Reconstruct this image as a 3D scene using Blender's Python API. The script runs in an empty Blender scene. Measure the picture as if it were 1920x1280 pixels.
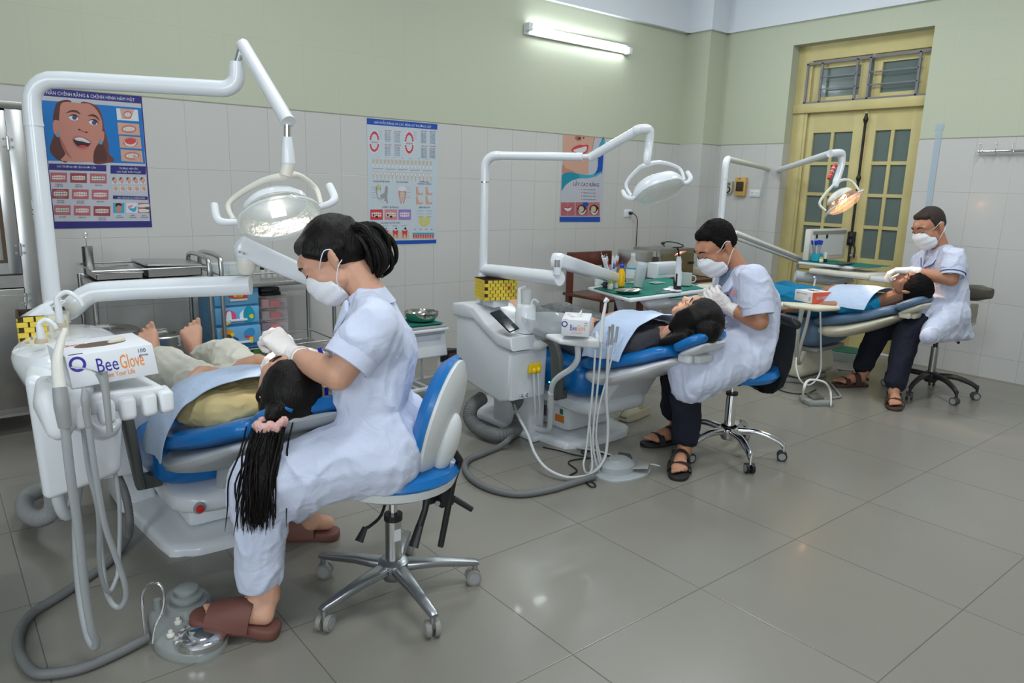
import bpy, bmesh, math, random
from math import pi, sin, cos, radians
from mathutils import Vector, Matrix, Euler, noise
for _c in (bpy.data.objects, bpy.data.meshes, bpy.data.lights, bpy.data.cameras, bpy.data.materials):
    for _o in list(_c): _c.remove(_o)
S = bpy.context.scene
COL = S.collection
V = Vector
# ------------------------------------------------------------ camera
CAMH = 1.323
RW = Matrix(((0.77912738, 0.10994655, -0.61714851),
             (-0.62627875, 0.17911496, -0.75874419),
             (0.02711923, 0.97766538, 0.20841056)))
_cd = bpy.data.cameras.new('camera'); cam = bpy.data.objects.new('camera', _cd); COL.objects.link(cam)
_m = RW.to_4x4(); _m.translation = V((0, 0, CAMH)); cam.matrix_world = _m
_cd.sensor_width = 36.0; _cd.lens = 1364 / 1920 * 36; _cd.clip_start = .05; _cd.clip_end = 60
S.camera = cam
# ------------------------------------------------------------ world, lights, exposure
YW, XW = 4.737, 6.157          # back wall and right wall planes
CEIL = 3.45
S.view_settings.view_transform = 'Standard'; S.view_settings.look = 'None'
S.view_settings.exposure = 0.38; S.view_settings.gamma = 1.0; S.view_settings.use_curve_mapping = False
_w = bpy.data.worlds.new('daylight'); S.world = _w; _w.use_nodes = True
_bg = _w.node_tree.nodes['Background']; _bg.inputs[0].default_value = (.72, .85, 1, 1); _bg.inputs[1].default_value = .9
def area(name, loc, rot, sx, sy, power, col=(1, 1, 1)):
    l = bpy.data.lights.new(name, 'AREA'); l.shape = 'RECTANGLE'; l.size = sx; l.size_y = sy; l.energy = power; l.color = col
    o = bpy.data.objects.new(name, l); COL.objects.link(o); o.location = loc; o.rotation_euler = rot; return o
# daylight fill: window behind the photographer, and a side one added out of view
area('window_daylight', (-1.4, -2.5, 1.9), (radians(90), 0, 0), 1.7, 1.5, 48, (.86, .93, 1))
area('window_daylight', (-2.5, 0, 1.9), (0, radians(-90), 0), 1.5, 1.7, 34, (.86, .93, 1))
# unseen ceiling tubes added for soft overall light (bodies built with the room)
for _x, _y, _p in ((1.3, .9, 26), (1.3, 3.0, 20), (4.3, .9, 30), (4.3, 3.0, 22)):
    area('ceiling_fill_light', (_x, _y, CEIL - .10), (0, 0, 0), 1.15, .16, _p, (.93, .98, 1))
# ------------------------------------------------------------ pixel helper: the point where the view line of a pixel meets a plane
def at(px, py, x=None, y=None, z=None):
    d = RW @ V((px - 960, 640 - py, -1364.0))
    if x is not None: t = x / d.x
    elif y is not None: t = y / d.y
    else: t = (z - CAMH) / d.z
    return V((d.x * t, d.y * t, CAMH + d.z * t))
# ------------------------------------------------------------ materials
MATS = {}
def mat(name, col, rough=.5, metal=0.0, bump=0.0, bscale=60, var=0.0, vscale=6, coat=0.0, emis=None, estr=0, alpha=1, trans=0, sheen=0, ior=1.45, spec=None, crease=0, stretch=None, sss=0):
    if name in MATS: return MATS[name]
    m = bpy.data.materials.new(name); m.use_nodes = True; MATS[name] = m
    nt = m.node_tree; b = nt.nodes['Principled BSDF']
    c = tuple(col) + (1,)
    b.inputs['Base Color'].default_value = c; b.inputs['Roughness'].default_value = rough; b.inputs['Metallic'].default_value = metal
    b.inputs['Coat Weight'].default_value = coat; b.inputs['Coat Roughness'].default_value = .08
    b.inputs['IOR'].default_value = ior; b.inputs['Alpha'].default_value = alpha; b.inputs['Transmission Weight'].default_value = trans
    if spec is not None: b.inputs['Specular IOR Level'].default_value = spec
    if sheen: b.inputs['Sheen Weight'].default_value = sheen
    if sss:
        b.inputs['Subsurface Weight'].default_value = sss; b.inputs['Subsurface Radius'].default_value = (1, .35, .2); b.inputs['Subsurface Scale'].default_value = .008
    if emis: b.inputs['Emission Color'].default_value = tuple(emis) + (1,); b.inputs['Emission Strength'].default_value = estr
    tc = nt.nodes.new('ShaderNodeTexCoord'); src = tc.outputs['Object']
    if stretch:
        mp = nt.nodes.new('ShaderNodeMapping'); mp.inputs['Scale'].default_value = stretch; nt.links.new(src, mp.inputs[0]); src = mp.outputs[0]
    if bump:
        n = nt.nodes.new('ShaderNodeTexNoise'); n.inputs['Scale'].default_value = bscale; n.inputs['Detail'].default_value = 4
        nt.links.new(src, n.inputs['Vector'])
        bp = nt.nodes.new('ShaderNodeBump'); bp.inputs['Strength'].default_value = bump; bp.inputs['Distance'].default_value = .02
        nt.links.new(n.outputs[0], bp.inputs['Height']); nt.links.new(bp.outputs[0], b.inputs['Normal'])
        if crease:
            n2 = nt.nodes.new('ShaderNodeTexNoise'); n2.inputs['Scale'].default_value = 11; n2.inputs['Detail'].default_value = 2; n2.inputs['Distortion'].default_value = 1.6; nt.links.new(tc.outputs['Object'], n2.inputs['Vector'])
            b2 = nt.nodes.new('ShaderNodeBump'); b2.inputs['Strength'].default_value = crease; b2.inputs['Distance'].default_value = .03
            nt.links.new(n2.outputs[0], b2.inputs['Height']); nt.links.new(b2.outputs[0], bp.inputs['Normal'])
    if var:
        n = nt.nodes.new('ShaderNodeTexNoise'); n.inputs['Scale'].default_value = vscale; n.inputs['Detail'].default_value = 5
        nt.links.new(src, n.inputs['Vector'])
        r = nt.nodes.new('ShaderNodeValToRGB'); r.color_ramp.elements[0].position = .3; r.color_ramp.elements[1].position = .7
        r.color_ramp.elements[0].color = tuple(max(0, x * (1 - var)) for x in col) + (1,); r.color_ramp.elements[1].color = tuple(min(1, x * (1 + var)) for x in col) + (1,)
        nt.links.new(n.outputs[0], r.inputs[0]); nt.links.new(r.outputs[0], b.inputs['Base Color'])
    return m
def s2l(*c):
    return tuple((x / 255 / 12.92) if x / 255 <= .04045 else ((x / 255 + .055) / 1.055) ** 2.4 for x in c)
def grid_mat(name, col, grout, sizes, offs, gw, rough, axes, var=.05, coat=0, vs=3, bump=.3, extra=None):
    """tiles: axes = the two object axes the grid runs along"""
    m = bpy.data.materials.new(name); m.use_nodes = True; MATS[name] = m
    nt = m.node_tree; b = nt.nodes['Principled BSDF']; N = nt.nodes.new; L = nt.links.new
    tc = N('ShaderNodeTexCoord'); sp = N('ShaderNodeSeparateXYZ'); L(tc.outputs['Object'], sp.inputs[0])
    def M(op, a, c=None):
        n = N('ShaderNodeMath'); n.operation = op
        if isinstance(a, (int, float)): n.inputs[0].default_value = a
        else: L(a, n.inputs[0])
        if c is not None:
            if isinstance(c, (int, float)): n.inputs[1].default_value = c
            else: L(c, n.inputs[1])
        return n.outputs[0]
    lines = []; cells = []
    for ax, s, o in zip(axes, sizes, offs):
        u = M('DIVIDE', M('SUBTRACT', sp.outputs[ax], o), s)
        fr = M('FRACT', M('ADD', u, 1000)); d = M('MULTIPLY', M('MINIMUM', fr, M('SUBTRACT', 1, fr)), s)
        lines.append(d); cells.append(M('FLOOR', u))
    dist = M('MINIMUM', lines[0], lines[1])
    g = M('LESS_THAN', dist, gw)
    cv = N('ShaderNodeCombineXYZ'); L(cells[0], cv.inputs[0]); L(cells[1], cv.inputs[1])
    wn = N('ShaderNodeTexWhiteNoise'); L(cv.outputs[0], wn.inputs['Vector'])
    no = N('ShaderNodeTexNoise'); no.inputs['Scale'].default_value = vs; no.inputs['Detail'].default_value = 6; L(tc.outputs['Object'], no.inputs['Vector'])
    f = M('ADD', M('MULTIPLY', M('SUBTRACT', wn.outputs['Value'], .5), var), M('ADD', 1, M('MULTIPLY', M('SUBTRACT', no.outputs[0], .5), var * 3)))
    vm = N('ShaderNodeVectorMath'); vm.operation = 'SCALE'; vm.inputs[0].default_value = col; L(f, vm.inputs['Scale'])
    mx = N('ShaderNodeMix'); mx.data_type = 'RGBA'; L(g, mx.inputs['Factor']); L(vm.outputs[0], mx.inputs['A']); mx.inputs['B'].default_value = tuple(grout) + (1,)
    out = mx.outputs['Result']
    if extra:      # paint above a height on a tiled wall
        zz, pcol = extra
        st = M('GREATER_THAN', sp.outputs[2], zz)
        mx2 = N('ShaderNodeMix'); mx2.data_type = 'RGBA'; L(st, mx2.inputs['Factor']); L(out, mx2.inputs['A']); mx2.inputs['B'].default_value = tuple(pcol) + (1,)
        out = mx2.outputs['Result']
        L(M('ADD', rough, M('MULTIPLY', st, .5)), b.inputs['Roughness'])
        L(M('MULTIPLY', M('SUBTRACT', 1, st), coat), b.inputs['Coat Weight'])
    else:
        b.inputs['Roughness'].default_value = rough; b.inputs['Coat Weight'].default_value = coat
    b.inputs['Coat Roughness'].default_value = .05
    L(out, b.inputs['Base Color'])
    bp = N('ShaderNodeBump'); bp.inputs['Strength'].default_value = bump; bp.inputs['Distance'].default_value = .003
    hh = M('MINIMUM', dist, gw * 2); hh = M('DIVIDE', hh, gw * 2)
    L(M('ADD', hh, M('MULTIPLY', no.outputs[0], .15)), bp.inputs['Height']); L(bp.outputs[0], b.inputs['Normal'])
    return m
# ------------------------------------------------------------ mesh builder
def frame(p, d, up=V((0, 0, 1))):
    z = V(d).normalized(); x = V(up).cross(z)
    if x.length < 1e-4: x = V((1, 0, 0)).cross(z)
    if x.length < 1e-4: x = V((0, 1, 0))
    x.normalize(); y = z.cross(x)
    m = Matrix((x, y, z)).transposed().to_4x4(); m.translation = V(p); return m
def rotz(a, loc=(0, 0, 0)): return Matrix.Translation(V(loc)) @ Matrix.Rotation(a, 4, 'Z')
def catmull(pts, n=6, closed=False):
    P = [V(p) for p in pts]; out = []
    if len(P) < 3: return P
    rng = range(len(P)) if closed else range(len(P) - 1)
    for i in rng:
        if closed: a, b, c, d = P[i - 1], P[i], P[(i + 1) % len(P)], P[(i + 2) % len(P)]
        else: a, b, c, d = P[max(i - 1, 0)], P[i], P[i + 1], P[min(i + 2, len(P) - 1)]
        for k in range(n):
            t = k / n; t2 = t * t; t3 = t2 * t
            out.append(.5 * ((2 * b) + (c - a) * t + (2 * a - 5 * b + 4 * c - d) * t2 + (3 * b - a - 3 * c + d) * t3))
    if not closed: out.append(P[-1].copy())
    return out
class MB:
    def __init__(s): s.bm = bmesh.new(); s.mats = []
    def mi(s, m):
        if m is None: return 0
        if m not in s.mats: s.mats.append(m)
        return s.mats.index(m)
    def _fin(s, faces, m):
        i = s.mi(m)
        for f in faces: f.material_index = i
    def box(s, c, size, m=None, bev=0.0, M=None, seg=2):
        n0 = set(s.bm.faces); mt = Matrix.Translation(V(c)) @ Matrix.Diagonal((size[0], size[1], size[2], 1))
        r = bmesh.ops.create_cube(s.bm, size=1, matrix=mt)
        vs = r['verts']
        if bev:
            es = list({e for v in vs for e in v.link_edges})
            rr = bmesh.ops.bevel(s.bm, geom=es, offset=min(bev, min(size) * .49), segments=seg, affect='EDGES', profile=.5)
        fs = [f for f in s.bm.faces if f not in n0]
        if M is not None:
            bmesh.ops.transform(s.bm, matrix=M, verts=list({v for f in fs for v in f.verts}))
        s._fin(fs, m); return s
    def bx(s, x0, x1, y0, y1, z0, z1, m=None, bev=0.0, M=None, seg=2):
        return s.box(((x0 + x1) / 2, (y0 + y1) / 2, (z0 + z1) / 2), (abs(x1 - x0), abs(y1 - y0), abs(z1 - z0)), m, bev, M, seg)
    def rings(s, rings, m=None, cap=True, closed=False):
        R = [[s.bm.verts.new(p) for p in r] for r in rings]; fs = []
        n = len(R[0]); K = len(R)
        for i in range(K if closed else K - 1):
            a, b = R[i], R[(i + 1) % K]
            for j in range(n):
                try: fs.append(s.bm.faces.new((a[j], a[(j + 1) % n], b[(j + 1) % n], b[j])))
                except ValueError: pass
        if cap and not closed:
            for r, rev in ((R[0], True), (R[-1], False)):
                try: fs.append(s.bm.faces.new(r[::-1] if rev else r))
                except ValueError: pass
        s._fin(fs, m); return s
    def tube(s, pts, r, m=None, seg=12, smooth=0, closed=False, cap=True, flat=1.0, up=None):
        P = catmull(pts, smooth, closed) if smooth else [V(p) for p in pts]
        n = len(P); rr = []
        if isinstance(r, (list, tuple)):
            k = len(r)
            for i in range(n):
                t = i / (n - 1) * (k - 1); a = min(int(t), k - 2); rr.append(r[a] + (r[a + 1] - r[a]) * (t - a))
        else: rr = [r] * n
        T = []
        for i in range(n):
            if closed: d = P[(i + 1) % n] - P[i - 1]
            else: d = P[min(i + 1, n - 1)] - P[max(i - 1, 0)]
            T.append(d.normalized() if d.length > 1e-9 else V((0, 0, 1)))
        x = (V(up) if up is not None else V((0, 0, 1))).cross(T[0])
        if x.length < 1e-3: x = V((1, 0, 0)).cross(T[0])
        if x.length < 1e-3: x = V((0, 1, 0)).cross(T[0])
        x.normalize(); rings = []
        for i in range(n):
            x = x - T[i] * x.dot(T[i])
            if x.length < 1e-6: x = T[i].orthogonal()
            x.normalize(); y = T[i].cross(x)
            rings.append([P[i] + (x * cos(2 * pi * k / seg) + y * flat * sin(2 * pi * k / seg)) * rr[i] for k in range(seg)])
        return s.rings(rings, m, cap, closed)
    def cyl(s, p0, p1, r0, m=None, r1=None, seg=20): return s.tube([p0, p1], [r0, r0 if r1 is None else r1], m, seg)
    def lathe(s, prof, m=None, M=None, seg=24, cap=True):
        M = M or Matrix.Identity(4)
        return s.rings([[M @ V((max(r, 1e-4) * cos(2 * pi * k / seg), max(r, 1e-4) * sin(2 * pi * k / seg), z)) for k in range(seg)] for r, z in prof], m, cap)
    def ell(s, c, r, m=None, M=None, seg=16):
        n0 = set(s.bm.faces); r = (r, r, r) if isinstance(r, (int, float)) else r
        mt = Matrix.Translation(V(c)) @ (M.to_4x4() if M is not None else Matrix.Identity(4)) @ Matrix.Diagonal((r[0], r[1], r[2], 1))
        bmesh.ops.create_uvsphere(s.bm, u_segments=seg, v_segments=max(6, seg // 2), radius=1, matrix=mt)
        s._fin([f for f in s.bm.faces if f not in n0], m); return s
    def hull(s, items, m=None, seg=12):
        """convex hull of spheres / ellipsoids: items = (centre, radius or (rx,ry,rz)[, 3x3 matrix])"""
        tb = bmesh.new()
        for it in items:
            c, r = it[0], it[1]; r = (r, r, r) if isinstance(r, (int, float)) else r
            R3 = it[2].to_4x4() if len(it) > 2 else Matrix.Identity(4)
            bmesh.ops.create_uvsphere(tb, u_segments=seg, v_segments=max(5, seg // 2 + 1), radius=1, matrix=Matrix.Translation(V(c)) @ R3 @ Matrix.Diagonal((r[0], r[1], r[2], 1)))
        for f in list(tb.faces): tb.faces.remove(f)
        for e in list(tb.edges): tb.edges.remove(e)
        bmesh.ops.convex_hull(tb, input=list(tb.verts))
        for v in list(tb.verts):
            if not v.link_faces: tb.verts.remove(v)
        s.add_bm(tb, m); tb.free(); return s
    def chain(s, pts, rs, m=None, seg=12):
        for i in range(len(pts) - 1): s.hull([(pts[i], rs[i]), (pts[i + 1], rs[i + 1])], m, seg)
        return s
    def add_bm(s, tb, m):
        mp = {v: s.bm.verts.new(v.co) for v in tb.verts}; fs = []
        for f in tb.faces:
            try: fs.append(s.bm.faces.new([mp[v] for v in f.verts]))
            except ValueError: pass
        s._fin(fs, m)
    def prism(s, outline, h, m=None, M=None, bev=0, seg=2):
        """outline (x,y) list extruded from z=0 to h, then transformed"""
        n0 = set(s.bm.faces); M = M or Matrix.Identity(4)
        vs = [s.bm.verts.new(V((p[0], p[1], 0))) for p in outline]
        f = s.bm.faces.new(vs)
        r = bmesh.ops.extrude_face_region(s.bm, geom=[f]); nv = [e for e in r['geom'] if isinstance(e, bmesh.types.BMVert)]
        bmesh.ops.translate(s.bm, verts=nv, vec=(0, 0, h))
        fs = [f for f in s.bm.faces if f not in n0]
        if bev:
            es = list({e for f in fs for e in f.edges if abs(e.verts[0].co.z - e.verts[1].co.z) < 1e-6})
            bmesh.ops.bevel(s.bm, geom=es, offset=bev, segments=seg, affect='EDGES', profile=.5)
            fs = [f for f in s.bm.faces if f not in n0]
        bmesh.ops.recalc_face_normals(s.bm, faces=fs)
        bmesh.ops.transform(s.bm, matrix=M, verts=list({v for f in fs for v in f.verts}))
        s._fin(fs, m); return s
    def poly(s, pts, m=None):
        try: s._fin([s.bm.faces.new([s.bm.verts.new(V(p)) for p in pts])], m)
        except ValueError: pass
        return s
    def text(s, txt, M, size, m=None, ext=.0003, align='LEFT', sx=1.0, width=None):
        cu = bpy.data.curves.new('t', 'FONT'); cu.body = txt; cu.size = size; cu.extrude = ext / 2; cu.align_x = align; cu.resolution_u = 2
        o = bpy.data.objects.new('t', cu); COL.objects.link(o)
        me = bpy.data.meshes.new_from_object(o.evaluated_get(bpy.context.evaluated_depsgraph_get()))
        if len(me.vertices):
            if width:
                xs = [v.co.x for v in me.vertices]; w = max(xs) - min(xs); sx = width / w
            tb = bmesh.new(); tb.from_mesh(me); bmesh.ops.transform(tb, matrix=M @ Matrix.Diagonal((sx, 1, 1, 1)), verts=tb.verts); s.add_bm(tb, m); tb.free()
        bpy.data.objects.remove(o); bpy.data.curves.remove(cu); bpy.data.meshes.remove(me); return s
    def build(s, name, parent=None, ang=40, origin=None, flatshade=False, sub=0, solid=0, fixn=True):
        if fixn: bmesh.ops.recalc_face_normals(s.bm, faces=s.bm.faces)
        me = bpy.data.meshes.new(name)
        if origin is not None: bmesh.ops.translate(s.bm, verts=s.bm.verts, vec=-V(origin))
        s.bm.to_mesh(me); s.bm.free()
        for m in s.mats: me.materials.append(m)
        if not flatshade:
            me.polygons.foreach_set('use_smooth', [True] * len(me.polygons)); me.set_sharp_from_angle(angle=radians(ang))
        o = bpy.data.objects.new(name, me); COL.objects.link(o)
        if origin is not None: o.location = V(origin)
        if parent is not None:
            o.parent = parent; o.matrix_parent_inverse = PM(parent).inverted()
        if sub:
            md = o.modifiers.new('s', 'SUBSURF'); md.levels = sub; md.render_levels = sub
        if solid:
            md = o.modifiers.new('t', 'SOLIDIFY'); md.thickness = solid; md.offset = 0
        return o
def PM(o):
    m = o.matrix_basis.copy()
    if o.parent is not None: m = PM(o.parent) @ o.matrix_parent_inverse @ m
    return m
def tag(o, label=None, cat=None, group=None, kind=None):
    if label: o['label'] = label
    if cat: o['category'] = cat
    if group: o['group'] = group
    if kind: o['kind'] = kind
    return o
def thing(name, label, cat, loc=(0, 0, 0), group=None, rz=0):
    o = bpy.data.objects.new(name, None); COL.objects.link(o); o.location = V(loc); o.rotation_euler = (0, 0, rz); o.empty_display_size = .05
    return tag(o, label, cat, group)
def struct(o, label=None): o['kind'] = 'structure'; 
def kids(o): return [c for c in bpy.data.objects if c.parent == o]
def copy_tree(o, parent=None):
    c = o.copy(); COL.objects.link(c)
    if parent is not None: c.parent = parent
    for ch in kids(o): copy_tree(ch, c)
    return c
def remesh(o, vox, smooth=4, fac=.5, disp=None):
    """bake a voxel remesh + smoothing (one continuous surface), optional displacement function(co, normal)->offset"""
    md = o.modifiers.new('r', 'REMESH'); md.mode = 'VOXEL'; md.voxel_size = vox; md.use_smooth_shade = True
    if smooth:
        m2 = o.modifiers.new('s', 'SMOOTH'); m2.factor = fac; m2.iterations = smooth
    me = bpy.data.meshes.new_from_object(o.evaluated_get(bpy.context.evaluated_depsgraph_get()))
    old = o.data; mats = [m for m in old.materials]; o.modifiers.clear(); o.data = me; bpy.data.meshes.remove(old); me.name = o.name
    me.materials.clear()
    for m in mats[:1]: me.materials.append(m)
    if disp:
        me.update(); ns = [v.normal.copy() for v in me.vertices]
        for v, n in zip(me.vertices, ns): v.co += n * disp(v.co)
    me.polygons.foreach_set('use_smooth', [True] * len(me.polygons)); me.update()
    return o
# ------------------------------------------------------------ shared materials
WHITE = mat('white_gloss', (.74, .77, .80), .22, coat=.3)
WHITEP = mat('white_plastic', (.72, .74, .76), .38)
CREAM = mat('aged_cream_plastic', (.68, .64, .50), .4)
CREAM2 = mat('ivory_plastic', (.70, .68, .60), .35)
STEEL = mat('brushed_steel', (.55, .55, .54), .28, 1, bump=.04, bscale=90, stretch=(1, 1, 12))
STEELD = mat('worn_steel', (.40, .39, .37), .36, 1, var=.12, vscale=9)
CHROME = mat('chrome', (.75, .75, .76), .09, 1)
ALU = mat('cast_aluminium', (.42, .44, .46), .34, 1, bump=.05, bscale=40)
BLACK = mat('black_plastic', (.012, .012, .013), .42)
DGREY = mat('dark_grey_rubber', (.07, .073, .075), .55)
GREY = mat('grey_plastic', (.30, .31, .31), .45)
HOSEG = mat('grey_hose', (.36, .38, .39), .5)
HOSED = mat('dark_ribbed_hose', (.16, .165, .165), .55)
HOSEW = mat('pale_hose', (.58, .60, .60), .4)
BLUEV = mat('blue_vinyl', (.006, .155, .46), .27, bump=.06, bscale=300, coat=.15)
BLUEG = mat('dusty_blue_vinyl', (.10, .17, .27), .4, bump=.08, bscale=200)
COATW = mat('white_coat_cotton', (.60, .645, .80), .85, bump=.12, bscale=500, sheen=.1, crease=.22)
TOWEL = mat('pale_blue_towel', (.50, .62, .82), .9, bump=.35, bscale=260, sheen=.2, crease=.25)
MASKM = mat('mask_fabric', (.80, .82, .86), .8, bump=.1, bscale=400)
GLOVEM = mat('latex_glove', (.82, .77, .74), .5, bump=.15, bscale=120, sss=.1)
SKIN = mat('skin_light', (.62, .34, .23), .5, bump=.06, bscale=260, var=.08, vscale=14, sss=.15)
SKIN2 = mat('skin_tan', (.47, .22, .13), .5, bump=.06, bscale=260, var=.08, vscale=14, sss=.15)
SKIN3 = mat('skin_brown', (.34, .16, .095), .5, bump=.06, bscale=260, var=.08, vscale=14, sss=.12)
HAIRM = mat('black_hair', (.006, .0045, .004), .42, bump=.25, bscale=40, stretch=(6, 6, 1), spec=.22)
HAIRG = mat('short_black_hair', (.008, .007, .007), .7, bump=.5, bscale=260, spec=.12)
LIPS = mat('lips', (.42, .13, .11), .5)
GREENC = mat('green_surgical_cloth', (.006, .17, .12), .85, bump=.3, bscale=220)
CERAM = mat('white_ceramic', (.76, .79, .80), .1, coat=.5)
YELLOW = mat('yellow_bamboo', (.78, .58, .06), .5, var=.1)
CLEAR = mat('clear_plastic', (.92, .96, .97), .08, alpha=.28, coat=.3)
CLEARB = mat('clear_ribbed_plastic', (.85, .90, .92), .12, alpha=.45)
GLASSM = mat('clear_glass', (.9, .95, .95), .03, alpha=.22, coat=.6)
PAPER = mat('paper_white', (.74, .76, .79), .6)
NAVY = mat('navy_print', (.025, .022, .17), .5)
ORANGE = mat('orange_print', (.85, .28, .05), .5)
REDP = mat('red_plastic', (.60, .03, .03), .4)
WOOD = mat('dark_red_wood', (.10, .025, .012), .35, var=.35, vscale=8, stretch=(1, 1, .1), coat=.2)
BROWNS = mat('brown_foam_sandal', (.16, .06, .045), .6, bump=.1, bscale=200)
NAVYC = mat('dark_navy_trousers', (.008, .010, .022), .9)
# ------------------------------------------------------------ room shell
PAINT = (.49, .515, .395)
TILEC = (.56, .553, .533)
floor_m = grid_mat('floor_tiles', (.235, .222, .190), (.11, .10, .085), (.6, .6), (.1406, .130), .0016, .27, (0, 1), var=.045, vs=2.2, bump=.25, coat=.06)
wallb_m = grid_mat('wall_tiles_back', TILEC, (.40, .38, .35), (.25, .4), (.05, 1.77 - 1.6), .0013, .2, (0, 2), var=.012, vs=1.5, coat=.1, extra=(1.77, PAINT))
wallr_m = grid_mat('wall_tiles_side', TILEC, (.40, .38, .35), (.25, .4), (.19, 1.77 - 1.6), .0013, .2, (1, 2), var=.012, vs=1.5, coat=.1, extra=(1.77, PAINT))
WHITEWASH = mat('white_wall_paint', (.70, .73, .78), .9, bump=.05, bscale=30)
XL, YF = -2.6, -2.6
def st(mb, name):
    o = mb.build(name); o['kind'] = 'structure'; return o
st(MB().bx(XL - .2, XW + .6, YF - .2, YW + .2, -.1, 0, floor_m), 'floor')
st(MB().bx(XL - .2, XW + .6, YF - .2, YW + .2, CEIL, CEIL + .1, WHITEWASH), 'ceiling')
st(MB().bx(XL - .2, XW + .2, YW, YW + .2, 0, CEIL, wallb_m), 'wall_back')
DY0, DY1, DZ = 2.60, 3.765, 2.60     # door opening
w = MB(); w.bx(XW, XW + .25, YF - .2, DY0, 0, CEIL, wallr_m); w.bx(XW, XW + .25, DY1, YW + .01, 0, CEIL, wallr_m); w.bx(XW, XW + .25, DY0, DY1, DZ, CEIL, wallr_m)
st(w, 'wall_right')
w = MB(); w.bx(XL - .2, XL, YF - .2, -.9, 0, CEIL, wallr_m); w.bx(XL - .2, XL, .9, YW + .2, 0, CEIL, wallr_m); w.bx(XL - .2, XL, -.9, .9, 0, 1.1, wallr_m); w.bx(XL - .2, XL, -.9, .9, 2.7, CEIL, wallr_m)
st(w, 'wall_left')
w = MB()      # wall behind the photographer with two windows
w.bx(XL, -2.3, YF - .2, YF, 0, CEIL, wallb_m); w.bx(-.5, XW, YF - .2, YF, 0, CEIL, wallb_m)
w.bx(-2.3, -.5, YF - .2, YF, 0, 1.1, wallb_m); w.bx(-2.3, -.5, YF - .2, YF, 2.7, CEIL, wallb_m)
st(w, 'wall_front')
# pilaster in the corner, tiled below and painted above like the walls
st(MB().bx(5.905, XW, 4.465, YW, 0, CEIL, wallb_m), 'trim_1')
# white ring beam with its small ledge
w = MB(); w.bx(XL, XW, YW - .05, YW, 2.785, CEIL, WHITEWASH); w.bx(XW - .03, XW, YF, YW, 2.785, CEIL, WHITEWASH); w.bx(5.875, XW, 4.435, YW, 2.785, CEIL, WHITEWASH)
st(w, 'trim_2')
# bead of grout along the top of the tiling
w = MB(); GT = mat('tile_edge_grout', (.36, .33, .27), .8)
w.bx(XL, 5.905, YW - .004, YW, 1.768, 1.773, GT); w.bx(XW - .004, XW, YF, DY0, 1.768, 1.773, GT); w.bx(XW - .004, XW, DY1, 4.465, 1.768, 1.773, GT); w.bx(5.903, XW, 4.461, 4.465, 1.768, 1.773, GT)
st(w, 'trim_3')
# grimy mortar line where the side wall meets the floor
w = MB(); w.bx(XW - .006, XW, YF, DY0, 0, .008, GT); w.bx(XW - .006, XW, DY1, 4.465, 0, .008, GT); w.bx(XL, 5.905, YW - .006, YW, 0, .008, GT)
st(w, 'baseboard_side')
# ---- door: frame, two glazed leaves, transom with grille
DOORY = mat('yellow_door_paint', (.56, .475, .215), .45, bump=.06, bscale=40, var=.07, vscale=5)
DOORF = mat('frosted_dark_glass', (.115, .155, .145), .32, coat=.1)
IRON = mat('dark_bolt_iron', (.012, .011, .010), .5)
GRILL = mat('grey_grille_paint', (.19, .19, .22), .5)
d = thing('door_1', None, None, (XW + .12, (DY0 + DY1) / 2, 0)); d['kind'] = 'structure'
JX = XW + .11
f = MB(); fw = .10
f.bx(JX, JX + .13, DY1 - .11, DY1, 0, DZ, DOORY, .004); f.bx(JX, JX + .13, DY0, DY0 + .05, 0, DZ, DOORY, .004)
f.bx(JX + .0015, JX + .128, DY0 + .045, DY1 - .105, DZ - .13, DZ - .001, DOORY); f.bx(JX - .02, JX + .127, DY0 + .001, DY1 - .001, 2.03, 2.11, DOORY, .006)
f.bx(JX + .005, JX + .02, DY1 - .135, DY1 - .11, 0, DZ - .13, DOORY, .003)
f.build('door_frame', d)
def leaf(y0, y1, name):
    m = MB(); x0, x1 = JX + .03, JX + .07; m_ = .085
    m.bx(x0, x1, y0, y0 + m_, .01, 2.03, DOORY, .003); m.bx(x0, x1, y1 - m_, y1, .01, 2.03, DOORY, .003)
    zs = [.78, 2.03 - .17]; 
    m.bx(x0 + .0015, x1 - .001, y0 + m_ - .004, y1 - m_ + .004, 2.03 - .17, 2.029, DOORY); m.bx(x0 + .0015, x1 - .001, y0 + m_ - .004, y1 - m_ + .004, .66, .80, DOORY); m.bx(x0 + .0015, x1 - .001, y0 + m_ - .004, y1 - m_ + .004, .011, .16, DOORY)
    m.bx(x0 + .015, x1 - .01, y0 + m_, y1 - m_, .16, .66, DOORY); m.bx(x0 + .008, x1 - .01, y0 + m_ + .04, y1 - m_ - .04, .20, .62, DOORY, .006)
    yc = (y0 + y1) / 2
    m.bx(x0 + .003, x1 - .002, yc - .014, yc + .014, .795, 1.865, DOORY)
    for k in range(1, 4):
        z = .80 + 1.06 * k / 4; m.bx(x0 + .0045, x1 - .003, y0 + m_ - .003, y1 - m_ + .003, z - .014, z + .014, DOORY)
    o = m.build('door_leaf', d)
    g = MB(); g.bx(x0 + .02, x0 + .026, y0 + m_ - .005, y1 - m_ + .005, .79, 1.87, DOORF); g.build('glass_panes', o)
    return o
ym = 3.115
leaf(ym + .012, DY1 - .11, 'l'); leaf(DY0 + .05, ym - .012, 'r')
t = MB(); t.bx(JX + .02, JX + .05, ym - .03, ym + .012, .01, 2.03, DOORY, .003)
t.build('meeting_stile', d)
t = MB()
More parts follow.
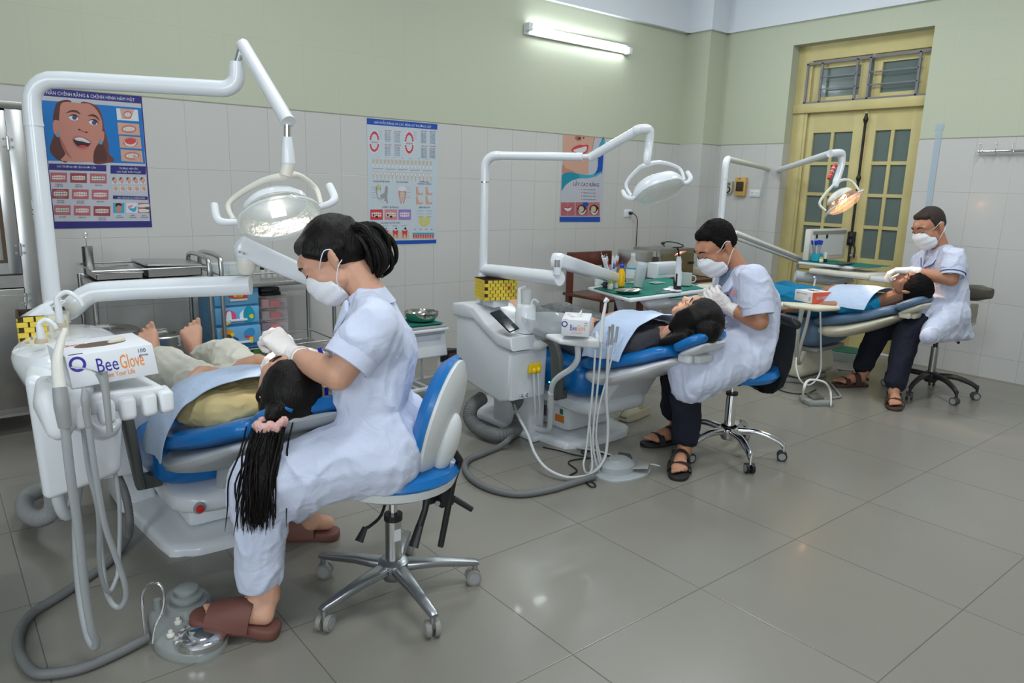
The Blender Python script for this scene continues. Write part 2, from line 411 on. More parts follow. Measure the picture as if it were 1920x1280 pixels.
for y0, y1 in ((ym + .02, DY1 - .13), (DY0 + .05, ym - .02)):
    x0, x1 = JX + .03, JX + .07; a = .07
    t.bx(x0, x1, y0, y0 + a, 2.11, 2.47, DOORY, .003); t.bx(x0, x1, y1 - a, y1, 2.11, 2.47, DOORY, .003); t.bx(x0 + .0015, x1 - .001, y0 + a - .004, y1 - a + .004, 2.111, 2.16, DOORY); t.bx(x0 + .0015, x1 - .001, y0 + a - .004, y1 - a + .004, 2.40, 2.469, DOORY)
to = t.build('transom_sash', d)
t = MB(); t.bx(JX + .05, JX + .056, DY0 + .05, DY1 - .13, 2.13, 2.45, DOORF); t.build('glass_panes', to)
g = MB(); gx = JX - .012; r = .008
def bar(y0, z0, y1, z1, w=.009): g.bx(gx, gx + .012, min(y0, y1) - w * (y0 == y1), max(y0, y1) + w * (y0 == y1), min(z0, z1) - w * (z0 == z1), max(z0, z1) + w * (z0 == z1), GRILL)
for z in (2.115, 2.445): bar(DY0 + .01, z, DY1 - .09, z, .01)
for y in (DY1 - .10, DY1 - .235, DY0 + .62, DY0 + .51, DY0 + .09 + .03): bar(y, 2.115, y, 2.445)
for z in (2.225, 2.325):
    bar(DY0 + .62, z, DY1 - .235, z, .005); bar(DY0 + .12, z, DY0 + .51, z, .005)
g.build('transom_grille', d)
b = MB(); bx_ = JX + .012
b.tube([(bx_, ym - .012, .02), (bx_, ym - .012, 2.0)], .011, IRON, 8)
for z in (1.95, 1.47, .93, .98, .45): b.tube([(bx_, ym - .012, z - .03), (bx_, ym - .012, z)], [.012, .022], IRON, 8); b.tube([(bx_, ym - .012, z), (bx_, ym - .012, z + .03)], [.022, .012], IRON, 8)
b.bx(bx_ - .01, bx_ + .02, ym - .045, ym + .02, .90, 1.02, IRON, .006); b.tube([(bx_ - .01, ym - .04, .93), (bx_ - .03, ym - .07, .88), (bx_ - .03, ym - .07, .80)], .008, IRON, 8)
b.build('espagnolette_bolt', d)
k = MB(); k.lathe([(0.001, 0), (.018, .004), (.022, .016), (.014, .03), (.001, .034)], CHROME, frame(at(1599, 479, x=JX + .03), (-1, 0, 0))); k.build('door_knob', d)
# ---- ceiling batten lamps added for their light, out of view, and the wall tube
TUBE = mat('lit_fluorescent_tube', (1, 1, 1), .4, emis=(.86, .96, 1), estr=14)
TUBE2 = mat('added_ceiling_tube', (1, 1, 1), .4, emis=(.86, .96, 1), estr=3)
lamp = thing('wall_tube_light', 'white fluorescent batten glowing high on the back wall', 'wall light', (4.45, YW - .03, 2.54))
m = MB(); m.box((4.48, YW - .012, 2.535), (1.20, .024, .075), WHITEP, .006); m.build('lamp_base', lamp)
m = MB(); p0, p1 = V((3.925, YW - .055, 2.552)), V((5.035, YW - .055, 2.520)); m.cyl(p0, p1, .0165, TUBE, seg=16); m.build('tube', lamp)
for p, s_ in ((p0, -1), (p1, 1)): MB().box(p + V((s_ * .022, .02, 0)), (.045, .07, .06), WHITEP, .008).build('lamp_holder', lamp)
wl = bpy.data.lights.new('wall_tube_glow', 'AREA'); wl.shape = 'RECTANGLE'; wl.size = 1.1; wl.size_y = .04; wl.energy = 9; wl.color = (.86, .97, 1)
wo = bpy.data.objects.new('wall_tube_glow', wl); COL.objects.link(wo); wo.location = (4.48, YW - .075, 2.53); wo.rotation_euler = (radians(-90), 0, 0)
for i, (x_, y_) in enumerate(((1.3, .9), (1.3, 3.0), (4.3, .9), (4.3, 3.0))):
    m = MB(); m.box((x_, y_, CEIL - .03), (1.2, .14, .06), WHITEP, .01); m.cyl((x_ - .57, y_, CEIL - .075), (x_ + .57, y_, CEIL - .075), .013, TUBE2)
    tag(m.build('added_ceiling_batten'), 'added white batten lamp with lit tube on the unseen ceiling, ' + ('nearer' if y_ < 2 else 'further') + ' one on the ' + ('left' if x_ < 2 else 'right'), 'ceiling light', 'added ceiling battens')
# window behind the photographer; the one beside is added, unseen, for its light
def window(n, M):
    m = MB()
    for a, b_ in ((-.9, -.84), (-.03, .03), (.84, .9)): m.bx(a, b_, -.12, -.07, 1.1, 2.7, DOORY, .004, M)
    for a, b_ in ((1.1, 1.16), (2.1, 2.15), (2.64, 2.7)): m.bx(-.838, .838, -.119, -.071, a + .001, b_ - .001, DOORY, 0, M)
    o = m.build('window_%d' % n); o['kind'] = 'structure'
window(1, Matrix.Translation(V((-1.4, YF, 0)))); window(2, Matrix.Translation(V((XL, 0, 0))) @ Matrix.Rotation(radians(-90), 4, 'Z'))
# ------------------------------------------------------------ posters: flat printed sheets on the back wall
MR = Matrix.Rotation(radians(90), 4, 'X')
class Poster:
    """printed sheet on the wall y = YW; artwork given in the coordinates of an enlarged crop (ox, oy, k)"""
    def __init__(s, ox, oy, k): s.o = (ox, oy, k); s.mb = MB(); s.l = 0
    def P(s, x, y, l=None): return at(s.o[0] + x / s.o[2], s.o[1] + y / s.o[2], y=YW - .0025 - .00012 * (s.l if l is None else l))
    def sheet(s, x0, y0, x1, y1, m):
        a, b = s.P(x0, y0), s.P(x1, y1); s.mb.bx(a.x, b.x, YW - .0022, YW - .0004, a.z, b.z, m); return s
    def poly(s, pts, m, l=None): s.mb.poly([s.P(x, y, l) for x, y in pts], m); s.l += .02 if l is None else 0; return s
    def smooth(s, pts, m, l=None): s.mb.poly(catmull([s.P(x, y, l) for x, y in pts], 5, True), m); s.l += .02 if l is None else 0; return s
    def rect(s, x0, y0, x1, y1, m, sk=0.0, l=None):
        return s.poly([(x0, y0), (x1, y0 + sk), (x1 , y1 + sk), (x0, y1)], m, l)
    def oval(s, cx, cy, rx, ry, m, l=None, n=16, rot=0):
        return s.poly([(cx + rx * cos(t) * cos(rot) - ry * sin(t) * sin(rot), cy + rx * cos(t) * sin(rot) + ry * sin(t) * cos(rot)) for t in [2 * pi * i / n for i in range(n)]], m, l)
    def text(s, t, x0, y0, x1, y1, h, m, ext=.0001):
        a, b = s.P(x0, y0), s.P(x1, y1); w = b.x - a.x; ang = 0
        M = Matrix.Translation(V((a.x, a.y - .0004, a.z))) @ MR
        hh = s.P(x0, y0 - h).z - a.z
        s.mb.text(t, M, hh / .72, m, ext, width=w); return s
    def teeth(s, x0, y0, x1, y1, sk, gum, lip=None, dark=None, n=8):
        s.rect(x0, y0, x1, y1, gum, sk)
        cx, cy = (x0 + x1) / 2, (y0 + y1) / 2 + sk / 2; w, h = (x1 - x0), (y1 - y0)
        if lip: s.oval(cx, cy, w * .46, h * .42, lip); s.oval(cx, cy, w * .40, h * .28, dark or gum)
        for r in (-1, 1):
            for i in range(n):
                u = (i + .5) / n - .5; ww = w * .78 / n; hh = h * .21 * (1 - 1.4 * u * u)
                s.oval(cx + u * w * .8, cy + r * (h * .125 + abs(u) ** 2 * h * -.12) , ww * .5, hh * .58, TOOTH, n=8)
        s.l += .02
TOOTH = mat('print_tooth', (.62, .60, .55), .5)
PGUM = mat('print_gum', (.42, .11, .13), .5); PGUM2 = mat('print_dark_gum', (.28, .05, .06), .5); PLIP = mat('print_lip', (.45, .15, .14), .5)
PDARK = mat('print_dark', (.035, .012, .012), .5); PPINK = mat('print_pink', (.55, .22, .24), .5)
PBLUE = mat('print_sky_blue', (.005, .16, .48), .45); PPAPER = mat('print_paper', (.46, .47, .52), .5); PSHEET = mat('print_pale_sheet', (.50, .56, .61), .5)
PSKIN = mat('print_skin', (.50, .21, .16), .5); PSKIN2 = mat('print_skin_brown', (.34, .12, .09), .5); PHAIR = mat('print_brown_hair', (.085, .028, .025), .5); PHAIR2 = mat('print_auburn_hair', (.15, .045, .035), .5)
PWHITE = mat('print_white', (.62, .64, .68), .5); PTEXT = mat('print_text_blue', (.05, .06, .16), .5)
PDB = mat('print_deep_blue', (.008, .07, .36), .5); PTEAL = mat('print_teal', (.01, .24, .33), .5); PAQUA = mat('print_aqua', (.04, .33, .48), .5)
PRED = mat('print_red', (.55, .05, .06), .5); PBEIGE = mat('print_beige', (.52, .44, .33), .5); PYEL = mat('print_yellow', (.55, .50, .10), .5); PVIO = mat('print_violet', (.28, .18, .48), .5)
PSK3 = mat('print_peach', (.56, .33, .25), .5)
# poster 1
p = Poster(60, 150, 4.4138)
p.sheet(68, 60, 985, 1220, PPAPER)
p.l = 1; p.poly([(64, 55), (908, 130), (911, 196), (66, 127)], NAVY); p.poly([(172, 1170), (990, 1166), (995, 1217), (178, 1230)], NAVY)
p.poly([(66, 127), (76, 160), (188, 1172), (172, 1172)], NAVY); p.poly([(902, 190), (912, 190), (990, 1168), (978, 1168)], NAVY)
p.text('NẮN CHỈNH RĂNG & CHỈNH HÌNH HÀM MẶT', 118, 116, 848, 172, 30, PWHITE, .0002)
p.l = 2; p.poly([(78, 166), (905, 232), (938, 694), (130, 666)], PBLUE)
p.l = 3; p.smooth([(215, 180), (180, 270), (172, 350), (185, 440), (150, 540), (150, 590), (185, 640), (235, 668), (300, 660), (280, 400), (330, 185)], PHAIR)
p.l = 3.1; p.smooth([(400, 193), (520, 205), (575, 280), (600, 400), (630, 520), (640, 610), (680, 655), (650, 680), (500, 675), (520, 400)], PHAIR2)
p.l = 3.6; p.smooth([(192, 330), (174, 350), (178, 420), (205, 468), (235, 460), (230, 350)], PSKIN)
p.l = 4; p.smooth([(255, 185), (400, 192), (480, 200), (540, 255), (578, 340), (578, 440), (545, 540), (510, 620), (505, 675), (250, 668), (275, 610), (240, 500), (225, 400), (228, 270)], PSKIN)
p.l = 5; p.smooth([(228, 470), (245, 540), (280, 610), (330, 650), (300, 600), (260, 520)], PSKIN2); p.smooth([(575, 430), (598, 432), (592, 500), (560, 530), (570, 470)], PSKIN)
p.smooth([(280, 275), (320, 250), (370, 252), (405, 285), (360, 268), (320, 266)], PHAIR); p.smooth([(458, 298), (500, 282), (540, 300), (562, 340), (530, 312), (490, 300)], PHAIR)
p.l = 6; p.oval(345, 312, 40, 22, PWHITE, rot=.15); p.oval(508, 350, 38, 22, PWHITE, rot=.15)
p.l = 7; p.oval(352, 310, 20, 19, PTEXT); p.oval(515, 352, 20, 19, PTEXT); p.smooth([(302, 305), (330, 285), (365, 288), (392, 318), (360, 298), (330, 295)], PDARK); p.smooth([(465, 340), (500, 322), (535, 332), (552, 368), (530, 345), (500, 332)], PDARK)
p.l = 6.5; p.smooth([(372, 400), (392, 418), (415, 428), (445, 438), (468, 430), (440, 425), (405, 412)], PSKIN2); p.oval(392, 410, 10, 6, PDARK, 7); p.oval(450, 432, 10, 6, PDARK, 7)
p.l = 8; p.smooth([(330, 488), (355, 462), (400, 462), (450, 478), (492, 512), (480, 550), (430, 580), (370, 560), (338, 520)], PLIP)
p.l = 9; p.smooth([(342, 490), (365, 478), (410, 478), (455, 492), (484, 515), (468, 545), (425, 560), (378, 548), (350, 518)], PDARK)
p.l = 10; p.smooth([(350, 488), (380, 476), (425, 482), (478, 510), (470, 522), (420, 508), (380, 502)], PWHITE); p.smooth([(385, 545), (420, 538), (455, 548), (425, 560)], PRED)
for i in range(7): p.oval(368 + i * 17, 490 + i * 3.4, 4, 4, GREY, 11)
for e in ((220, 445), (570, 518)): p.oval(e[0], e[1], 14, 16, PAQUA, 12)
p.l = 6; p.smooth([(515, 585), (560, 520), (600, 560), (620, 660), (560, 678), (512, 675)], PHAIR)
for i, (a, b) in enumerate(((697, 232), (707, 350), (720, 460), (732, 572))):
    w_, h_ = (182, 98); p.l = 6
    p.poly([(a, b), (a + w_ - 4, b + 14), (a + w_ + 6, b + h_ + 12), (a + 8, b + h_)], (PWHITE, PSK3, PSK3, PSK3)[i])
    cx, cy = a + 95, b + 55; p.l = 7
    if i == 0: p.poly([(a + 30, b + 3), (a + 150, b + 12), (a + 120, b + 90), (a + 45, b + 88)], PSK3); 
    p.oval(cx, cy, 62 if i else 36, 32 if i != 2 else 40, PLIP, 8); p.oval(cx, cy, 50 if i else 28, 20 if i != 2 else 30, TOOTH if i != 2 else PRED, 9)
    if i == 2: p.smooth([(cx - 55, cy - 20), (cx - 40, cy + 22), (cx, cy + 36), (cx + 40, cy + 22), (cx + 55, cy - 20), (cx + 36, cy + 6), (cx, cy + 18), (cx - 36, cy + 6)], TOOTH, 10)
    if i == 3: p.smooth([(cx + 20, cy - 8), (cx + 70, cy + 30), (cx + 60, cy + 50), (cx + 10, cy + 10)], PSK3, 10)
    for k in range(5): p.rect(cx - 30 + k * 14, cy - 14, cx - 28 + k * 14, cy + 14, PLIP, 0, 10.5)
p.l = 6
for a, b, c, d_ in ((140, 690, 615, 62), (650, 705, 942, 78), (670, 955, 958, 38)): 
    p.rect(a, b, c, b + d_ - 10, NAVY, (c - a) * .03)
p.l = 7
p.text('CÁC TRƯỜNG HỢP LỆCH KHỚP CẮN', 205, 722, 525, 722, 16, PWHITE); p.text('TRƯỜNG HỢP CẦN', 722, 738, 875, 738, 16, PWHITE); p.text('CAN THIỆP PHẪU THUẬT', 700, 766, 902, 766, 16, PWHITE); p.text('MỘT SỐ KHÍ CỤ CHỈNH NHA', 706, 982, 934, 982, 15, PWHITE)
caps = (('RĂNG', 'KHỚP HỞ'), ('RĂNG LỆCH LẠC', 'CHEN CHÚC'), ('RĂNG THƯA', ''), ('RĂNG HÀM TRÊN', 'ĐƯA RA TRƯỚC'), ('RĂNG HÀM DƯỚI', 'ĐƯA RA TRƯỚC'), ('RĂNG CẮN SÂU', ''), ('RĂNG NGẦM', ''), ('RĂNG HÔ', ''), ('RĂNG', 'CẮN NGƯỢC'))
for r in range(3):
    for c in range(3):
        x = 152 + c * 164 + r * 15; y = 764 + r * 135 + c * 4; p.l = 7
        p.teeth(x, y, x + 138, y + 80, 3, (PGUM, PGUM2, PGUM)[(r + c) % 3], PLIP if (r * 3 + c) in (2, 3, 6) else None, PDARK)
        a, b = caps[r * 3 + c]; p.text(a, x + 42, y + 103, x + 100, y + 103, 10, PTEXT)
        if b: p.text(b, x + 40, y + 119, x + 104, y + 119, 10, PTEXT)
for r in range(2):
    for c in range(5):
        x = 664 + c * 58 + r * 8; y = 806 + r * 72; p.l = 7; h_ = 54 if r == 0 else 42
        p.rect(x, y, x + 44, y + h_, PWHITE); p.smooth([(x + 8, y + 3), (x + 36, y + 5), (x + 40, y + 25), (x + 32, y + h_ - 4), (x + 14, y + h_ - 8), (x + 4, y + 24)], PSK3); 
        p.oval(x + 24, y + h_ * .72, 9, 3, PLIP, 8)
        if r == 0: p.smooth([(x + 3, y + 2), (x + 26, y + 1), (x + 12, y + 12), (x + 4, y + 30)], PHAIR, 8)
for i, (x, m_) in enumerate(((672, PAQUA), (780, PWHITE), (880, PGUM))):
    p.l = 7; p.rect(x, 1016, x + 92, 1098, m_, 2)
    if i == 0: p.smooth([(x + 28, 1030), (x + 62, 1030), (x + 72, 1060), (x + 50, 1092), (x + 22, 1070)], PSKIN, 8); p.smooth([(x + 22, 1022), (x + 60, 1020), (x + 70, 1042), (x + 40, 1036), (x + 24, 1052)], PDARK, 9)
    if i == 1: p.smooth([(x + 15, 1045), (x + 50, 1035), (x + 48, 1050), (x + 18, 1058)], PPINK, 8); p.smooth([(x + 20, 1060), (x + 60, 1060), (x + 84, 1040), (x + 80, 1080), (x + 60, 1090), (x + 30, 1075)], PAQUA, 8.5)
    if i == 2: p.smooth([(x + 8, 1030), (x + 84, 1026), (x + 84, 1048), (x + 8, 1052)], TOOTH, 8); p.smooth([(x + 8, 1068), (x + 84, 1072), (x + 80, 1092), (x + 14, 1092)], TOOTH, 8); p.smooth([(x + 60, 1050), (x + 88, 1056), (x + 84, 1070), (x + 56, 1066)], GREENC, 9)
for x, a, b in ((695, 'KHÍ CỤ', 'HEADGEAR'), (803, 'HÀM', 'TRAINER'), (900, 'KHÍ CỤ', 'CHỈNH NHA')): p.text(a, x + 12, 1124, x + 46, 1124, 9, PTEXT); p.text(b, x, 1140, x + 62, 1140, 9, PTEXT)
tag(p.mb.build('wall_poster', fixn=False, flatshade=True), 'poster with a laughing woman wearing braces above rows of teeth photos', 'poster', 'wall posters')
# poster 2
p = Poster(680, 210, 4.92)
p.sheet(38, 55, 690, 1215, PSHEET)
p.l = 1; p.poly([(38, 55), (690, 112), (688, 164), (39, 112)], PDB); p.poly([(80, 1190), (680, 1176), (679, 1210), (60, 1228)], PDB)
p.text('GIẢI PHẪU RĂNG VÀ CÁC BỆNH LÝ THƯỜNG GẶP', 104, 104, 630, 150, 22, PWHITE, .0002)
def arch(cx, cy, w, h, up):
    q = []
    for i in range(13):
        t = pi * i / 12; q.append((cx - w * cos(t), cy - up * h * sin(t)))
    qi = [(cx + (x - cx) * .60, cy + (y - cy) * .62) for x, y in q[::-1]]
    p.l = 2; p.poly(q + qi, PRED)
    for x, y in q: p.oval(cx + (x - cx) * .97, cy + (y - cy) * .95, 8, 9, PWHITE, 3, 8)
arch(108, 258, 50, 92, 1); arch(108, 294, 50, 84, -1); arch(430, 272, 46, 98, 1); arch(430, 304, 46, 92, -1)
p.l = 3
p.text('RĂNG SỮA', 80, 282, 140, 282, 13, PRED); p.text('RĂNG VĨNH VIỄN', 402, 294, 460, 294, 13, PRED)
for a, y in ((204, 176), (292, 184), (535, 180), (617, 186), (204, 306), (292, 308), (540, 318), (616, 320)):
    p.text('HÀM TRÊN' if y < 250 else 'HÀM DƯỚI', a, y, a + 58, y, 12, PRED)
    for k in range(6 if a < 400 else 8): 
        yy = y + 17 + k * (12.5 if a > 400 else 15); p.text(('Răng cửa giữa', 'Răng nanh', 'Răng hàm nhỏ')[k % 3] if a in (204, 535, 540) else '6-8 tháng', a + (4 if a % 4 else 0), yy, a + 50, yy, 9, PTEXT)
for cx in (108, 430):
    for k in range(5): p.rect(cx + 40, 175 + k * 18, cx + 68, 176.5 + k * 18, PTEXT)
for r, y in ((0, 436), (1, 548)):
    for k in range(16):
        x = 88 + k * 35.5; yy = y + k * 1.4 - (0 if r else 0); p.l = 3
        p.smooth([(x, yy), (x + 20, yy), (x + 17, yy + 35), (x + 12, yy + 72), (x + 8, yy + 72), (x + 3, yy + 35)], PBEIGE); p.smooth([(x + 4, yy + (4 if r else 42)), (x + 16, yy + (4 if r else 42)), (x + 14, yy + (26 if r else 68)), (x + 6, yy + (26 if r else 68))], PWHITE, 4)
for k in range(5): p.rect(95 + k * 115, 520 + k * 5, 190 + k * 112, 523 + k * 5, PTEXT)
for k in range(7): p.text('~', 130 + k * 75, 420 + k * 3, 150 + k * 75, 420, 14, PTEXT)
for t, a, y, b in (('KHUÔN MẶT BÊN TRONG', 98, 645, 250), ('CẤU TẠO RĂNG', 308, 652, 420), ('ĐƯỜNG VÀO', 530, 650, 610), ('RĂNG KHÔN', 508, 668, 630), ('MẤT RĂNG', 180, 885, 328), ('BỆNH NHA CHU', 520, 886, 620), ('SÂU RĂNG VÀ TỦY RĂNG', 166, 1030, 346)): p.text(t, a, y, b, y, 15, PTEXT)
p.l = 3; p.smooth([(120, 690), (150, 670), (170, 700), (160, 760), (200, 740), (210, 690), (232, 690), (228, 790), (232, 840), (190, 830), (140, 800), (125, 750)], GREY)
p.smooth([(130, 680), (150, 668), (165, 690), (150, 712)], PYEL, 4); p.smooth([(135, 720), (160, 720), (165, 790), (205, 800), (190, 812), (145, 790)], PSHEET, 4); 
for k in range(8): p.oval(150 + k * 9, 798 + k * 5, 5, 9, PWHITE, 4, 8)
for k in range(5): p.rect(80, 690 + k * 24, 118, 691.5 + k * 24, PTEXT, 3); p.rect(380, 690 + k * 24, 442, 691.5 + k * 24, PTEXT, 3)
p.l = 3; p.smooth([(330, 730), (365, 715), (400, 730), (392, 800), (378, 850), (368, 800), (356, 850), (340, 800)], PPINK); p.smooth([(346, 742), (386, 742), (378, 830), (366, 790), (352, 830)], PBEIGE, 4); p.smooth([(340, 690), (390, 690), (400, 724), (335, 724)], PWHITE, 4)
for x, y in ((492, 690), (580, 690), (492, 776), (580, 776)): p.l = 3; p.rect(x, y, x + 62, y + 74, PSK3); p.smooth([(x + 20, y), (x + 62, y), (x + 62, y + 45), (x + 40, y + 60), (x + 24, y + 40)], PSHEET, 4)
for i, x in enumerate((70, 202, 330)):
    p.l = 3; p.teeth(x, 898, x + 116, 994, 0, (PRED, PPINK, PVIO)[i], None, None, 5)
    if i < 2: p.oval(x + 60, 965, 14, 10, PDARK, 5); p.oval(x + 30, 950, 8, 12, PDARK, 5)
for i, x in enumerate((82, 172, 262, 348)):
    p.l = 3; p.rect(x, 1100, x + 82, 1172, PBEIGE); p.smooth([(x + 16, 1088), (x + 40, 1096), (x + 64, 1088), (x + 62, 1120), (x + 54, 1170), (x + 48, 1130), (x + 32, 1130), (x + 26, 1170), (x + 18, 1120)], PRED, 4); p.oval(x + 46, 1074, 3 + 2.5 * i, 3 + 2.5 * i, PDARK, 5); p.rect(x + 10, 1048, x + 60, 1051, PTEXT)
p.l = 3; p.smooth([(515, 985), (535, 965), (570, 975), (600, 962), (625, 985), (612, 1030), (570, 1055), (528, 1035)], PYEL)
for k in range(8): p.rect(522 + k * 13, 980, 525 + k * 13, 1040, PSHEET, 0, 4)
for k in range(3): p.rect(500, 912 + k * 26, 560, 914 + k * 26, PTEXT); p.rect(590, 912 + k * 26, 640, 914 + k * 26, PTEXT)
p.l = 3; p.rect(460, 1112, 660, 1130, PAQUA); p.rect(460, 1130, 660, 1168, PSK3)
for k in range(9): p.smooth([(464 + k * 22, 1134), (478 + k * 22, 1134), (474 + k * 22, 1162), (468 + k * 22, 1162)], PRED, 4)
for k in range(4): p.oval(482 + k * 52, 1082, 6, 6, PRED, 4)
tag(p.mb.build('wall_poster', fixn=False, flatshade=True), 'pale anatomy chart poster of teeth and jaws with blue title band', 'poster', 'wall posters')
# poster 3
p = Poster(1040, 240, 6.914)
p.sheet(108, 90, 610, 1215, PPAPER)
p.l = 1; p.poly([(108, 86), (520, 122), (490, 240), (470, 330), (440, 430), (440, 600), (380, 606), (250, 575), (108, 580)], PSK3)
p.l = 2; p.smooth([(400, 110), (520, 118), (500, 200), (470, 300), (430, 240), (440, 150)], PSK3); p.smooth([(270, 110), (340, 110), (345, 150), (310, 165), (272, 148)], PSKIN2); p.oval(318, 135, 18, 12, PDARK, 3); p.oval(376, 128, 9, 12, PDARK, 3)
p.smooth([(108, 470), (150, 520), (250, 560), (250, 590), (108, 600)], PSKIN); 
p.l = 4; p.smooth([(216, 290), (250, 245), (320, 218), (370, 222), (432, 218), (436, 270), (410, 320), (340, 340), (260, 320)], PRED); p.l = 5; p.smooth([(240, 290), (290, 268), (360, 248), (412, 240), (408, 290), (350, 325), (280, 315)], PWHITE)
for k in range(7): p.rect(262 + k * 22, 262 - k * 2, 264 + k * 22, 312, PSK3, 0, 6)
p.l = 2; p.smooth([(642, 130), (600, 180), (570, 250), (560, 330), (560, 480), (540, 560), (500, 600), (440, 610), (520, 605), (600, 580), (618, 560)], PDB)
p.smooth([(642, 130), (600, 190), (575, 250), (640, 230)], PAQUA, 3)
p.l = 3; p.poly(  [(92, 610), (130, 580), (200, 568), (300, 590), (420, 610), (520, 600), (612, 556), (610, 575), (540, 625), (430, 650), (320, 650), (220, 680), (140, 740), (88, 820)], PTEAL)
p.l = 3.5; p.poly([(300, 592), (420, 612), (520, 602), (612, 558), (606, 580), (540, 625), (430, 648), (330, 640)], PAQUA)
p.text('LẤY CAO RĂNG', 238, 750, 570, 750, 50, PTEXT, .0002)
for k, t in enumerate(('Làm răng sáng hơn', 'Thở thơm tho và sạch', 'Không hại men răng', 'Phòng ngừa viêm nướu')):
    y = 802 + k * 43; p.oval(348, y - 8, 9, 4, PRED, 4); p.text(t, 370, y, 530, y, 15, PTEXT)
for i, x in enumerate((80, 270, 440)):
    p.l = 3; xe = (262, 436, 584)[i]; p.rect(x, 962, xe, 1138, (PGUM, PGUM, PLIP)[i]); cx = (x + xe) / 2
    if i == 0: p.oval(cx, 1050, 64, 30, PGUM2, 4); p.smooth([(cx - 50, 1035), (cx, 1040), (cx + 50, 1030), (cx + 35, 1066), (cx, 1076), (cx - 30, 1066)], PWHITE, 5); p.rect(cx - 1, 962, cx + 1, 1138, PWHITE, 0, 6)
    else:
        p.oval(cx, 1060, 62, 66, PDARK, 4); p.oval(cx - 8, 1050, 34, 40, PBEIGE, 5); p.smooth([(cx - 56, 1060), (cx - 30, 1110), (cx, 1124), (cx + 40, 1100), (cx + 54, 1050), (cx + 24, 1090), (cx, 1100), (cx - 30, 1085)], TOOTH, 6)
        if i == 1: p.smooth([(cx + 10, 968), (cx + 78, 964), (cx + 80, 1010), (cx + 30, 1010)], PDB, 7)
p.l = 3; p.rect(64, 1150, 588, 1216, PDB)
for i in range(12): p.oval(515 - i * 4.5, 130 + i * 24, 5, 5, PDARK, 6)
tag(p.mb.build('wall_poster', fixn=False, flatshade=True), 'narrow poster with a red-lipped smile and a teal wave band', 'poster', 'wall posters')
# ------------------------------------------------------------ sockets, switches, rails on the walls
def socket(c, w, h, axis, label, name='wall_socket', cat='power socket', holes=1):
    t = thing(name, label, cat, c); m = MB(); M = frame(c, axis)      # local z points off the wall
    m.box((0, 0, .004), (w, h, .008), WHITEP, .003, M); m.box((0, 0, .010), (w * .86, h * .8, .004), WHITEP, .0015, M); m.build('cover_plate', t)
    for k in range(holes):
        q = MB(); ox = 0 if holes == 1 else (k - .5) * w * .4
        for dx, dy in ((-.006, .008), (.006, .008)) if h < w else ((0, .012), (0, -.012)): q.cyl(M @ V((ox + dx, dy, .0115)), M @ V((ox + dx, dy, .0128)), .0032, BLACK, seg=10)
        q.build('socket_holes', t)
    return t
socket(at(61, 397, y=YW), .075, .12, (0, -1, 0), 'small white wall socket half hidden behind the nearest white lamp pole')
s3 = at(1176, 400, y=YW)
socket(s3, .10, .075, (0, -1, 0), 'white wall socket with a black plug in it, right of the smile poster')
t = thing('plugged_cord', 'thin black power cord hanging down the tiles from a plug', 'cable', s3 + V((.02, -.01, -.2)))
m = MB(); m.tube([s3 + V((.018, -.012, .005)), s3 + V((.03, -.04, .003))], [.017, .012], BLACK, 10, cap=True); m.build('plug', t)
m = MB(); e = [s3 + V((.03, -.04, .003)), at(1190, 402, y=YW - .05), at(1195, 412, y=YW - .03), at(1194, 440, y=YW - .02), at(1192, 480, y=YW - .02), at(1191, 520, y=YW - .02)]
m.tube(e, .004, BLACK, 8, smooth=6); m.build('cord', t)
# right wall: timer, breaker box, socket
c = at(1369, 351, x=XW); t = thing('wall_timer', 'small grey timer with a round dial beside the orange breaker box', 'timer', c); M = frame(c, (-1, 0, 0))
m = MB(); m.prism([(.04, .055), (-.04, .055), (-.042, -.03), (-.03, -.058), (.03, -.058), (.042, -.03)], .035, mat('timer_beige', (.42, .42, .36), .5), M, .006); m.build('timer_body', t)
m = MB(); m.box((0, .03, .0355), (.05, .026, .002), mat('lcd_grey', (.16, .17, .14), .3), 0, M); m.build('display', t)
m = MB(); m.lathe([(.030, 0), (.030, .004), (.024, .005), (.024, .010), (.001, .011)], BLACK, M @ Matrix.Translation(V((0, -.022, .034)))); m.lathe([(.021, 0), (.021, .005), (.001, .006)], mat('dial_beige', (.5, .4, .26), .5), M @ Matrix.Translation(V((0, -.022, .042)))); m.build('dial', t)
c = at(1391.5, 350, x=XW); t = thing('breaker_box', 'orange-yellow breaker box with dark window on the tiled side wall', 'breaker box', c); M = frame(c, (-1, 0, 0))
m = MB(); m.box((0, 0, .02), (.115, .175, .04), mat('box_orange', (.58, .36, .10), .45), .008, M); m.build('box_body', t)
m = MB(); m.box((0, .002, .041), (.08, .09, .008), mat('smoky_brown_window', (.05, .03, .02), .15), .004, M); m.build('window_flap', t)
m = MB(); m.box((-.01, .073, .0405), (.022, .006, .001), BLACK, 0, M); m.build('badge', t)
socket(at(1416, 363, x=XW), .115, .068, (-1, 0, 0), 'white double wall socket right of the orange breaker box', holes=2)
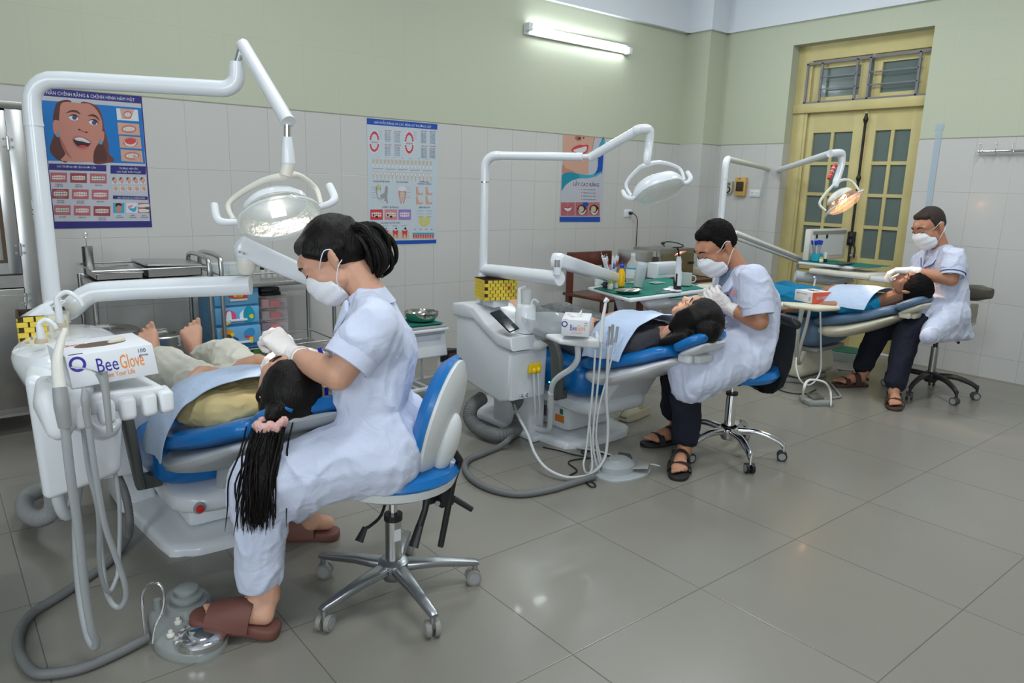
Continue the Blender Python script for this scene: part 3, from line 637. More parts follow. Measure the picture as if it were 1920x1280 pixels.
# coat hooks
c = at(1880, 283, x=XW - .03); t = thing('coat_hook_rail', 'chrome rail with hooks on the right-hand tiled wall', 'hook rail', c)
y0, z0 = at(1834, 284, x=XW - .03).y, at(1834, 284, x=XW - .03).z
m = MB(); m.tube([(XW - .03, y0, z0), (XW - .03, y0 - .62, z0 + .002)], .009, CHROME, 12); m.build('rail', t)
for k in range(6):
    y = y0 - .02 - k * .103; m = MB()
    m.tube([(XW - .002, y, z0 + .005), (XW - .045, y, z0 - .012), (XW - .06, y, z0 + .01), (XW - .058, y, z0 + .045)], .0042, CHROME, 8, smooth=4); m.ell((XW - .058, y, z0 + .05), .0075, CHROME, seg=10)
    m.tube([(XW - .02, y, z0 - .005), (XW - .045, y, z0 - .03), (XW - .055, y, z0 - .022)], .004, CHROME, 8, smooth=3); m.build('hook', t)
# strip of clear tape / duct on the tiles right of the door
a, b = at(1762, 235, x=XW - .004), at(1735, 395, x=XW - .004); m = MB()
TAPE = mat('clear_packing_tape', (.55, .66, .74), .15, alpha=.55)
m.bx(XW - .004, XW - .001, a.y - .022, a.y + .022, b.z - .8, a.z - .01, TAPE); m.bx(XW - .0055, XW - .0042, a.y - .03, a.y + .03, a.z - .03, a.z + .012, TAPE)
tag(m.build('tape_strip'), 'long clear tape strip running down the tiles right of the yellow door', 'tape')
# ------------------------------------------------------------ helpers for upholstery and housings
def sring(c, hw, ht, ax, az, n=24, e=3.2):
    out = []
    for k in range(n):
        t = 2 * pi * k / n; ct, st_ = cos(t), sin(t)
        out.append(V(c) + ax * (hw * math.copysign(abs(ct) ** (2 / e), ct)) + az * (ht * math.copysign(abs(st_) ** (2 / e), st_)))
    return out
def loft(mb, sts, m, e=3.2, ax=V((1, 0, 0)), n=24, rnd=True):
    """stations (centre, half width, half thickness) swept with rounded rectangles"""
    P = [V(s[0]) for s in sts]; R = []
    for i, s in enumerate(sts):
        d = (P[min(i + 1, len(P) - 1)] - P[max(i - 1, 0)]).normalized(); az = ax.cross(d)
        if az.z < 0 and abs(az.z) > .2: az = -az
        if rnd and i == 0: R.append(sring(P[i] - d * .012 , s[1] * .86, s[2] * .5, ax, az, n, e))
        R.append(sring(P[i], s[1], s[2], ax, az, n, e))
        if rnd and i == len(P) - 1: R.append(sring(P[i] + d * .012, s[1] * .86, s[2] * .5, ax, az, n, e))
    mb.rings(R, m); return mb
def interp(sts, n=4):
    """catmull interpolation of station lists (y, z, hw, ht) for a fixed x"""
    P = catmull([V((a, b, c)) for a, b, c, d in sts], n); Q = catmull([V((d, 0, i)) for i, (a, b, c, d) in enumerate(sts)], n)
    return [(p.x, p.y, p.z, q.x) for p, q in zip(P, Q)]
def rrect(w, h, r, n=4):
    out = []
    for cx, cy, a0 in ((w / 2 - r, h / 2 - r, 0), (-w / 2 + r, h / 2 - r, 90), (-w / 2 + r, -h / 2 + r, 180), (w / 2 - r, -h / 2 + r, 270)):
        for k in range(n + 1):
            a = radians(a0 + 90 * k / n); out.append((cx + r * cos(a), cy + r * sin(a)))
    return out
# ------------------------------------------------------------ dental chair
def dental_chair(cx, label, cush, shell, basem, kind=1, wk=1.0):
    t = thing('dental_chair', label, 'dental chair', (cx, 3.0, 0), 'dental chairs')
    def stn(l, n=4): return [((cx, y, z), w * (wk if y > 2.06 else 1), h) for y, z, w, h in interp(l, n)]
    m = MB(); loft(m, stn([(2.53, .462, .23, .035), (2.45, .485, .262, .045), (2.33, .515, .262, .042), (2.2, .555, .225, .036), (2.13, .585, .185, .034), (2.07, .605, .15, .03)]), cush); m.build('backrest', t)
    m = MB(); loft(m, stn([(2.53, .405, .20, .03), (2.44, .415, .255, .055), (2.33, .438, .262, .048), (2.2, .488, .228, .036), (2.13, .522, .185, .028), (2.06, .555, .15, .018)]), shell, e=2.6); m.build('backrest_shell', t, sub=0)
    m = MB(); loft(m, stn([(2.06, .618, .10, .02), (2.035, .630, .13, .028), (1.99, .655, .135, .03), (1.94, .682, .12, .026), (1.92, .694, .09, .02)]), cush); h = m.build('headrest', t)
    m = MB(); loft(m, stn([(2.04, .585, .09, .016), (2.0, .605, .115, .02), (1.95, .632, .11, .02), (1.92, .652, .09, .012)]), shell, e=2.6)
    m.box((cx - .0, 2.0, .575), (.10, .10, .035), shell, .01, None); m.build('headrest_shell', h)
    m = MB(); m.tube([(cx, 2.14, .52), (cx, 2.05, .56), (cx, 1.98, .585)], .016, CHROME, 10); m.box((cx - .085, 2.0, .58), (.03, .07, .04), shell, .01); m.build('headrest_bracket', h)
    m = MB(); loft(m, stn([(2.50, .372, .235, .075), (2.56, .372, .262, .095), (2.8, .372, .268, .098), (3.05, .375, .262, .09), (3.12, .39, .24, .07)]), cush, e=4); m.build('seat', t)
    m = MB(); loft(m, stn([(3.12, .42, .21, .045), (3.3, .425, .215, .045), (3.55, .42, .20, .042), (3.68, .41, .16, .03)]), cush); m.build('leg_rest', t)
    m = MB(); loft(m, stn([(3.1, .35, .16, .025), (3.4, .365, .17, .02), (3.66, .37, .13, .015)]), shell); m.build('leg_rest_shell', t)
    if kind == 1:
        m = MB(); loft(m, stn([(2.44, .235, .17, .035), (2.52, .235, .225, .05), (2.8, .24, .23, .052), (3.08, .25, .21, .045)]), basem, e=4); pan = m.build('seat_pan', t)
        m = MB(); m.hull([((cx - .09, 2.46, .36), .02), ((cx + .20, 2.46, .36), .02), ((cx - .05, 2.36, .455), .012), ((cx + .21, 2.36, .455), .012), ((cx - .10, 2.47, .27), .02), ((cx + .20, 2.47, .27), .02)], shell); m.build('recline_bracket', t)
        if wk > 1: m = MB(); m.lathe([(.020, 0), (.020, .004), (.014, .006)], GREY, frame((cx - .19, 2.419, .235), (0, -1, 0))); m.lathe([(.013, 0), (.013, .009), (.001, .011)], REDP, frame((cx - .19, 2.416, .235), (0, -1, 0))); m.build('stop_button', pan)
        m = MB()
        m.bx(cx - .17, cx + .17, 2.66, 3.3, .05, .215, basem, .03); m.build('lift_housing', t)
        # wide base plate
        m = MB(); q = [(-.27, 3.45 - 3), (-.27, 2.68 - 3), (-.21, 2.565 - 3), (-.12, 2.535 - 3), (.13, 2.535 - 3), (.20, 2.57 - 3), (.25, 2.68 - 3), (.25, 3.45 - 3)]
        qs = catmull([V((x, y, 0)) for x, y in q], 3, True); R_ = []
        for s_, z in ((1, 0), (1, .022), (.985, .032), (.93, .042), (.7, .050), (.05, .052)): R_.append([V((cx + p.x * s_, 2.99 + (p.y + .01) * s_, z)) for p in qs])
        m.rings(R_, basem); m.build('base_plate', t)
    else:
        m = MB(); m.hull([((cx + a, b, c), .045) for a, b, c in ((-.20, 2.62, .09), (.20, 2.62, .09), (-.2, 3.25, .09), (.2, 3.25, .09), (-.21, 2.66, .22), (.21, 2.66, .22), (-.21, 3.3, .22), (.21, 3.3, .22))], basem); m.build('base_housing', t)
        m = MB(); m.bx(cx - .19, cx + .19, 2.5, 3.1, .245, .275, GREY, .01); m.build('seat_frame', t)
        m = MB(); m.prism([(-.24, .3), (-.24, -.42), (-.18, -.5), (.18, -.5), (.24, -.42), (.24, .3)], .035, GREY, Matrix.Translation(V((cx, 3.1, 0))), .01); m.build('base_plate', t)
    am = mat('armrest_grey', (.085, .09, .085), .4) if kind == 1 else CREAM2
    m = MB()
    if kind == 1:
        loft(m, [((cx - .335, 2.57, .30), .014, .03), ((cx - .345, 2.565, .40), .017, .04), ((cx - .355, 2.57, .52), .018, .035), ((cx - .36, 2.60, .585), .019, .03), ((cx - .36, 2.70, .605), .02, .022), ((cx - .36, 2.88, .60), .02, .018)], am, ax=V((1, 0, 0)))
        m.box((cx - .30, 2.60, .30), (.08, .05, .05), am, .01)
    else:
        m.hull([((cx - .27, 2.72, .30), .03), ((cx - .27, 2.95, .36), .035), ((cx - .27, 2.66, .40), .02), ((cx - .27, 2.85, .44), .02)], am); m.box((cx - .24, 2.85, .30), (.06, .1, .05), am, .01)
    m.build('armrest', t)
    return t
CH1, CH2, CH3 = .82, 2.73, 4.97
dental_chair(CH1, 'blue vinyl dental chair holding the girl in yellow, nearest the camera', BLUEV, mat('pale_grey_shell', (.42, .44, .45), .35), WHITE, 1, 1.13)
c2 = dental_chair(CH2, 'bright blue dental chair in the middle, orange sticker on its white base', BLUEV, mat('white_shell', (.68, .69, .71), .3), WHITE)
c3 = dental_chair(CH3, 'dusty blue and cream dental chair by the yellow door, furthest away', BLUEG, CREAM, CREAM, 2)
m = MB(); X_ = CH2 - .2345
m.bx(CH2 - .1712, CH2 - .170, 2.83, 2.90, .10, .16, mat('qr_sheet_grey', (.16, .16, .17), .6)); m.build('grey_sticker', c2)
m = MB(); m.bx(CH2 - .1712, CH2 - .170, 2.69, 2.76, .095, .135, mat('orange_sticker', (.75, .22, .02), .5)); m.bx(CH2 - .1712, CH2 - .170, 2.70, 2.725, .14, .17, mat('green_sticker', (.02, .18, .07), .5)); m.build('warning_sticker', c2)
# ------------------------------------------------------------ operating light: pole arm, spring arm and head
def lamp_head(t, M, w, h, variant, glow, estr, yoke_top):
    """M: local x = width, local y = short axis, local z = away from the beam (back of the lamp)"""
    refl = mat('reflector_%d' % variant, (.86, .86, .78) if variant != 3 else (.9, .5, .3), .18, .85, bump=.25, bscale=45)
    D = Matrix.Diagonal((w, h, 1, 1))
    if variant == 2:
        out = [(-1, -.15), (-.55, -.95), (.55, -.95), (1, -.15), (.86, .35), (.4, .9), (-.4, .9), (-.86, .35)]
        m = MB(); R = []
        for s_, z in ((1.0, -.012), (1.03, 0), (1.0, .018), (.86, .045), (.55, .062), (.1, .068)): R.append([M @ V((x * w * s_, y * h * s_, z)) for x, y in catmull2(out)])
        m.rings(R, WHITE); hd = m.build('lamp_housing', t)
        m = MB(); R = [[M @ V((x * w * s_, y * h * s_, z)) for x, y in catmull2(out)] for s_, z in ((.93, -.013), (.80, -.014), (.5, -.0145), (.05, -.015))]; m.rings(R, refl); m.build('reflector', hd)
        m = MB(); R = [[M @ V((x * w * s_, y * h * s_, z)) for x, y in catmull2(out)] for s_, z in ((1.0, -.012), (.97, -.028), (.8, -.042), (.4, -.05), (.05, -.052))]; m.rings(R, GLASSM); m.build('lens_cover', hd)
    else:
        m = MB(); m.lathe([(.80, .030), (.82, .045), (.66, .068), (.4, .082), (.05, .088)], WHITE if variant == 1 else CREAM2, M @ D, 32); hd = m.build('lamp_housing', t)
        m = MB(); m.lathe([(1.0, -.012), (.92, .012), (.72, .036), (.4, .052), (.05, .058)], refl, M @ D, 32, cap=False); m.build('reflector', hd)
        m = MB(); m.lathe([(1.06, -.008), (1.06, -.016), (1.0, -.018), (.98, -.014)], CLEARB, M @ D, 32, cap=False)
        m.lathe([(1.03, -.016), (.95, -.034), (.7, -.050), (.3, -.060), (.05, -.062)], GLASSM, M @ D, 32); m.build('lens_cover', hd)
    m = MB(); m.tube([M @ V((-.022, 0, .004)), M @ V((.022, 0, .004))], .010, mat('lamp_bulb_%d' % variant, (1, 1, 1), .3, emis=glow, estr=estr), 12); m.build('bulb', hd)
    # yoke arch
    ym = CREAM2 if variant != 2 else WHITE
    m = MB(); a, b = M @ V((-w * 1.10, 0, .01)), M @ V((w * 1.10, 0, .01)); top = V(yoke_top)
    c1 = a + (M.to_3x3() @ V((-.006, 0, 1))).normalized() * .07; c2_ = b + (M.to_3x3() @ V((.006, 0, 1))).normalized() * .07
    m.tube([a, c1, top * .55 + c1 * .45 + V((0, 0, .018)), top, top * .55 + c2_ * .45 + V((0, 0, .018)), c2_, b], [.008, .009, .010, .012, .010, .009, .008], ym, 10, smooth=6); m.build('yoke', t)
    for s_ in (-1, 1):
        m = MB()
        if variant == 1: pts = [M @ V((s_ * w * 1.05, 0, .0)), M @ V((s_ * w * 1.35, -.01, .0)), M @ V((s_ * w * 1.48, -.01, .02)), M @ V((s_ * w * 1.46, -.01, .075))]; r = [.010, .012, .013, .012]
        elif variant == 2: pts = [M @ V((s_ * w * .98, 0, .0)), M @ V((s_ * w * 1.16, -.01, -.01)), M @ V((s_ * w * 1.34, -.01, .01)), M @ V((s_ * w * 1.34, 0, .05))]; r = [.010, .012, .012, .010]
        else: pts = [M @ V((s_ * w * .7, -h * .95, -.014)), M @ V((s_ * w * 1.1, -h * .6, -.014)), M @ V((s_ * w * 1.22, 0, -.014)), M @ V((s_ * w * 1.2, h * .9, -.014))]; r = .008
        m.tube(pts, r, WHITEP if variant < 3 else CREAM2, 10, smooth=5); m.build('lamp_handle', t)
def catmull2(pts, n=3): return [(q.x, q.y) for q in catmull([V((x, y, 0)) for x, y in pts], n, True)]
def basis(w, zax, c):
    z = V(zax).normalized(); x = V(w); x = (x - z * x.dot(z)).normalized(); y = z.cross(x)
    M = Matrix((x, y, z)).transposed().to_4x4(); M.translation = V(c); return M
def spot(name, loc, target, power, col, size=.9, blend=.6, rad=.03):
    l = bpy.data.lights.new(name, 'SPOT'); l.energy = power; l.color = col; l.spot_size = size; l.spot_blend = blend; l.shadow_soft_size = rad
    o = bpy.data.objects.new(name, l); COL.objects.link(o); o.location = loc; o.rotation_euler = (V(target) - V(loc)).to_track_quat('-Z', 'Y').to_euler()
# --- light 1
P1 = V((.315, 2.80, 0)); zt = 1.612
t = thing('operating_light', 'big white operating light on thick tube arm over the nearest dental chair', 'dental light', (.315, 2.8, .90), 'operating lights')
e1 = at(452, 166, z=1.615); j1 = V((e1.x + .012, e1.y - .008, 1.70))
m = MB(); m.tube([(P1.x, P1.y, .84), (P1.x, P1.y, 1.2), (P1.x, P1.y, 1.47)], [.027, .0265, .026], WHITE, 20); m.build('lamp_pole', t)
m = MB(); m.tube([(P1.x, P1.y, 1.468), (P1.x, P1.y, 1.476)], .028, WHITE, 20)
d = (e1 - V((P1.x, P1.y, 1.615))).normalized()
A = V((P1.x, P1.y, 1.476)); pts = [A, A + V((0, 0, .05))]
for k in range(1, 6):
    a = pi / 2 * k / 6; pts.append(A + V((0, 0, .06)) + d * .075 * (1 - cos(a)) + V((0, 0, .075)) * sin(a))
pts += [V((P1.x, P1.y, 1.611)) + d * .10]; q = V((e1.x, e1.y, 1.611)); pts += [q - d * .06]
for k in range(1, 6):
    a = pi / 2 * k / 6; pts.append(q - d * .06 + d * .05 * sin(a) + V((0, 0, .05)) * (1 - cos(a)))
pts += [q - d * .01 + V((0, 0, .055)), q - d * .01 + V((0, 0, .075))]
m.tube(pts, .0265, WHITE, 20); m.build('horizontal_arm', t)
jt = q - d * .01 + V((0, 0, .075)); top = at(455, 84, y=jt.y + .01); bot = at(540, 228, y=2.24)
m = MB(); m.cyl(jt, jt + V((.016, 0, .05)), .012, CHROME); m.cyl(jt + V((0, 0, .0)), jt + V((0, 0, .012)), .024, WHITE)
m.build('pivot_pin', t)
m = MB(); m.tube([top, bot], [.0215, .022], WHITE, 20); m.cyl(bot + (bot - top).normalized() * -.004 + V((0, 0, -.0)), bot + (bot - top).normalized() * .004, .0228, WHITEP); m.build('spring_arm', t)
s0 = bot + V((-.004, 0, -.025)); s1 = at(535, 330, y=2.24)
m = MB(); m.cyl(bot + V((-.002, 0, -.01)), s0 + V((0, 0, -.03)), .011, CHROME); m.tube([s0 + V((0, 0, -.02)), s0 + V((0, 0, -.05)), s0 + V((0, 0, -.095)), s0 + V((0, 0, -.10))], [.014, .018, .0225, .022], WHITE, 20)
m.tube([s0 + V((0, 0, -.10)), s1], [.021, .019], CREAM2, 20); m.build('lamp_stem', t)
LH1 = at(523, 402, y=2.26)
M1 = basis((.80, -.62, -.20), (.06, .62, .62), LH1)
lamp_head(t, M1, .122, .088, 1, (1, .95, .8), 5, s1)
spot('operating_light_beam', M1 @ V((0, 0, -.075)), (.84, 2.17, .78), 6, (1, .95, .85), .65)
# --- light 2
P2 = V((2.31, 3.10, 0))
t = thing('operating_light', 'white operating light with six-sided lens over the middle dental chair', 'dental light', (2.31, 3.1, .70), 'operating lights')
m = MB(); m.cyl((P2.x, P2.y, .70), (P2.x, P2.y, .86), .030, WHITE); m.lathe([(.05, 0), (.045, .01), (.032, .018)], WHITE, Matrix.Translation(V((P2.x, P2.y, .70))))
m.tube([(P2.x, P2.y, .85), (P2.x, P2.y, 1.34)], [.0235, .021], WHITE, 16); m.cyl((P2.x, P2.y, 1.338), (P2.x, P2.y, 1.345), .0225, CHROME); m.build('lamp_pole', t)
e2 = at(1092, 294, z=1.475); d = (e2 - V((P2.x, P2.y, 1.475))); d.z = 0; d.normalize()
m = MB(); A = V((P2.x, P2.y, 1.345)); pts = [A, A + V((0, 0, .06))] + [A + V((0, 0, .07)) + d * .06 * (1 - cos(pi / 2 * k / 5)) + V((0, 0, .06)) * sin(pi / 2 * k / 5) for k in range(1, 6)] + [V((P2.x, P2.y, 1.475)) + d * .08]
m.tube(pts, .0235, WHITE, 16); m.tube([V((P2.x, P2.y, 1.475)) + d * .075, V((e2.x, e2.y, 1.475))], [.0215, .019], WHITE, 16); m.build('horizontal_arm', t)
u1 = at(1194, 245, y=2.42); jn = at(1108, 294, y=e2.y - .01)
m = MB(); m.cyl(V((e2.x, e2.y, 1.475)) - d * .01, jn, .012, WHITEP); m.ell(jn, (.022, .022, .022), WHITE); m.build('elbow_joint', t)
m = MB(); m.tube([jn, u1], .0215, WHITE, 16); m.build('spring_arm', t)
el = at(1216, 246, y=2.40); dn = at(1213, 306, y=2.38)
m = MB(); m.tube([u1, u1 + (u1 - jn).normalized() * .012, el + V((-.004, 0, .008)), el + V((.010, 0, -.02)), el + V((.008, 0, -.06)), dn + V((0, 0, .03)), dn], [.0235, .0235, .023, .022, .021, .019, .017], WHITE, 16, smooth=4); m.build('lamp_stem', t)
LH2 = at(1235, 356, y=2.36); M2 = basis((.80, -.60, .12), (.05, .52, .72), LH2)
lamp_head(t, M2, .125, .092, 2, (1, .93, .78), 4, dn + V((0, 0, -.006)))
spot('operating_light_beam', M2 @ V((0, 0, -.075)), (2.72, 2.14, .80), 5, (1, .9, .8), .55)
# --- light 3
P3 = V((4.60, 3.26, 0))
t = thing('operating_light', 'cream operating light glowing orange in front of the yellow door', 'dental light', (4.6, 3.26, .75), 'operating lights')
m = MB(); m.cyl((P3.x, P3.y, .62), (P3.x, P3.y, 1.42), .024, WHITE); m.cyl((P3.x, P3.y, 1.415), (P3.x, P3.y, 1.42), .025, CREAM2); m.build('lamp_pole', t)
e3 = at(1448, 318, z=1.545); z3 = 1.56; d = (e3 - V((P3.x, P3.y, z3))); d.z = 0; d.normalize()
m = MB(); A = V((P3.x, P3.y, 1.42)); pts = [A, A + V((0, 0, .06))] + [A + V((0, 0, .08)) + d * .06 * (1 - cos(pi / 2 * k / 5)) + V((0, 0, .06)) * sin(pi / 2 * k / 5) for k in range(1, 6)] + [V((P3.x, P3.y, z3)) + d * .08]
m.tube(pts, .025, WHITE, 16); m.tube([V((P3.x, P3.y, z3)) + d * .075, V((e3.x, e3.y, z3 - .015))], .021, CREAM2, 16); m.build('horizontal_arm', t)
e3 = V((e3.x, e3.y, z3 - .015)); jn = at(1450, 322, y=e3.y - .03); u3 = at(1556, 288, y=2.62)
m = MB(); m.tube([e3 - d * .01, e3 + d * .02 + V((0, 0, -.015)), jn], .021, WHITE, 12, smooth=4); m.ell(jn, .026, WHITE); m.build('elbow_joint', t)
m = MB(); m.tube([jn, u3], .0235, WHITE, 16); m.build('spring_arm', t)
el = at(1577, 292, y=2.60); dn = at(1568, 340, y=2.58)
m = MB(); m.tube([u3, el + V((-.01, 0, .018)), el + V((.012, 0, -.012)), at(1577, 312, y=2.59), dn, at(1566, 350, y=2.575)], [.0255, .026, .026, .023, .024, .018], WHITE, 16, smooth=4); m.build('lamp_stem', t)
m = MB(); a_, b_ = at(1566, 308, y=2.56), at(1554, 335, y=2.56); m.tube([a_, b_], [.012, .012], REDP, 10)
for k in range(3): c_ = a_.lerp(b_, .25 + .25 * k); m.tube([c_, c_.lerp(b_, .06)], .0135, PAPER, 10)
m.build('red_tape_roll', t)
LH3 = at(1581, 378, y=2.52); M3 = basis((.62, -.66, .30), (-.12, .58, .66), LH3)
lamp_head(t, M3, .115, .08, 3, (1, .5, .15), 25, at(1570, 342, y=2.57))
spot('operating_light_beam', M3 @ V((0, 0, -.075)), (4.97, 2.14, .80), 16, (1, .62, .35), .75)
_l = bpy.data.lights.new('operating_bulb_glow', 'POINT'); _l.energy = .8; _l.color = (1, .45, .18); _l.shadow_soft_size = .02
_o = bpy.data.objects.new('operating_bulb_glow', _l); COL.objects.link(_o); _o.location = M3 @ V((0, 0, .0))
# ------------------------------------------------------------ unit 1: cuspidor tower, arm, holder, hoses
t1 = thing('dental_unit', 'white dental tower with glossy round basin top and hanging hoses, at far left', 'dental unit', (.3, 2.5, .0), 'dental units')
body = WHITE
m = MB(); m.hull([((.195, 2.16, .50), .02), ((.185, 2.16, .80), .02), ((.335, 2.16, .54), .03), ((.36, 2.2, .72), .03), ((.26, 2.80, .52), .02), ((.26, 2.80, .80), .02), ((.40, 2.80, .60), .03), ((.40, 2.8, .76), .03)], body); m.build('tower_cabinet', t1)
m = MB(); m.hull([((CH1 - .30, 3.06, .02), .02), ((CH1 - .20, 3.06, .02), .02), ((CH1 - .30, 3.3, .02), .02), ((CH1 - .2, 3.3, .02), .02), ((CH1 - .27, 3.1, .34), .02), ((CH1 - .25, 3.1, .34), .02), ((CH1 - .27, 3.26, .34), .02)], body); m.bx(.30, .58, 2.78, 3.2, .26, .54, body, .02); m.build('support_column', t1)
C0 = at(128, 664, y=2.36)
m = MB(); R = []
for s_, z in ((.10, -.12), (.55, -.115), (.85, -.07), (.98, -.02), (1.0, .005), (.97, .022), (.80, .036), (.4, .042), (.04, .043)):
    ring = []
    for k in range(36):
        a = 2 * pi * k / 36; x, y = cos(a), sin(a); rx = .138; ry = .17 if y < 0 else .34
        ring.append(V((C0.x + .004 + x * rx * s_ + (.0 if y < 0 else y * .05), C0.y + .03 + y * ry * s_, C0.z + z - .005)))
    R.append(ring)
m.rings(R, CERAM); bs = m.build('basin_top', t1)
def faucet(px, py, h, r, parent, y, lean=0.03):
    b = at(px, py, y=y); m = MB(); m.lathe([(r * 1.5, 0), (r * 1.5, .006), (r * 1.1, .012)], mat('limescale_beige', (.5, .42, .32), .7), Matrix.Translation(b))
    m.tube([b, b + V((0, 0, h * .5)), b + V((.0, 0, h * .85)), b + V((.25 * h, -.1 * h, h)), b + V((.5 * h, -.2 * h, h * .80)), b + V((.58 * h, -.24 * h, h * .6))], [r, r * .9, r * .7, r * .6, r * .5, r * .45], CERAM, 12, smooth=4); m.build('water_spout', parent)
faucet(78, 642, .062, .011, bs, 2.30); faucet(113, 612, .10, .011, bs, 2.42)
g = at(110, 622, y=2.45); tag(MB().lathe([(.022, 0), (.026, .005), (.033, .075), (.0335, .078), (.031, .075), (.024, .008), (.001, .007)], GLASSM, Matrix.Translation(g + V((0, 0, -.02))), 24).build('drinking_glass'), 'clear drinking glass on the basin top beside the yellow basket', 'glass')
# swing arm with its knuckle
m = MB(); z0 = .935; a0 = V((.325, 2.78, .84)); 
aend = at(470, 534, z=.975); m.tube([a0, a0 + V((.005, 0, .03)), at(133, 578, y=2.72), at(165, 553, y=2.70), at(215, 545, y=2.66), aend], [.034, .034, .034, .0335, .033, .033], WHITE, 20, smooth=6); m.build('swing_arm', t1)
# assistant instrument holder
hd = at(215, 745, y=1.96); hx = V((1, 0, 0)); A_ = at(90, 770, y=1.93); B_ = at(300, 742, y=1.96)
m = MB(); dirx = (B_ - A_); dirx.z = 0; L_ = dirx.length; dirx.normalize(); diry = V((0, 0, 1)).cross(dirx)
MH = Matrix((dirx, diry, V((0, 0, 1)))).transposed().to_4x4(); MH.translation = V((A_.x, A_.y, A_.z))
m.hull([(MH @ V(p), r) for p, r in (((.02, .0, -.045), .03), ((.015, .02, .015), .035), ((.03, .14, -.02), .03), ((.03, .14, .03), .02), ((.085, .02, .03), .02), ((.085, .12, .03), .02))], WHITEP)
m.hull([(MH @ V(p), .012) for p in ((.06, .012, .012), (L_ + .005, .012, .0), (.06, .02, -.022), (L_ + .005, .02, -.026), (.06, .14, .02), (L_, .12, .005), (.06, .14, -.02), (L_, .12, -.02))], WHITEP)
hold = m.build('instrument_holder', t1)
for k, xx in enumerate((.068, .122, .170, .220, .262)):
    m = MB(); a, b = (xx - .024, xx + .012) if k % 2 == 0 else (xx - .012, xx + .024)
    for s_ in (0,):
        m.hull([(MH @ V(p), .011) for p in ((xx - .009, .03, -.004), (xx + .009, .03, -.004), (xx - .008, -.006, -.010), (xx + .008, -.006, -.010), (xx - .006, -.012, -.044), (xx + .006, -.012, -.044), (xx - .005, .008, -.05), (xx + .005, .008, -.05))], WHITEP)
    m.build('holder_slot', hold)
m = MB(); m.hull([(MH @ V(p), .002) for p in ((.03, .03, .052), (.075, .03, .052), (.03, .11, .052), (.075, .11, .052))], PAPER); m.build('key_label', hold)
m = MB(); m.tube([MH @ V((.05, .08, -.06)), at(150, 795, y=2.06), at(185, 812, y=2.1), at(208, 805, y=2.14), at(214, 785, y=2.2), at(212, 770, y=2.3)], .019, WHITE, 14, smooth=5); m.build('holder_arm', t1)
# handpieces
def hp(pts, r, m_, name, parent): o = MB().tube(pts, r, m_, 14, smooth=4).build(name, parent); return o
y_ = 1.90
hp([at(122, 618, y=2.0), at(113, 645, y=1.97), at(107, 680, y=1.94), at(112, 728, y=1.91)], [.007, .009, .012, .014], mat('ivory_tip', (.70, .68, .62), .4), 'suction_tip', t1)
hp([at(112, 726, y=1.91), at(116, 760, y=1.90), at(122, 800, y=1.90)], [.015, .017, .014], GREY, 'suction_handpiece', t1)
hp([at(157, 727, y=1.91), at(160, 748, y=1.90), at(162, 775, y=1.90), at(166, 800, y=1.9)], [.004, .010, .0085, .007], GREY, 'saliva_handpiece', t1)
o = hp([at(190, 698, y=1.92), at(197, 725, y=1.91), at(203, 780, y=1.90), at(206, 810, y=1.9)], [.014, .009, .0075, .007], GREY, 'air_water_syringe', t1)
m = MB(); m.tube([at(190, 702, y=1.90), at(172, 694, y=1.90), at(155, 690, y=1.91), at(133, 688, y=1.92)], [.0035, .002, .0018, .0018], CHROME, 8); m.build('syringe_nozzle', o)
# hanging hoses
def hose(pxs, r, m_, name, parent, sm=5): return MB().tube([at(a, b, y=c) for a, b, c in pxs], r, m_, 10, smooth=sm).build(name, parent)
hose([(122, 800, 1.9), (132, 890, 1.92), (148, 1000, 1.97), (160, 1110, 2.02), (172, 1180, 2.05), (181, 1203, 2.07), (176, 1212, 2.09), (163, 1185, 2.12), (151, 1120, 2.16), (144, 1040, 2.2), (143, 960, 2.24), (150, 880, 2.28)], .0105, HOSEG, 'suction_hose', t1)
hose([(156, 800, 1.95), (166, 880, 1.98), (184, 960, 2.0), (186, 1050, 2.03), (193, 1092, 2.05), (204, 1110, 2.07), (215, 1092, 2.09), (222, 1060, 2.12), (224, 950, 2.15), (212, 860, 2.18), (206, 800, 2.2)], .0058, HOSEG, 'saliva_hose', t1)
hose([(166, 800, 1.9), (178, 880, 1.92), (196, 980, 1.96), (216, 1040, 1.99), (233, 1090, 2.01), (236, 1120, 2.03), (225, 1138, 2.05), (209, 1130, 2.07), (197, 1095, 2.1), (189, 1030, 2.14), (184, 940, 2.18), (176, 870, 2.24)], .0075, HOSEG, 'air_hose', t1)
hose([(98, 830, 2.2), (104, 900, 2.2), (112, 945, 2.2), (125, 965, 2.22), (137, 950, 2.25), (144, 910, 2.3), (150, 870, 2.35)], .0165, mat('drain_pipe_grey', (.50, .53, .54), .35), 'drain_pipe', t1)
fh = MB(); pts = [at(95, 890, y=2.9), at(101, 930, y=2.92), at(98, 958, y=2.96), at(72, 972, y=3.02), at(48, 958, y=3.12), at(48, 935, y=3.25), at(68, 922, y=3.35), at(98, 915, y=3.4)]
P_ = catmull(pts, 16); fh.tube(P_, [.030 + .0022 * (i % 2) for i in range(len(P_))], GREY, 14); fh.build('ribbed_drain_hose', t1)
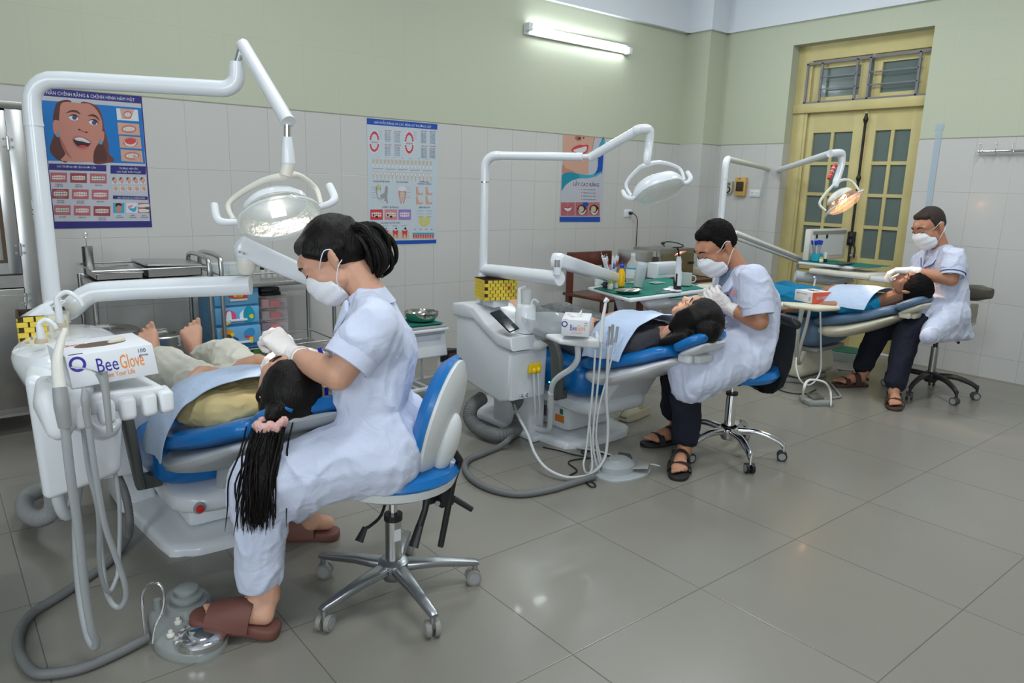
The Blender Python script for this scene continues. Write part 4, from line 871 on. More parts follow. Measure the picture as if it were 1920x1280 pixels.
# tray arm 1 (reaches behind the dentist)
ta = thing('delivery_tray', 'flat white spring arm with its tray behind the nearest dentist', 'dental tray', at(462, 500, y=2.46), 'delivery trays')
kn = at(462, 500, y=aend.y + .0); m = MB(); m.lathe([(.020, -.03), (.030, -.012), (.031, .01), (.028, .022)], CREAM2, Matrix.Translation(kn + V((0, 0, .005)))); m.lathe([(.029, .022), (.029, .034), (.02, .038)], WHITE, Matrix.Translation(kn + V((0, 0, .005)))); m.cyl(kn + V((0, 0, .03)), kn + V((0, 0, .075)), .014, CHROME); m.build('knuckle', ta)
a, b = at(450, 462, y=aend.y), at(612, 533, y=2.42)
m = MB(); loft(m, [(a, .030, .036), (a.lerp(b, .5), .030, .034), (b, .030, .03)], WHITE, e=4, ax=V((0, 0, 1)).cross(b - a).normalized()); m.build('spring_arm', ta)
for k in range(2):
    q = at(449 + k * 8, 472 + k * 3, y=aend.y - .035); MB().lathe([(.004, 0), (.004, .003), (.001, .003)], CHROME, frame(q, (-.2, -1, 0)), 10).build('screw', ta)
tb = at(715, 655, y=2.46); m = MB(); m.box(tb, (.15, .20, .02), WHITE, .008); m.tube([b, at(660, 560, y=2.44), at(700, 600, y=2.45), tb], .018, WHITE, 12); m.build('tray', ta)
# ------------------------------------------------------------ unit 2
t2 = thing('dental_unit', 'white boxy dental tower with stepped top beside the middle chair', 'dental unit', (2.33, 3.0, 0), 'dental units')
def side(poly, x0, x1, m_, bev, name, parent):
    """poly in (y,z), extruded along x"""
    m = MB(); M = Matrix(((0, 0, 1, x0), (1, 0, 0, 0), (0, 1, 0, 0), (0, 0, 0, 1))); m.prism(poly, x1 - x0, m_, M, bev, 3); return m.build(name, parent)
side([(3.20, .30), (2.80, .24), (2.72, .27), (2.715, .52), (2.80, .53), (2.93, .58), (3.03, .64), (3.20, .645)], 2.205, 2.45, WHITE, .02, 'tower_cabinet', t2)
side([(3.22, .63), (3.22, .70), (3.12, .715), (3.02, .705), (2.92, .64), (2.82, .60), (2.71, .595), (2.70, .53), (2.82, .535), (2.93, .585), (3.03, .635)], 2.195, 2.46, WHITE, .014, 'top_cover', t2)
m = MB(); m.bx(2.40, 2.62, 2.75, 3.3, 0, .035, WHITE, .012); m.build('tower_foot_plate', t2)
m = MB(); m.bx(2.41, 2.52, 2.80, 3.12, .03, .30, WHITE, .015); m.build('tower_leg', t2)
cu = at(985, 600, y=2.78); cu.z = .60
m = MB(); m.lathe([(.052, 0), (.054, .02), (.052, .13), (.045, .14), (.001, .141)], WHITE, Matrix.Translation(cu)); cyl_ = m.build('spout_housing', t2)
m = MB(); b = cu + V((-.02, .03, .135)); m.tube([b, b + V((0, 0, .06)), b + V((.004, 0, .085)), b + V((.03, -.01, .09))], [.012, .010, .009, .008], CERAM, 12, smooth=4); m.build('filler_spout', cyl_)
b = cu + V((.015, -.03, .135)); m = MB(); m.tube([b, b + V((0, 0, .025)), b + V((.01, -.01, .035)), b + V((.025, -.02, .02))], .006, CERAM, 10, smooth=4); m.build('rinse_spout', cyl_)
tag(MB().lathe([(.022, 0), (.024, .004), (.027, .07), (.0275, .072), (.025, .07), (.022, .006), (.001, .005)], GLASSM, Matrix.Translation(cu + V((.022, .02, .142)))).build('drinking_glass'), 'small clear glass on the white spout housing of the middle unit', 'glass')
bw = at(1030, 600, y=2.66); bw.z = .575
m = MB(); m.lathe([(.03, -.0), (.055, .01), (.095, .04), (.12, .085), (.128, .115), (.130, .118), (.122, .112), (.112, .085), (.088, .045), (.05, .018), (.01, .012)], mat('smoked_glass_bowl', (.74, .78, .80), .05, alpha=.42, coat=.8), Matrix.Translation(bw) @ Matrix.Diagonal((1.08, 1.08, 1, 1)), 36); m.build('spittoon_bowl', t2)
m = MB(); m.tube([bw + V((0, .0, .01)), bw + V((-.02, .04, -.03)), bw + V((-.08, .10, -.04))], [.035, .03, .03], CERAM, 14); m.build('bowl_bracket', t2)
yv = at(1000, 690, y=2.712); m = MB(); m.hull([(yv + V(p), .008) for p in ((-.035, -.01, -.015), (.035, -.01, -.015), (-.028, -.01, .02), (.035, -.01, .02))], mat('yellow_valve', (.80, .55, .01), .4)); 
for s_ in (-.014, .016): m.ell(yv + V((s_, -.022, -.008)), (.013, .012, .016), MATS['yellow_valve'])
m.build('filter_cap', t2)
for k, s_ in enumerate((-.014, .016)):
    m = MB(); b = yv + V((s_, -.02, -.03)); m.cyl(b + V((0, 0, .012)), b + V((0, 0, -.012)), .007, CLEARB); m.tube([b, b + V((.002, -.01, -.1)), b + V((.012, -.01, -.2)), b + V((.03, .02, -.27))], .0045, CLEARB, 8, smooth=4); m.build('suction_tube', t2)
m = MB(); q = at(983, 741, y=2.713); m.box(q, (.055, .004, .032), WHITEP, .002)
for dx, dz in ((-.016, .007), (-.010, -.006), (-.02, -.002), (.010, .0), (.018, .006), (.017, -.006)): m.cyl(q + V((dx, -.002, dz)), q + V((dx, -.0032, dz)), .0032, BLACK, seg=8)
m.build('water_connector_panel', t2)
sa = at(1050, 522, z=.90); m = MB(); A = V((2.315, 3.10, .885)); m.tube([A, A.lerp(V((sa.x, sa.y, .90)), .12), V((sa.x, sa.y, .90))], [.03, .034, .035], WHITE, 18); m.build('swing_arm', t2)
sa = V((sa.x, sa.y, .90))
# assistant arm tube with green led
m = MB(); m.tube([at(1015, 800, y=2.86), at(1040, 807, y=2.72), at(1042, 790, y=2.68)], .014, WHITE, 12)
pts = [at(968, 760, y=2.95), at(975, 785, y=2.90), at(1005, 802, y=2.8), at(1025, 806, y=2.72), at(1031, 795, y=2.68), at(1034, 750, y=2.62), at(1036, 722, y=2.58), at(1048, 706, y=2.52), at(1072, 690, y=2.44), at(1083, 672, y=2.40), at(1083, 650, y=2.40)]
m = MB(); m.tube(pts, .0145, WHITE, 14, smooth=5); m.tube([at(1033, 762, y=2.64), at(1034, 735, y=2.60)], .019, WHITE, 14); ar = m.build('assistant_arm', t2)
MB().ell(at(1030, 716, y=2.555), .004, mat('green_led', (.1, .9, .4), .3, emis=(.1, 1, .4), estr=3), seg=8).build('green_led', ar)
# assistant holder of unit 2
A_ = at(1052, 634, y=2.36); B_ = at(1118, 646, y=2.28); hz = (A_.z + B_.z) / 2
m = MB(); m.hull([(V((p[0], p[1], hz)) , .012) for p in ((A_.x, A_.y), (B_.x, B_.y), (A_.x + .03, A_.y + .12), (B_.x + .03, B_.y + .12))] + [(V((B_.x + .005, B_.y, hz - .02)), .012), (V((B_.x - .03, B_.y + .02, hz - .02)), .012)], WHITEP); h2 = m.build('instrument_holder', t2)
for k in range(4):
    c = V((B_.x + .015 + .022 * k, B_.y + .012 + .024 * k, hz + .004)); MB().hull([(c, .011), (c + V((.012, -.01, -.022)), .009), (c + V((0, 0, .012)), .009)], WHITEP).build('holder_slot', h2)
hpx = [((1137, 560), (1130, 600), (1127, 640)), ((1143, 612), (1141, 630), (1139, 648)), ((1149, 608), (1148, 626), (1146, 646)), ((1158, 612), (1156, 628), (1153, 642))]
hm = [WHITEP, CHROME, GREY, GREY]
for k, (p, m_) in enumerate(zip(hpx, hm)):
    MB().tube([at(a, b, y=2.27) for a, b in p], [.007, .006, .008] if k else [.006, .0085, .010], m_, 10).build('handpiece', t2)
MB().tube([at(1139, 564, y=2.27), at(1137, 561, y=2.27), at(1133, 566, y=2.27)], [.010, .010, .006], WHITEP, 10).build('handpiece_head', t2)
hose([(1116, 655, 2.27), (1112, 720, 2.27), (1104, 800, 2.27), (1098, 850, 2.26), (1094, 870, 2.25), (1099, 886, 2.24), (1110, 878, 2.25), (1108, 830, 2.28), (1104, 770, 2.32)], .005, HOSEW, 'handpiece_hose', t2)
hose([(1128, 645, 2.27), (1120, 730, 2.27), (1112, 810, 2.27), (1114, 850, 2.26), (1122, 880, 2.25), (1130, 886, 2.25), (1126, 860, 2.26), (1114, 800, 2.3), (1110, 740, 2.34)], .005, HOSEW, 'handpiece_hose', t2)
hose([(1141, 650, 2.27), (1137, 740, 2.27), (1140, 800, 2.26), (1136, 850, 2.25), (1126, 872, 2.24), (1112, 885, 2.24), (1094, 893, 2.24), (1060, 894, 2.28), (1025, 878, 2.36), (1003, 850, 2.45), (990, 815, 2.55), (972, 780, 2.75), (964, 755, 2.9)], .0075, HOSEW, 'suction_hose', t2)
hose([(1153, 645, 2.27), (1140, 700, 2.28), (1122, 770, 2.28), (1118, 830, 2.27), (1127, 875, 2.25), (1145, 895, 2.23), (1165, 902, 2.2), (1205, 900, 2.14), (1232, 892, 2.12), (1242, 880, 2.13), (1232, 872, 2.16), (1210, 869, 2.2), (1180, 866, 2.24)], .0045, HOSEW, 'floor_hose', t2)
# fat ribbed hose of unit 2
P_ = catmull([at(905, 745, y=3.1), at(885, 762, y=3.08), at(882, 785, y=3.05), at(900, 805, z=.045), at(930, 815, z=.045), at(955, 812, z=.045), at(972, 795, z=.06), at(975, 765, z=.14), at(970, 745, z=.22)], 14)
fh = MB(); fh.tube(P_, [.036 + .003 * (i % 2) for i in range(len(P_))], HOSED, 14); fh.build('ribbed_drain_hose', t2)
# second knuckle + tray arm + tray 2
ta = thing('delivery_tray', 'white instrument tray with green cloth held on a spring arm over the middle patient', 'dental tray', at(1182, 560, z=.77), 'delivery trays')
kn = at(1050, 508, y=sa.y); m = MB(); m.cyl(V((sa.x - .02, sa.y, .92)), V((sa.x - .02, sa.y, .955)), .018, WHITE); m.cyl(V((sa.x - .02, sa.y, .95)), V((sa.x - .02, sa.y, .99)), .015, CHROME); m.build('knuckle', ta)
a = V((sa.x - .065, sa.y + .03, 1.005)); a = at(1045, 488, y=sa.y + .01); b = at(1150, 520, y=2.86)
m = MB(); loft(m, [(a, .034, .036), (a.lerp(b, .5), .034, .034), (b, .033, .03)], WHITE, e=4, ax=V((0, 0, 1)).cross(b - a).normalized()); m.build('spring_arm', ta)
TZ = .765
cs = [at(1103, 538, z=TZ), at(1182, 561, z=TZ), at(1262, 546, z=TZ), at(1300, 533, z=TZ)]
cor = [cs[0], cs[1], V((cs[1].x + .74, cs[1].y + .04, TZ)), V((cs[0].x + .82, cs[0].y + .12, TZ))]
m = MB(); m.prism([(p.x, p.y) for p in cor], .018, WHITE, Matrix.Translation(V((0, 0, TZ - .018))), .006)
tr = m.build('tray_top', ta)
ce = sum((p for p in cor), V()) / 4
m = MB(); m.hull([(V((ce.x - .20, ce.y - .18, TZ - .05)), (.05, .04, .03)), (V((ce.x + .16, ce.y - .20, TZ - .05)), (.05, .04, .03)), (V((ce.x - .1, ce.y - .1, TZ - .085)), .03), (V((ce.x + .12, ce.y - .1, TZ - .085)), .03), (V((ce.x, ce.y + .1, TZ - .04)), .02)], WHITE); m.cyl((ce.x - .02, ce.y - .08, TZ - .2), (ce.x - .02, ce.y - .08, TZ - .09), .028, WHITE); m.build('tray_body', ta)
m = MB(); q = at(1235, 566, z=TZ - .028); m.lathe([(.075, 0), (.073, .004), (.001, .005)], mat('teal_glass', (.12, .36, .30), .1), Matrix.Translation(V((ce.x - .02, ce.y - .235, TZ - .03))) @ Matrix.Diagonal((1, .4, 1, 1))); m.build('tray_window', ta)
m = MB(); m.tube([(ce.x - .02, ce.y - .08, TZ - .2), (ce.x - .10, ce.y + .1, TZ - .2), b + V((.0, 0, -.02))], .02, WHITE, 12); m.build('tray_bracket', ta)
def clothon(pts, z, name, label, m_, dz=.004, seed=1):
    """cloth lying on a flat surface: outline subdivided with small ripples"""
    n = 22; a, b, c, d = [V(p) for p in pts]; mb = MB(); g = []
    for i in range(n + 1):
        row = []
        for j in range(n + 1):
            u, v = i / n, j / n; p = a.lerp(b, u).lerp(d.lerp(c, u), v); e_ = min(u, v, 1 - u, 1 - v)
            w = noise.noise(V((p.x * 14, p.y * 14, seed))) * .004 + noise.noise(V((p.x * 40, p.y * 40, seed))) * .0015
            row.append(mb.bm.verts.new((p.x + w * 1.5, p.y + w * 1.5, z + dz + max(0, w))))
        g.append(row)
    i_ = mb.mi(m_)
    for i in range(n):
        for j in range(n): f = mb.bm.faces.new((g[i][j], g[i + 1][j], g[i + 1][j + 1], g[i][j + 1])); f.material_index = i_
    o = mb.build(name, ang=80); md = o.modifiers.new('t', 'SOLIDIFY'); md.thickness = .003; md.offset = -1
    return tag(o, label, 'cloth')
def inset(P, k): c = sum((V(p) for p in P), V()) / len(P); return [c + (V(p) - c) * k for p in P]
clothon([cs[0] * .86 + cs[1] * .14, cs[1] + V((.02, .03, 0)), cor[2] + V((-.03, .03, 0)), cor[3] + V((-.02, -.02, 0))], TZ, 'surgical_cloth', 'dark green cloth under the bottles and instruments on the middle tray', GREENC)
TRAY2 = (cor, TZ)
# ------------------------------------------------------------ unit 3
t3 = thing('dental_unit', 'cream aged dental tower mostly hidden behind the middle dentist', 'dental unit', (4.6, 3.2, 0), 'dental units')
m = MB(); m.bx(4.50, 4.72, 2.95, 3.4, .12, .64, CREAM, .04); m.build('tower_cabinet', t3)
m = MB(); m.bx(4.53, 4.70, 3.0, 3.3, 0, .14, CREAM, .02); m.build('tower_leg', t3)
A_ = at(1490, 560, y=2.50); B_ = at(1575, 572, y=2.36); hz = .585
A_ = at(1484, 574, z=hz); B_ = at(1572, 578, z=hz)
m = MB(); m.hull([(V((A_.x, A_.y, hz)), .014), (V((A_.x + .05, A_.y + .10, hz)), .014), (V((B_.x, B_.y, hz)), .014), (V((B_.x + .06, B_.y + .06, hz)), .014), (V((A_.x * .5 + B_.x * .5, A_.y * .5 + B_.y * .5 - .02, hz - .01)), .018)], CREAM); m.build('instrument_holder', t3)
m = MB(); q = at(1561, 567, z=.60); m.lathe([(.045, 0), (.04, .002), (.001, .003)], mat('brown_pad', (.13, .07, .045), .5), Matrix.Translation(V((q.x, q.y, .602))) @ Matrix.Diagonal((1.1, .9, 1, 1))); m.build('holder_pad', t3)
m = MB(); m.tube([(A_.x - .02, A_.y + .05, hz), (A_.x - .10, A_.y + .3, hz - .03), (4.6, 3.0, .55)], .018, CREAM2, 12, smooth=4); m.build('holder_arm', t3)
ax3 = [(1502, 1498, 1492, 1494), (1506, 1500, 1496, 1498), (1518, 1512, 1502, 1496)]
for k, (a, b, c, d_) in enumerate(ax3):
    y3 = B_.y + .12; MB().tube([at(a, 580, y=y3), at(b, 610, y=y3), at(c, 645, y=y3), at(d_, 675, y=y3), at(d_ + 4, 680, y=y3 + .02), at(d_ + 12, 660, y=y3 + .05)], .011 if k != 1 else .008, mat('old_hose', (.34, .33, .29), .6), 10, smooth=4).build('suction_hose', t3)
MB().tube([at(1538, 585, y=B_.y), at(1539, 640, y=B_.y), at(1539, 690, y=B_.y), at(1530, 712, y=B_.y), at(1515, 722, y=B_.y - .03), at(1500, 712, y=B_.y), at(1493, 690, y=B_.y + .05), at(1493, 670, y=B_.y + .08)], .0055, HOSEW, 10, smooth=4).build('handpiece_hose', t3)
MB().tube([at(1526, 536, y=B_.y + .08), at(1529, 522, y=B_.y + .08), at(1527, 519, y=B_.y + .08)], [.006, .005, .007], WHITEP, 8).build('handpiece', t3)
# long flat arm and tray 3
ta = thing('delivery_tray', 'white instrument tray with green cloth on a long grey arm by the yellow door', 'dental tray', at(1580, 500, z=.80), 'delivery trays')
a, b = at(1378, 440, y=3.32), at(1508, 490, y=3.16)
m = MB(); ax_ = V((0, 0, 1)).cross(b - a).normalized(); loft(m, [(a, .022, .034), (b, .022, .028)], CREAM2, e=5, ax=ax_); m.build('spring_arm', ta)
m = MB(); loft(m, [(a - ax_ * .018 + V((0, 0, -.0)), .008, .012), (b - ax_ * .018, .008, .012)], GREY, e=5, ax=ax_); m.build('arm_groove', ta)
m = MB(); kk = at(1495, 505, y=3.16); m.cyl(kk + V((0, 0, -.02)), kk + V((0, 0, .05)), .012, CHROME); m.tube([kk + V((-.02, 0, -.05)), at(1560, 527, y=2.95), at(1600, 520, y=2.8)], [.045, .04, .03], WHITE, 14); m.build('tray_bracket', ta)
T3Z = .80; cor3 = [at(1512, 490, z=T3Z), at(1583, 504, z=T3Z), at(1648, 501, z=T3Z), at(1590, 486, z=T3Z)]
cor3 = [V((5.42, 3.08, T3Z)), V((5.44, 2.66, T3Z)), V((5.80, 2.60, T3Z)), V((5.80, 3.10, T3Z))]
m = MB(); m.prism([(p.x, p.y) for p in cor3], .02, WHITE, Matrix.Translation(V((0, 0, T3Z - .02))), .006); m.build('tray_top', ta)
m = MB(); m.bx(5.40, 5.72, 2.5, 2.98, T3Z - .085, T3Z - .04, CREAM2, .018); m.cyl((5.55, 2.75, T3Z - .05), (5.55, 2.75, T3Z - .01), .05, CREAM2); m.build('tray_body', ta)
m = MB(); m.bx(5.42, 5.66, 2.36, 2.52, T3Z - .088, T3Z - .058, WHITEP, .006); m.build('tray_rail', ta)
clothon([cor3[0] + V((.01, -.01, 0)), cor3[1] + V((.03, -.08, 0)), cor3[2] + V((-.02, -.08, 0)), cor3[3] + V((-.02, -.02, 0))], T3Z, 'surgical_cloth', 'dark green cloth under the blue-tipped syringes on the furthest tray', GREENC)
# ------------------------------------------------------------ stools
def star(parent, c, z0, angs, R, m_, cast_m, r0=.030, hub=.05, drop=.045, shape='flat', wheel=.026):
    for a in angs:
        d = V((cos(radians(a)), sin(radians(a)), 0)); m = MB(); n = V((-d.y, d.x, 0))
        a0 = V((c[0], c[1], z0)); 
        if shape == 'flat': loft(m, [(a0 + d * .02, .028, .018), (a0 + d * (R * .5) + V((0, 0, -.008)), .021, .014), (a0 + d * R + V((0, 0, -.028)), .014, .011)], m_, e=3, ax=n)
        else: m.tube([a0 + d * .02, a0 + d * (R * .5) + V((0, 0, .006)), a0 + d * (R * .85) + V((0, 0, -.022)), a0 + d * R + V((0, 0, -.05))], [.020, .019, .016, .014], m_, 12, smooth=5)
        e = a0 + d * R + V((0, 0, -.03)); m.cyl(e + V((0, 0, .0)), V((e.x, e.y, wheel * 2 - .004)), .009, m_, seg=10)
        lg = m.build('leg', parent)
        m = MB(); w = a + 70 + (a * 7) % 50; h = V((cos(radians(w)), sin(radians(w)), 0)); q = V((e.x, e.y, wheel)) + V((-h.y, h.x, 0)) * .006
        for s_ in (-1, 1): m.cyl(q + h * (s_ * .006), q + h * (s_ * .021), wheel, cast_m, seg=20); m.cyl(q + h * (s_ * .021), q + h * (s_ * .0225), wheel * .72, GREY, seg=16)
        m.box(q + V((0, 0, .012)), (.02, .02, .03), cast_m, .006); m.build('caster', lg)
    m = MB(); m.lathe([(hub * .7, -.045), (hub, -.02), (hub, .015), (hub * .75, .025)], m_, Matrix.Translation(V((c[0], c[1], z0)))); m.build('hub', parent)
SC1 = V((1.085, 1.915, 0))
s1_ = thing('dental_stool', 'blue and white wheeled stool under the woman dentist, nearest the camera', 'stool', SC1, 'wheeled stools')
CASTG = mat('caster_beige_grey', (.25, .24, .22), .45)
star(s1_, SC1, .105, (14 + 0, 50 + 20, 122, 192, 268 + 0)[0:0] or (50, 120, 192, 265, 338), .275, ALU, CASTG)
m = MB(); m.tube([SC1 + V((0, 0, .09)), SC1 + V((0, 0, .27))], .026, STEEL, 18); m.cyl(SC1 + V((0, 0, .265)), SC1 + V((0, 0, .285)), .030, BLACK); m.cyl(SC1 + V((0, 0, .28)), SC1 + V((0, 0, .38)), .014, CHROME); m.cyl(SC1 + V((0, 0, .055)), SC1 + V((0, 0, .09)), .02, DGREY); m.build('gas_column', s1_)
MB().bx(SC1.x - .012, SC1.x + .012, SC1.y - .0275, SC1.y - .0262, .20, .24, PAPER).build('column_label', s1_)
M = Matrix.Translation(SC1 + V((.015, .015, .425)))
m = MB(); m.lathe([(.05, -.058), (.15, -.052), (.195, -.028), (.205, .0), (.19, .012), (.1, .012)], mat('white_stool_shell', (.66, .68, .68), .35), M, 32); m.build('seat_shell', s1_)
m = MB(); m.lathe([(.1, -.015), (.198, -.006), (.212, .012), (.205, .035), (.17, .050), (.09, .054), (.01, .052)], BLUEV, M, 32); m.build('seat', s1_)
# backrest of stool 1: seen from its edge and back
bc = at(824, 782, y=1.80); Mb = basis((.78, .62, 0), (.62, -.78, -.27), bc)    # z points away from the sitter
m = MB(); R = []
for s_, z in ((.05, -.052), (.5, -.050), (.85, -.036), (1.0, -.008), (.97, .006), (.8, .008)): R.append([Mb @ V((.155 * s_ * cos(2 * pi * k / 32), .205 * s_ * sin(2 * pi * k / 32), z)) for k in range(32)])
m.rings(R, BLUEV); m.build('back_cushion', s1_)
m = MB(); R = []
for s_, z in ((.8, -.004), (.96, .0), (.97, .016), (.8, .034), (.4, .042), (.05, .044)): R.append([Mb @ V((.15 * s_ * cos(2 * pi * k / 32), .20 * s_ * sin(2 * pi * k / 32), z)) for k in range(32)])
m.rings(R, MATS['white_stool_shell']); m.ell(Mb @ V((0, -.07, .045)), (.065, .10, .035), MATS['white_stool_shell'], Mb.to_3x3(), 24); m.build('back_shell', s1_)
k1 = at(862, 862, y=1.78); k2 = at(826, 1024, y=1.80); bl = at(832, 925, y=1.82)
m = MB(); m.tube([Mb @ V((0, -.08, .06)), k1, at(850, 900, y=1.80), k2], [.012, .012, .011, .010], BLACK, 10); m.build('back_rod', s1_)
m = MB(); m.box(bl, (.05, .05, .075), BLACK, .006); m.tube([SC1 + V((.02, 0, .365)), bl + V((0, 0, .03))], .02, BLACK, 8); m.box(bl + V((-.03, .02, .0)), (.05, .03, .06), BLACK, .006)
for dz in (-.018, .02): m.lathe([(.009, 0), (.009, .004), (.001, .005)], GREY, frame(bl + V((-.035, -.006 * 0 - .0, dz)) + V((0, -.016, 0)), (-.3, -1, 0)), 10)
m.build('back_mechanism', s1_)
m = MB(); m.tube([bl + V((.03, -.01, -.02)), at(885, 955, y=1.78)], [.010, .009], BLACK, 10); m.build('clamp_handle', s1_)
m = MB(); q = at(800, 935, y=1.80); m.tube([q, at(797, 955, y=1.79), at(787, 985, y=1.78)], [.012, .010, .012], BLACK, 10, smooth=3); m.tube([at(787, 985, y=1.78), at(775, 1025, y=1.77)], [.014, .018], BLACK, 10, flat=.6); m.build('tilt_lever', s1_)
m = MB(); m.tube([SC1 + V((-.03, -.02, .37)), at(715, 965, y=1.86), at(695, 985, y=1.84), at(685, 990, y=1.84)], .005, BLACK, 8, smooth=4); m.tube([at(685, 988, y=1.84), at(673, 1015, y=1.83)], [.010, .016], BLACK, 10, flat=.5); m.build('height_lever', s1_)
# stool 2: chrome base, black mesh back
SC2 = V((3.135, 2.065, 0))
s2_ = thing('office_stool', 'wheeled stool with blue seat, black back and chrome star base', 'stool', SC2, 'wheeled stools')
angs = [math.degrees(math.atan2(y - SC2.y, x - SC2.x)) for x, y in ((2.973, 1.822), (3.262, 1.858))]
star(s2_, SC2, .125, (198 - 25, 238, 303, 15, 90), .275, CHROME, BLACK, shape='round', wheel=.025)
m = MB(); m.cyl(SC2 + V((0, 0, .13)), SC2 + V((0, 0, .32)), .027, CHROME); m.cyl(SC2 + V((0, 0, .315)), SC2 + V((0, 0, .33)), .03, BLACK); m.cyl(SC2 + V((0, 0, .32)), SC2 + V((0, 0, .42)), .014, CHROME); m.cyl(SC2 + V((0, 0, .135)), SC2 + V((0, 0, .15)), .042, BLACK); m.build('gas_column', s2_)
M = Matrix.Translation(SC2 + V((.0, -.0, .44)))
m = MB(); m.lathe([(.12, -.03), (.19, -.02), (.205, .005), (.195, .03), (.14, .042), (.01, .042)], BLUEV, M @ Matrix.Diagonal((1.08, 1.08, 1, 1)), 32); m.build('seat', s2_)
m = MB(); m.box(SC2 + V((0, 0, .405)), (.2, .2, .02), BLACK, .006); m.build('seat_plate', s2_)
bb = at(1462, 660, y=1.92); Mb = basis((.45, .89, 0), (.89, -.45, .05), bb)
m = MB(); R = []
for v, w, zz in ((-.19, .05, -.10), (-.185, .09, -.07), (-.15, .10, -.02), (-.05, .11, .01), (.05, .12, .015), (.12, .13, .012), (.165, .14, .0), (.185, .12, -.005)):
    R.append([Mb @ (V((w * x, v, zz + y))) for x, y in ((-1, -.012 + .0), (-.6, .004), (0, .010), (.6, .004), (1, -.012), (.6, -.016), (0, -.012), (-.6, -.016))])
m.rings(R, mat('black_mesh_back', (.018, .02, .021), .55, bump=.4, bscale=20, stretch=(14, 14, .4))); m.build('backrest', s2_)
m = MB(); m.hull([(Mb @ V((-.13, .165, .0)), .022), (Mb @ V((.13, .165, .0)), .022), (Mb @ V((-.12, .19, -.02)), .015), (Mb @ V((.12, .19, -.02)), .015)], mat('black_leather', (.02, .02, .022), .35)); m.build('back_roll', s2_)
m = MB(); m.tube([SC2 + V((.02, 0, .40)), Mb @ V((0, -.20, -.06)), Mb @ V((0, -.10, .02))], [.03, .028, .012], BLACK, 8, flat=.4); m.build('back_bracket', s2_)
# stool 3
SC3 = V((5.32, 1.955, 0))
s3_ = thing('office_stool', 'wheeled stool with brown cushion back and black star base, furthest right', 'stool', SC3, 'wheeled stools')
star(s3_, SC3, .13, (178, 235, 292, 18, 100), .28, mat('black_base_paint', (.025, .023, .022), .4), DGREY, shape='round', wheel=.026)
m = MB(); m.cyl(SC3 + V((0, 0, .13)), SC3 + V((0, 0, .33)), .024, STEELD); m.cyl(SC3 + V((0, 0, .33)), SC3 + V((0, 0, .44)), .015, mat('rusty_rod', (.08, .045, .035), .5, .5)); m.build('gas_column', s3_)
m = MB(); m.lathe([(.10, -.02), (.18, -.015), (.19, .01), (.17, .03), (.01, .035)], mat('brown_vinyl', (.09, .08, .06), .4), Matrix.Translation(SC3 + V((0, 0, .46))), 28); m.build('seat', s3_)
m = MB(); m.tube([SC3 + V((.02, 0, .44)), at(1797, 642, y=1.86)], .005, CHROME, 8); m.ell(at(1797, 642, y=1.86), (.014, .01, .01), BLACK, seg=10); m.build('height_lever', s3_)
q0, q1 = at(1812, 548, y=1.90), at(1850, 550, y=1.76)
m = MB(); loft(m, [(q0 + V((-.03, .04, 0)), .045, .045), (q0, .055, .055), (q0.lerp(q1, .6), .055, .055), (q1, .04, .038), (q1 + (q1 - q0) * .18, .036, .034)], MATS['brown_vinyl'], e=3, ax=V((0, 0, 1))); m.build('back_cushion', s3_)
m = MB(); c_ = at(1826, 580, y=1.90); dd = V((.25, .97, 0)); loft(m, [(c_ + V((0, 0, .03)), .026, .008), (c_ + V((0, .0, -.10)), .026, .008), (SC3 + V((.20, -.02, .40)), .026, .008), (SC3 + V((.05, 0, .43)), .026, .008)], mat('grey_post', (.25, .24, .2), .45), e=4, ax=V((.55, -.83, 0))); m.build('back_post', s3_)
# ------------------------------------------------------------ left steel cabinet with glazed doors
yc = 4.36; cab = thing('steel_cabinet', 'tall stainless steel cabinet with glazed upper doors at the left edge', 'cabinet', (.0, 4.5, 0))
xr = at(50, 320, y=yc).x + .005; ztop = at(20, 208, y=yc).z + .01; zmid = at(40, 527, y=yc).z; W_ = .95; x0 = xr - W_
zb = .10
m = MB(); m.bx(xr - .02, xr, yc, YW - .01, zb, ztop, STEELD); m.bx(x0, x0 + .02, yc, YW - .01, zb, ztop, STEELD); m.bx(x0, xr, YW - .03, YW - .012, zb, ztop, STEELD); m.bx(x0 - .005, xr + .008, yc - .01, YW - .01, ztop, ztop + .035, STEELD, .004)
m.bx(x0, xr, yc + .001, YW - .01, zb, zb + .06, STEELD); m.bx(x0, xr, yc + .001, YW - .01, zmid - .03, zmid + .03, STEELD)
m.bx(xr - .07, xr - .001, yc - .004, yc + .02, zb + .05, ztop, STEEL, .003); m.bx(x0 + .001, x0 + .05, yc - .004, yc + .02, zb + .05, ztop, STEEL, .003)
for x in (x0 + .03, xr - .05): 
    for y in (yc + .02, YW - .05): m.bx(x, x + .03, y, y + .03, 0, zb + .01, STEELD)
m.build('carcass', cab)
for sh in range(2):
    z = zmid + (ztop - zmid) * (sh + 1) / 3 + .02; m = MB(); m.bx(x0 + .02, xr - .02, yc + .03, YW - .03, z, z + .012, mat('pale_shelf', (.62, .63, .62), .35)); m.build('shelf', cab)
dx1 = xr - .072; dx0 = dx1 - .40
BRN = mat('bronze_gasket', (.10, .06, .035), .4, .3)
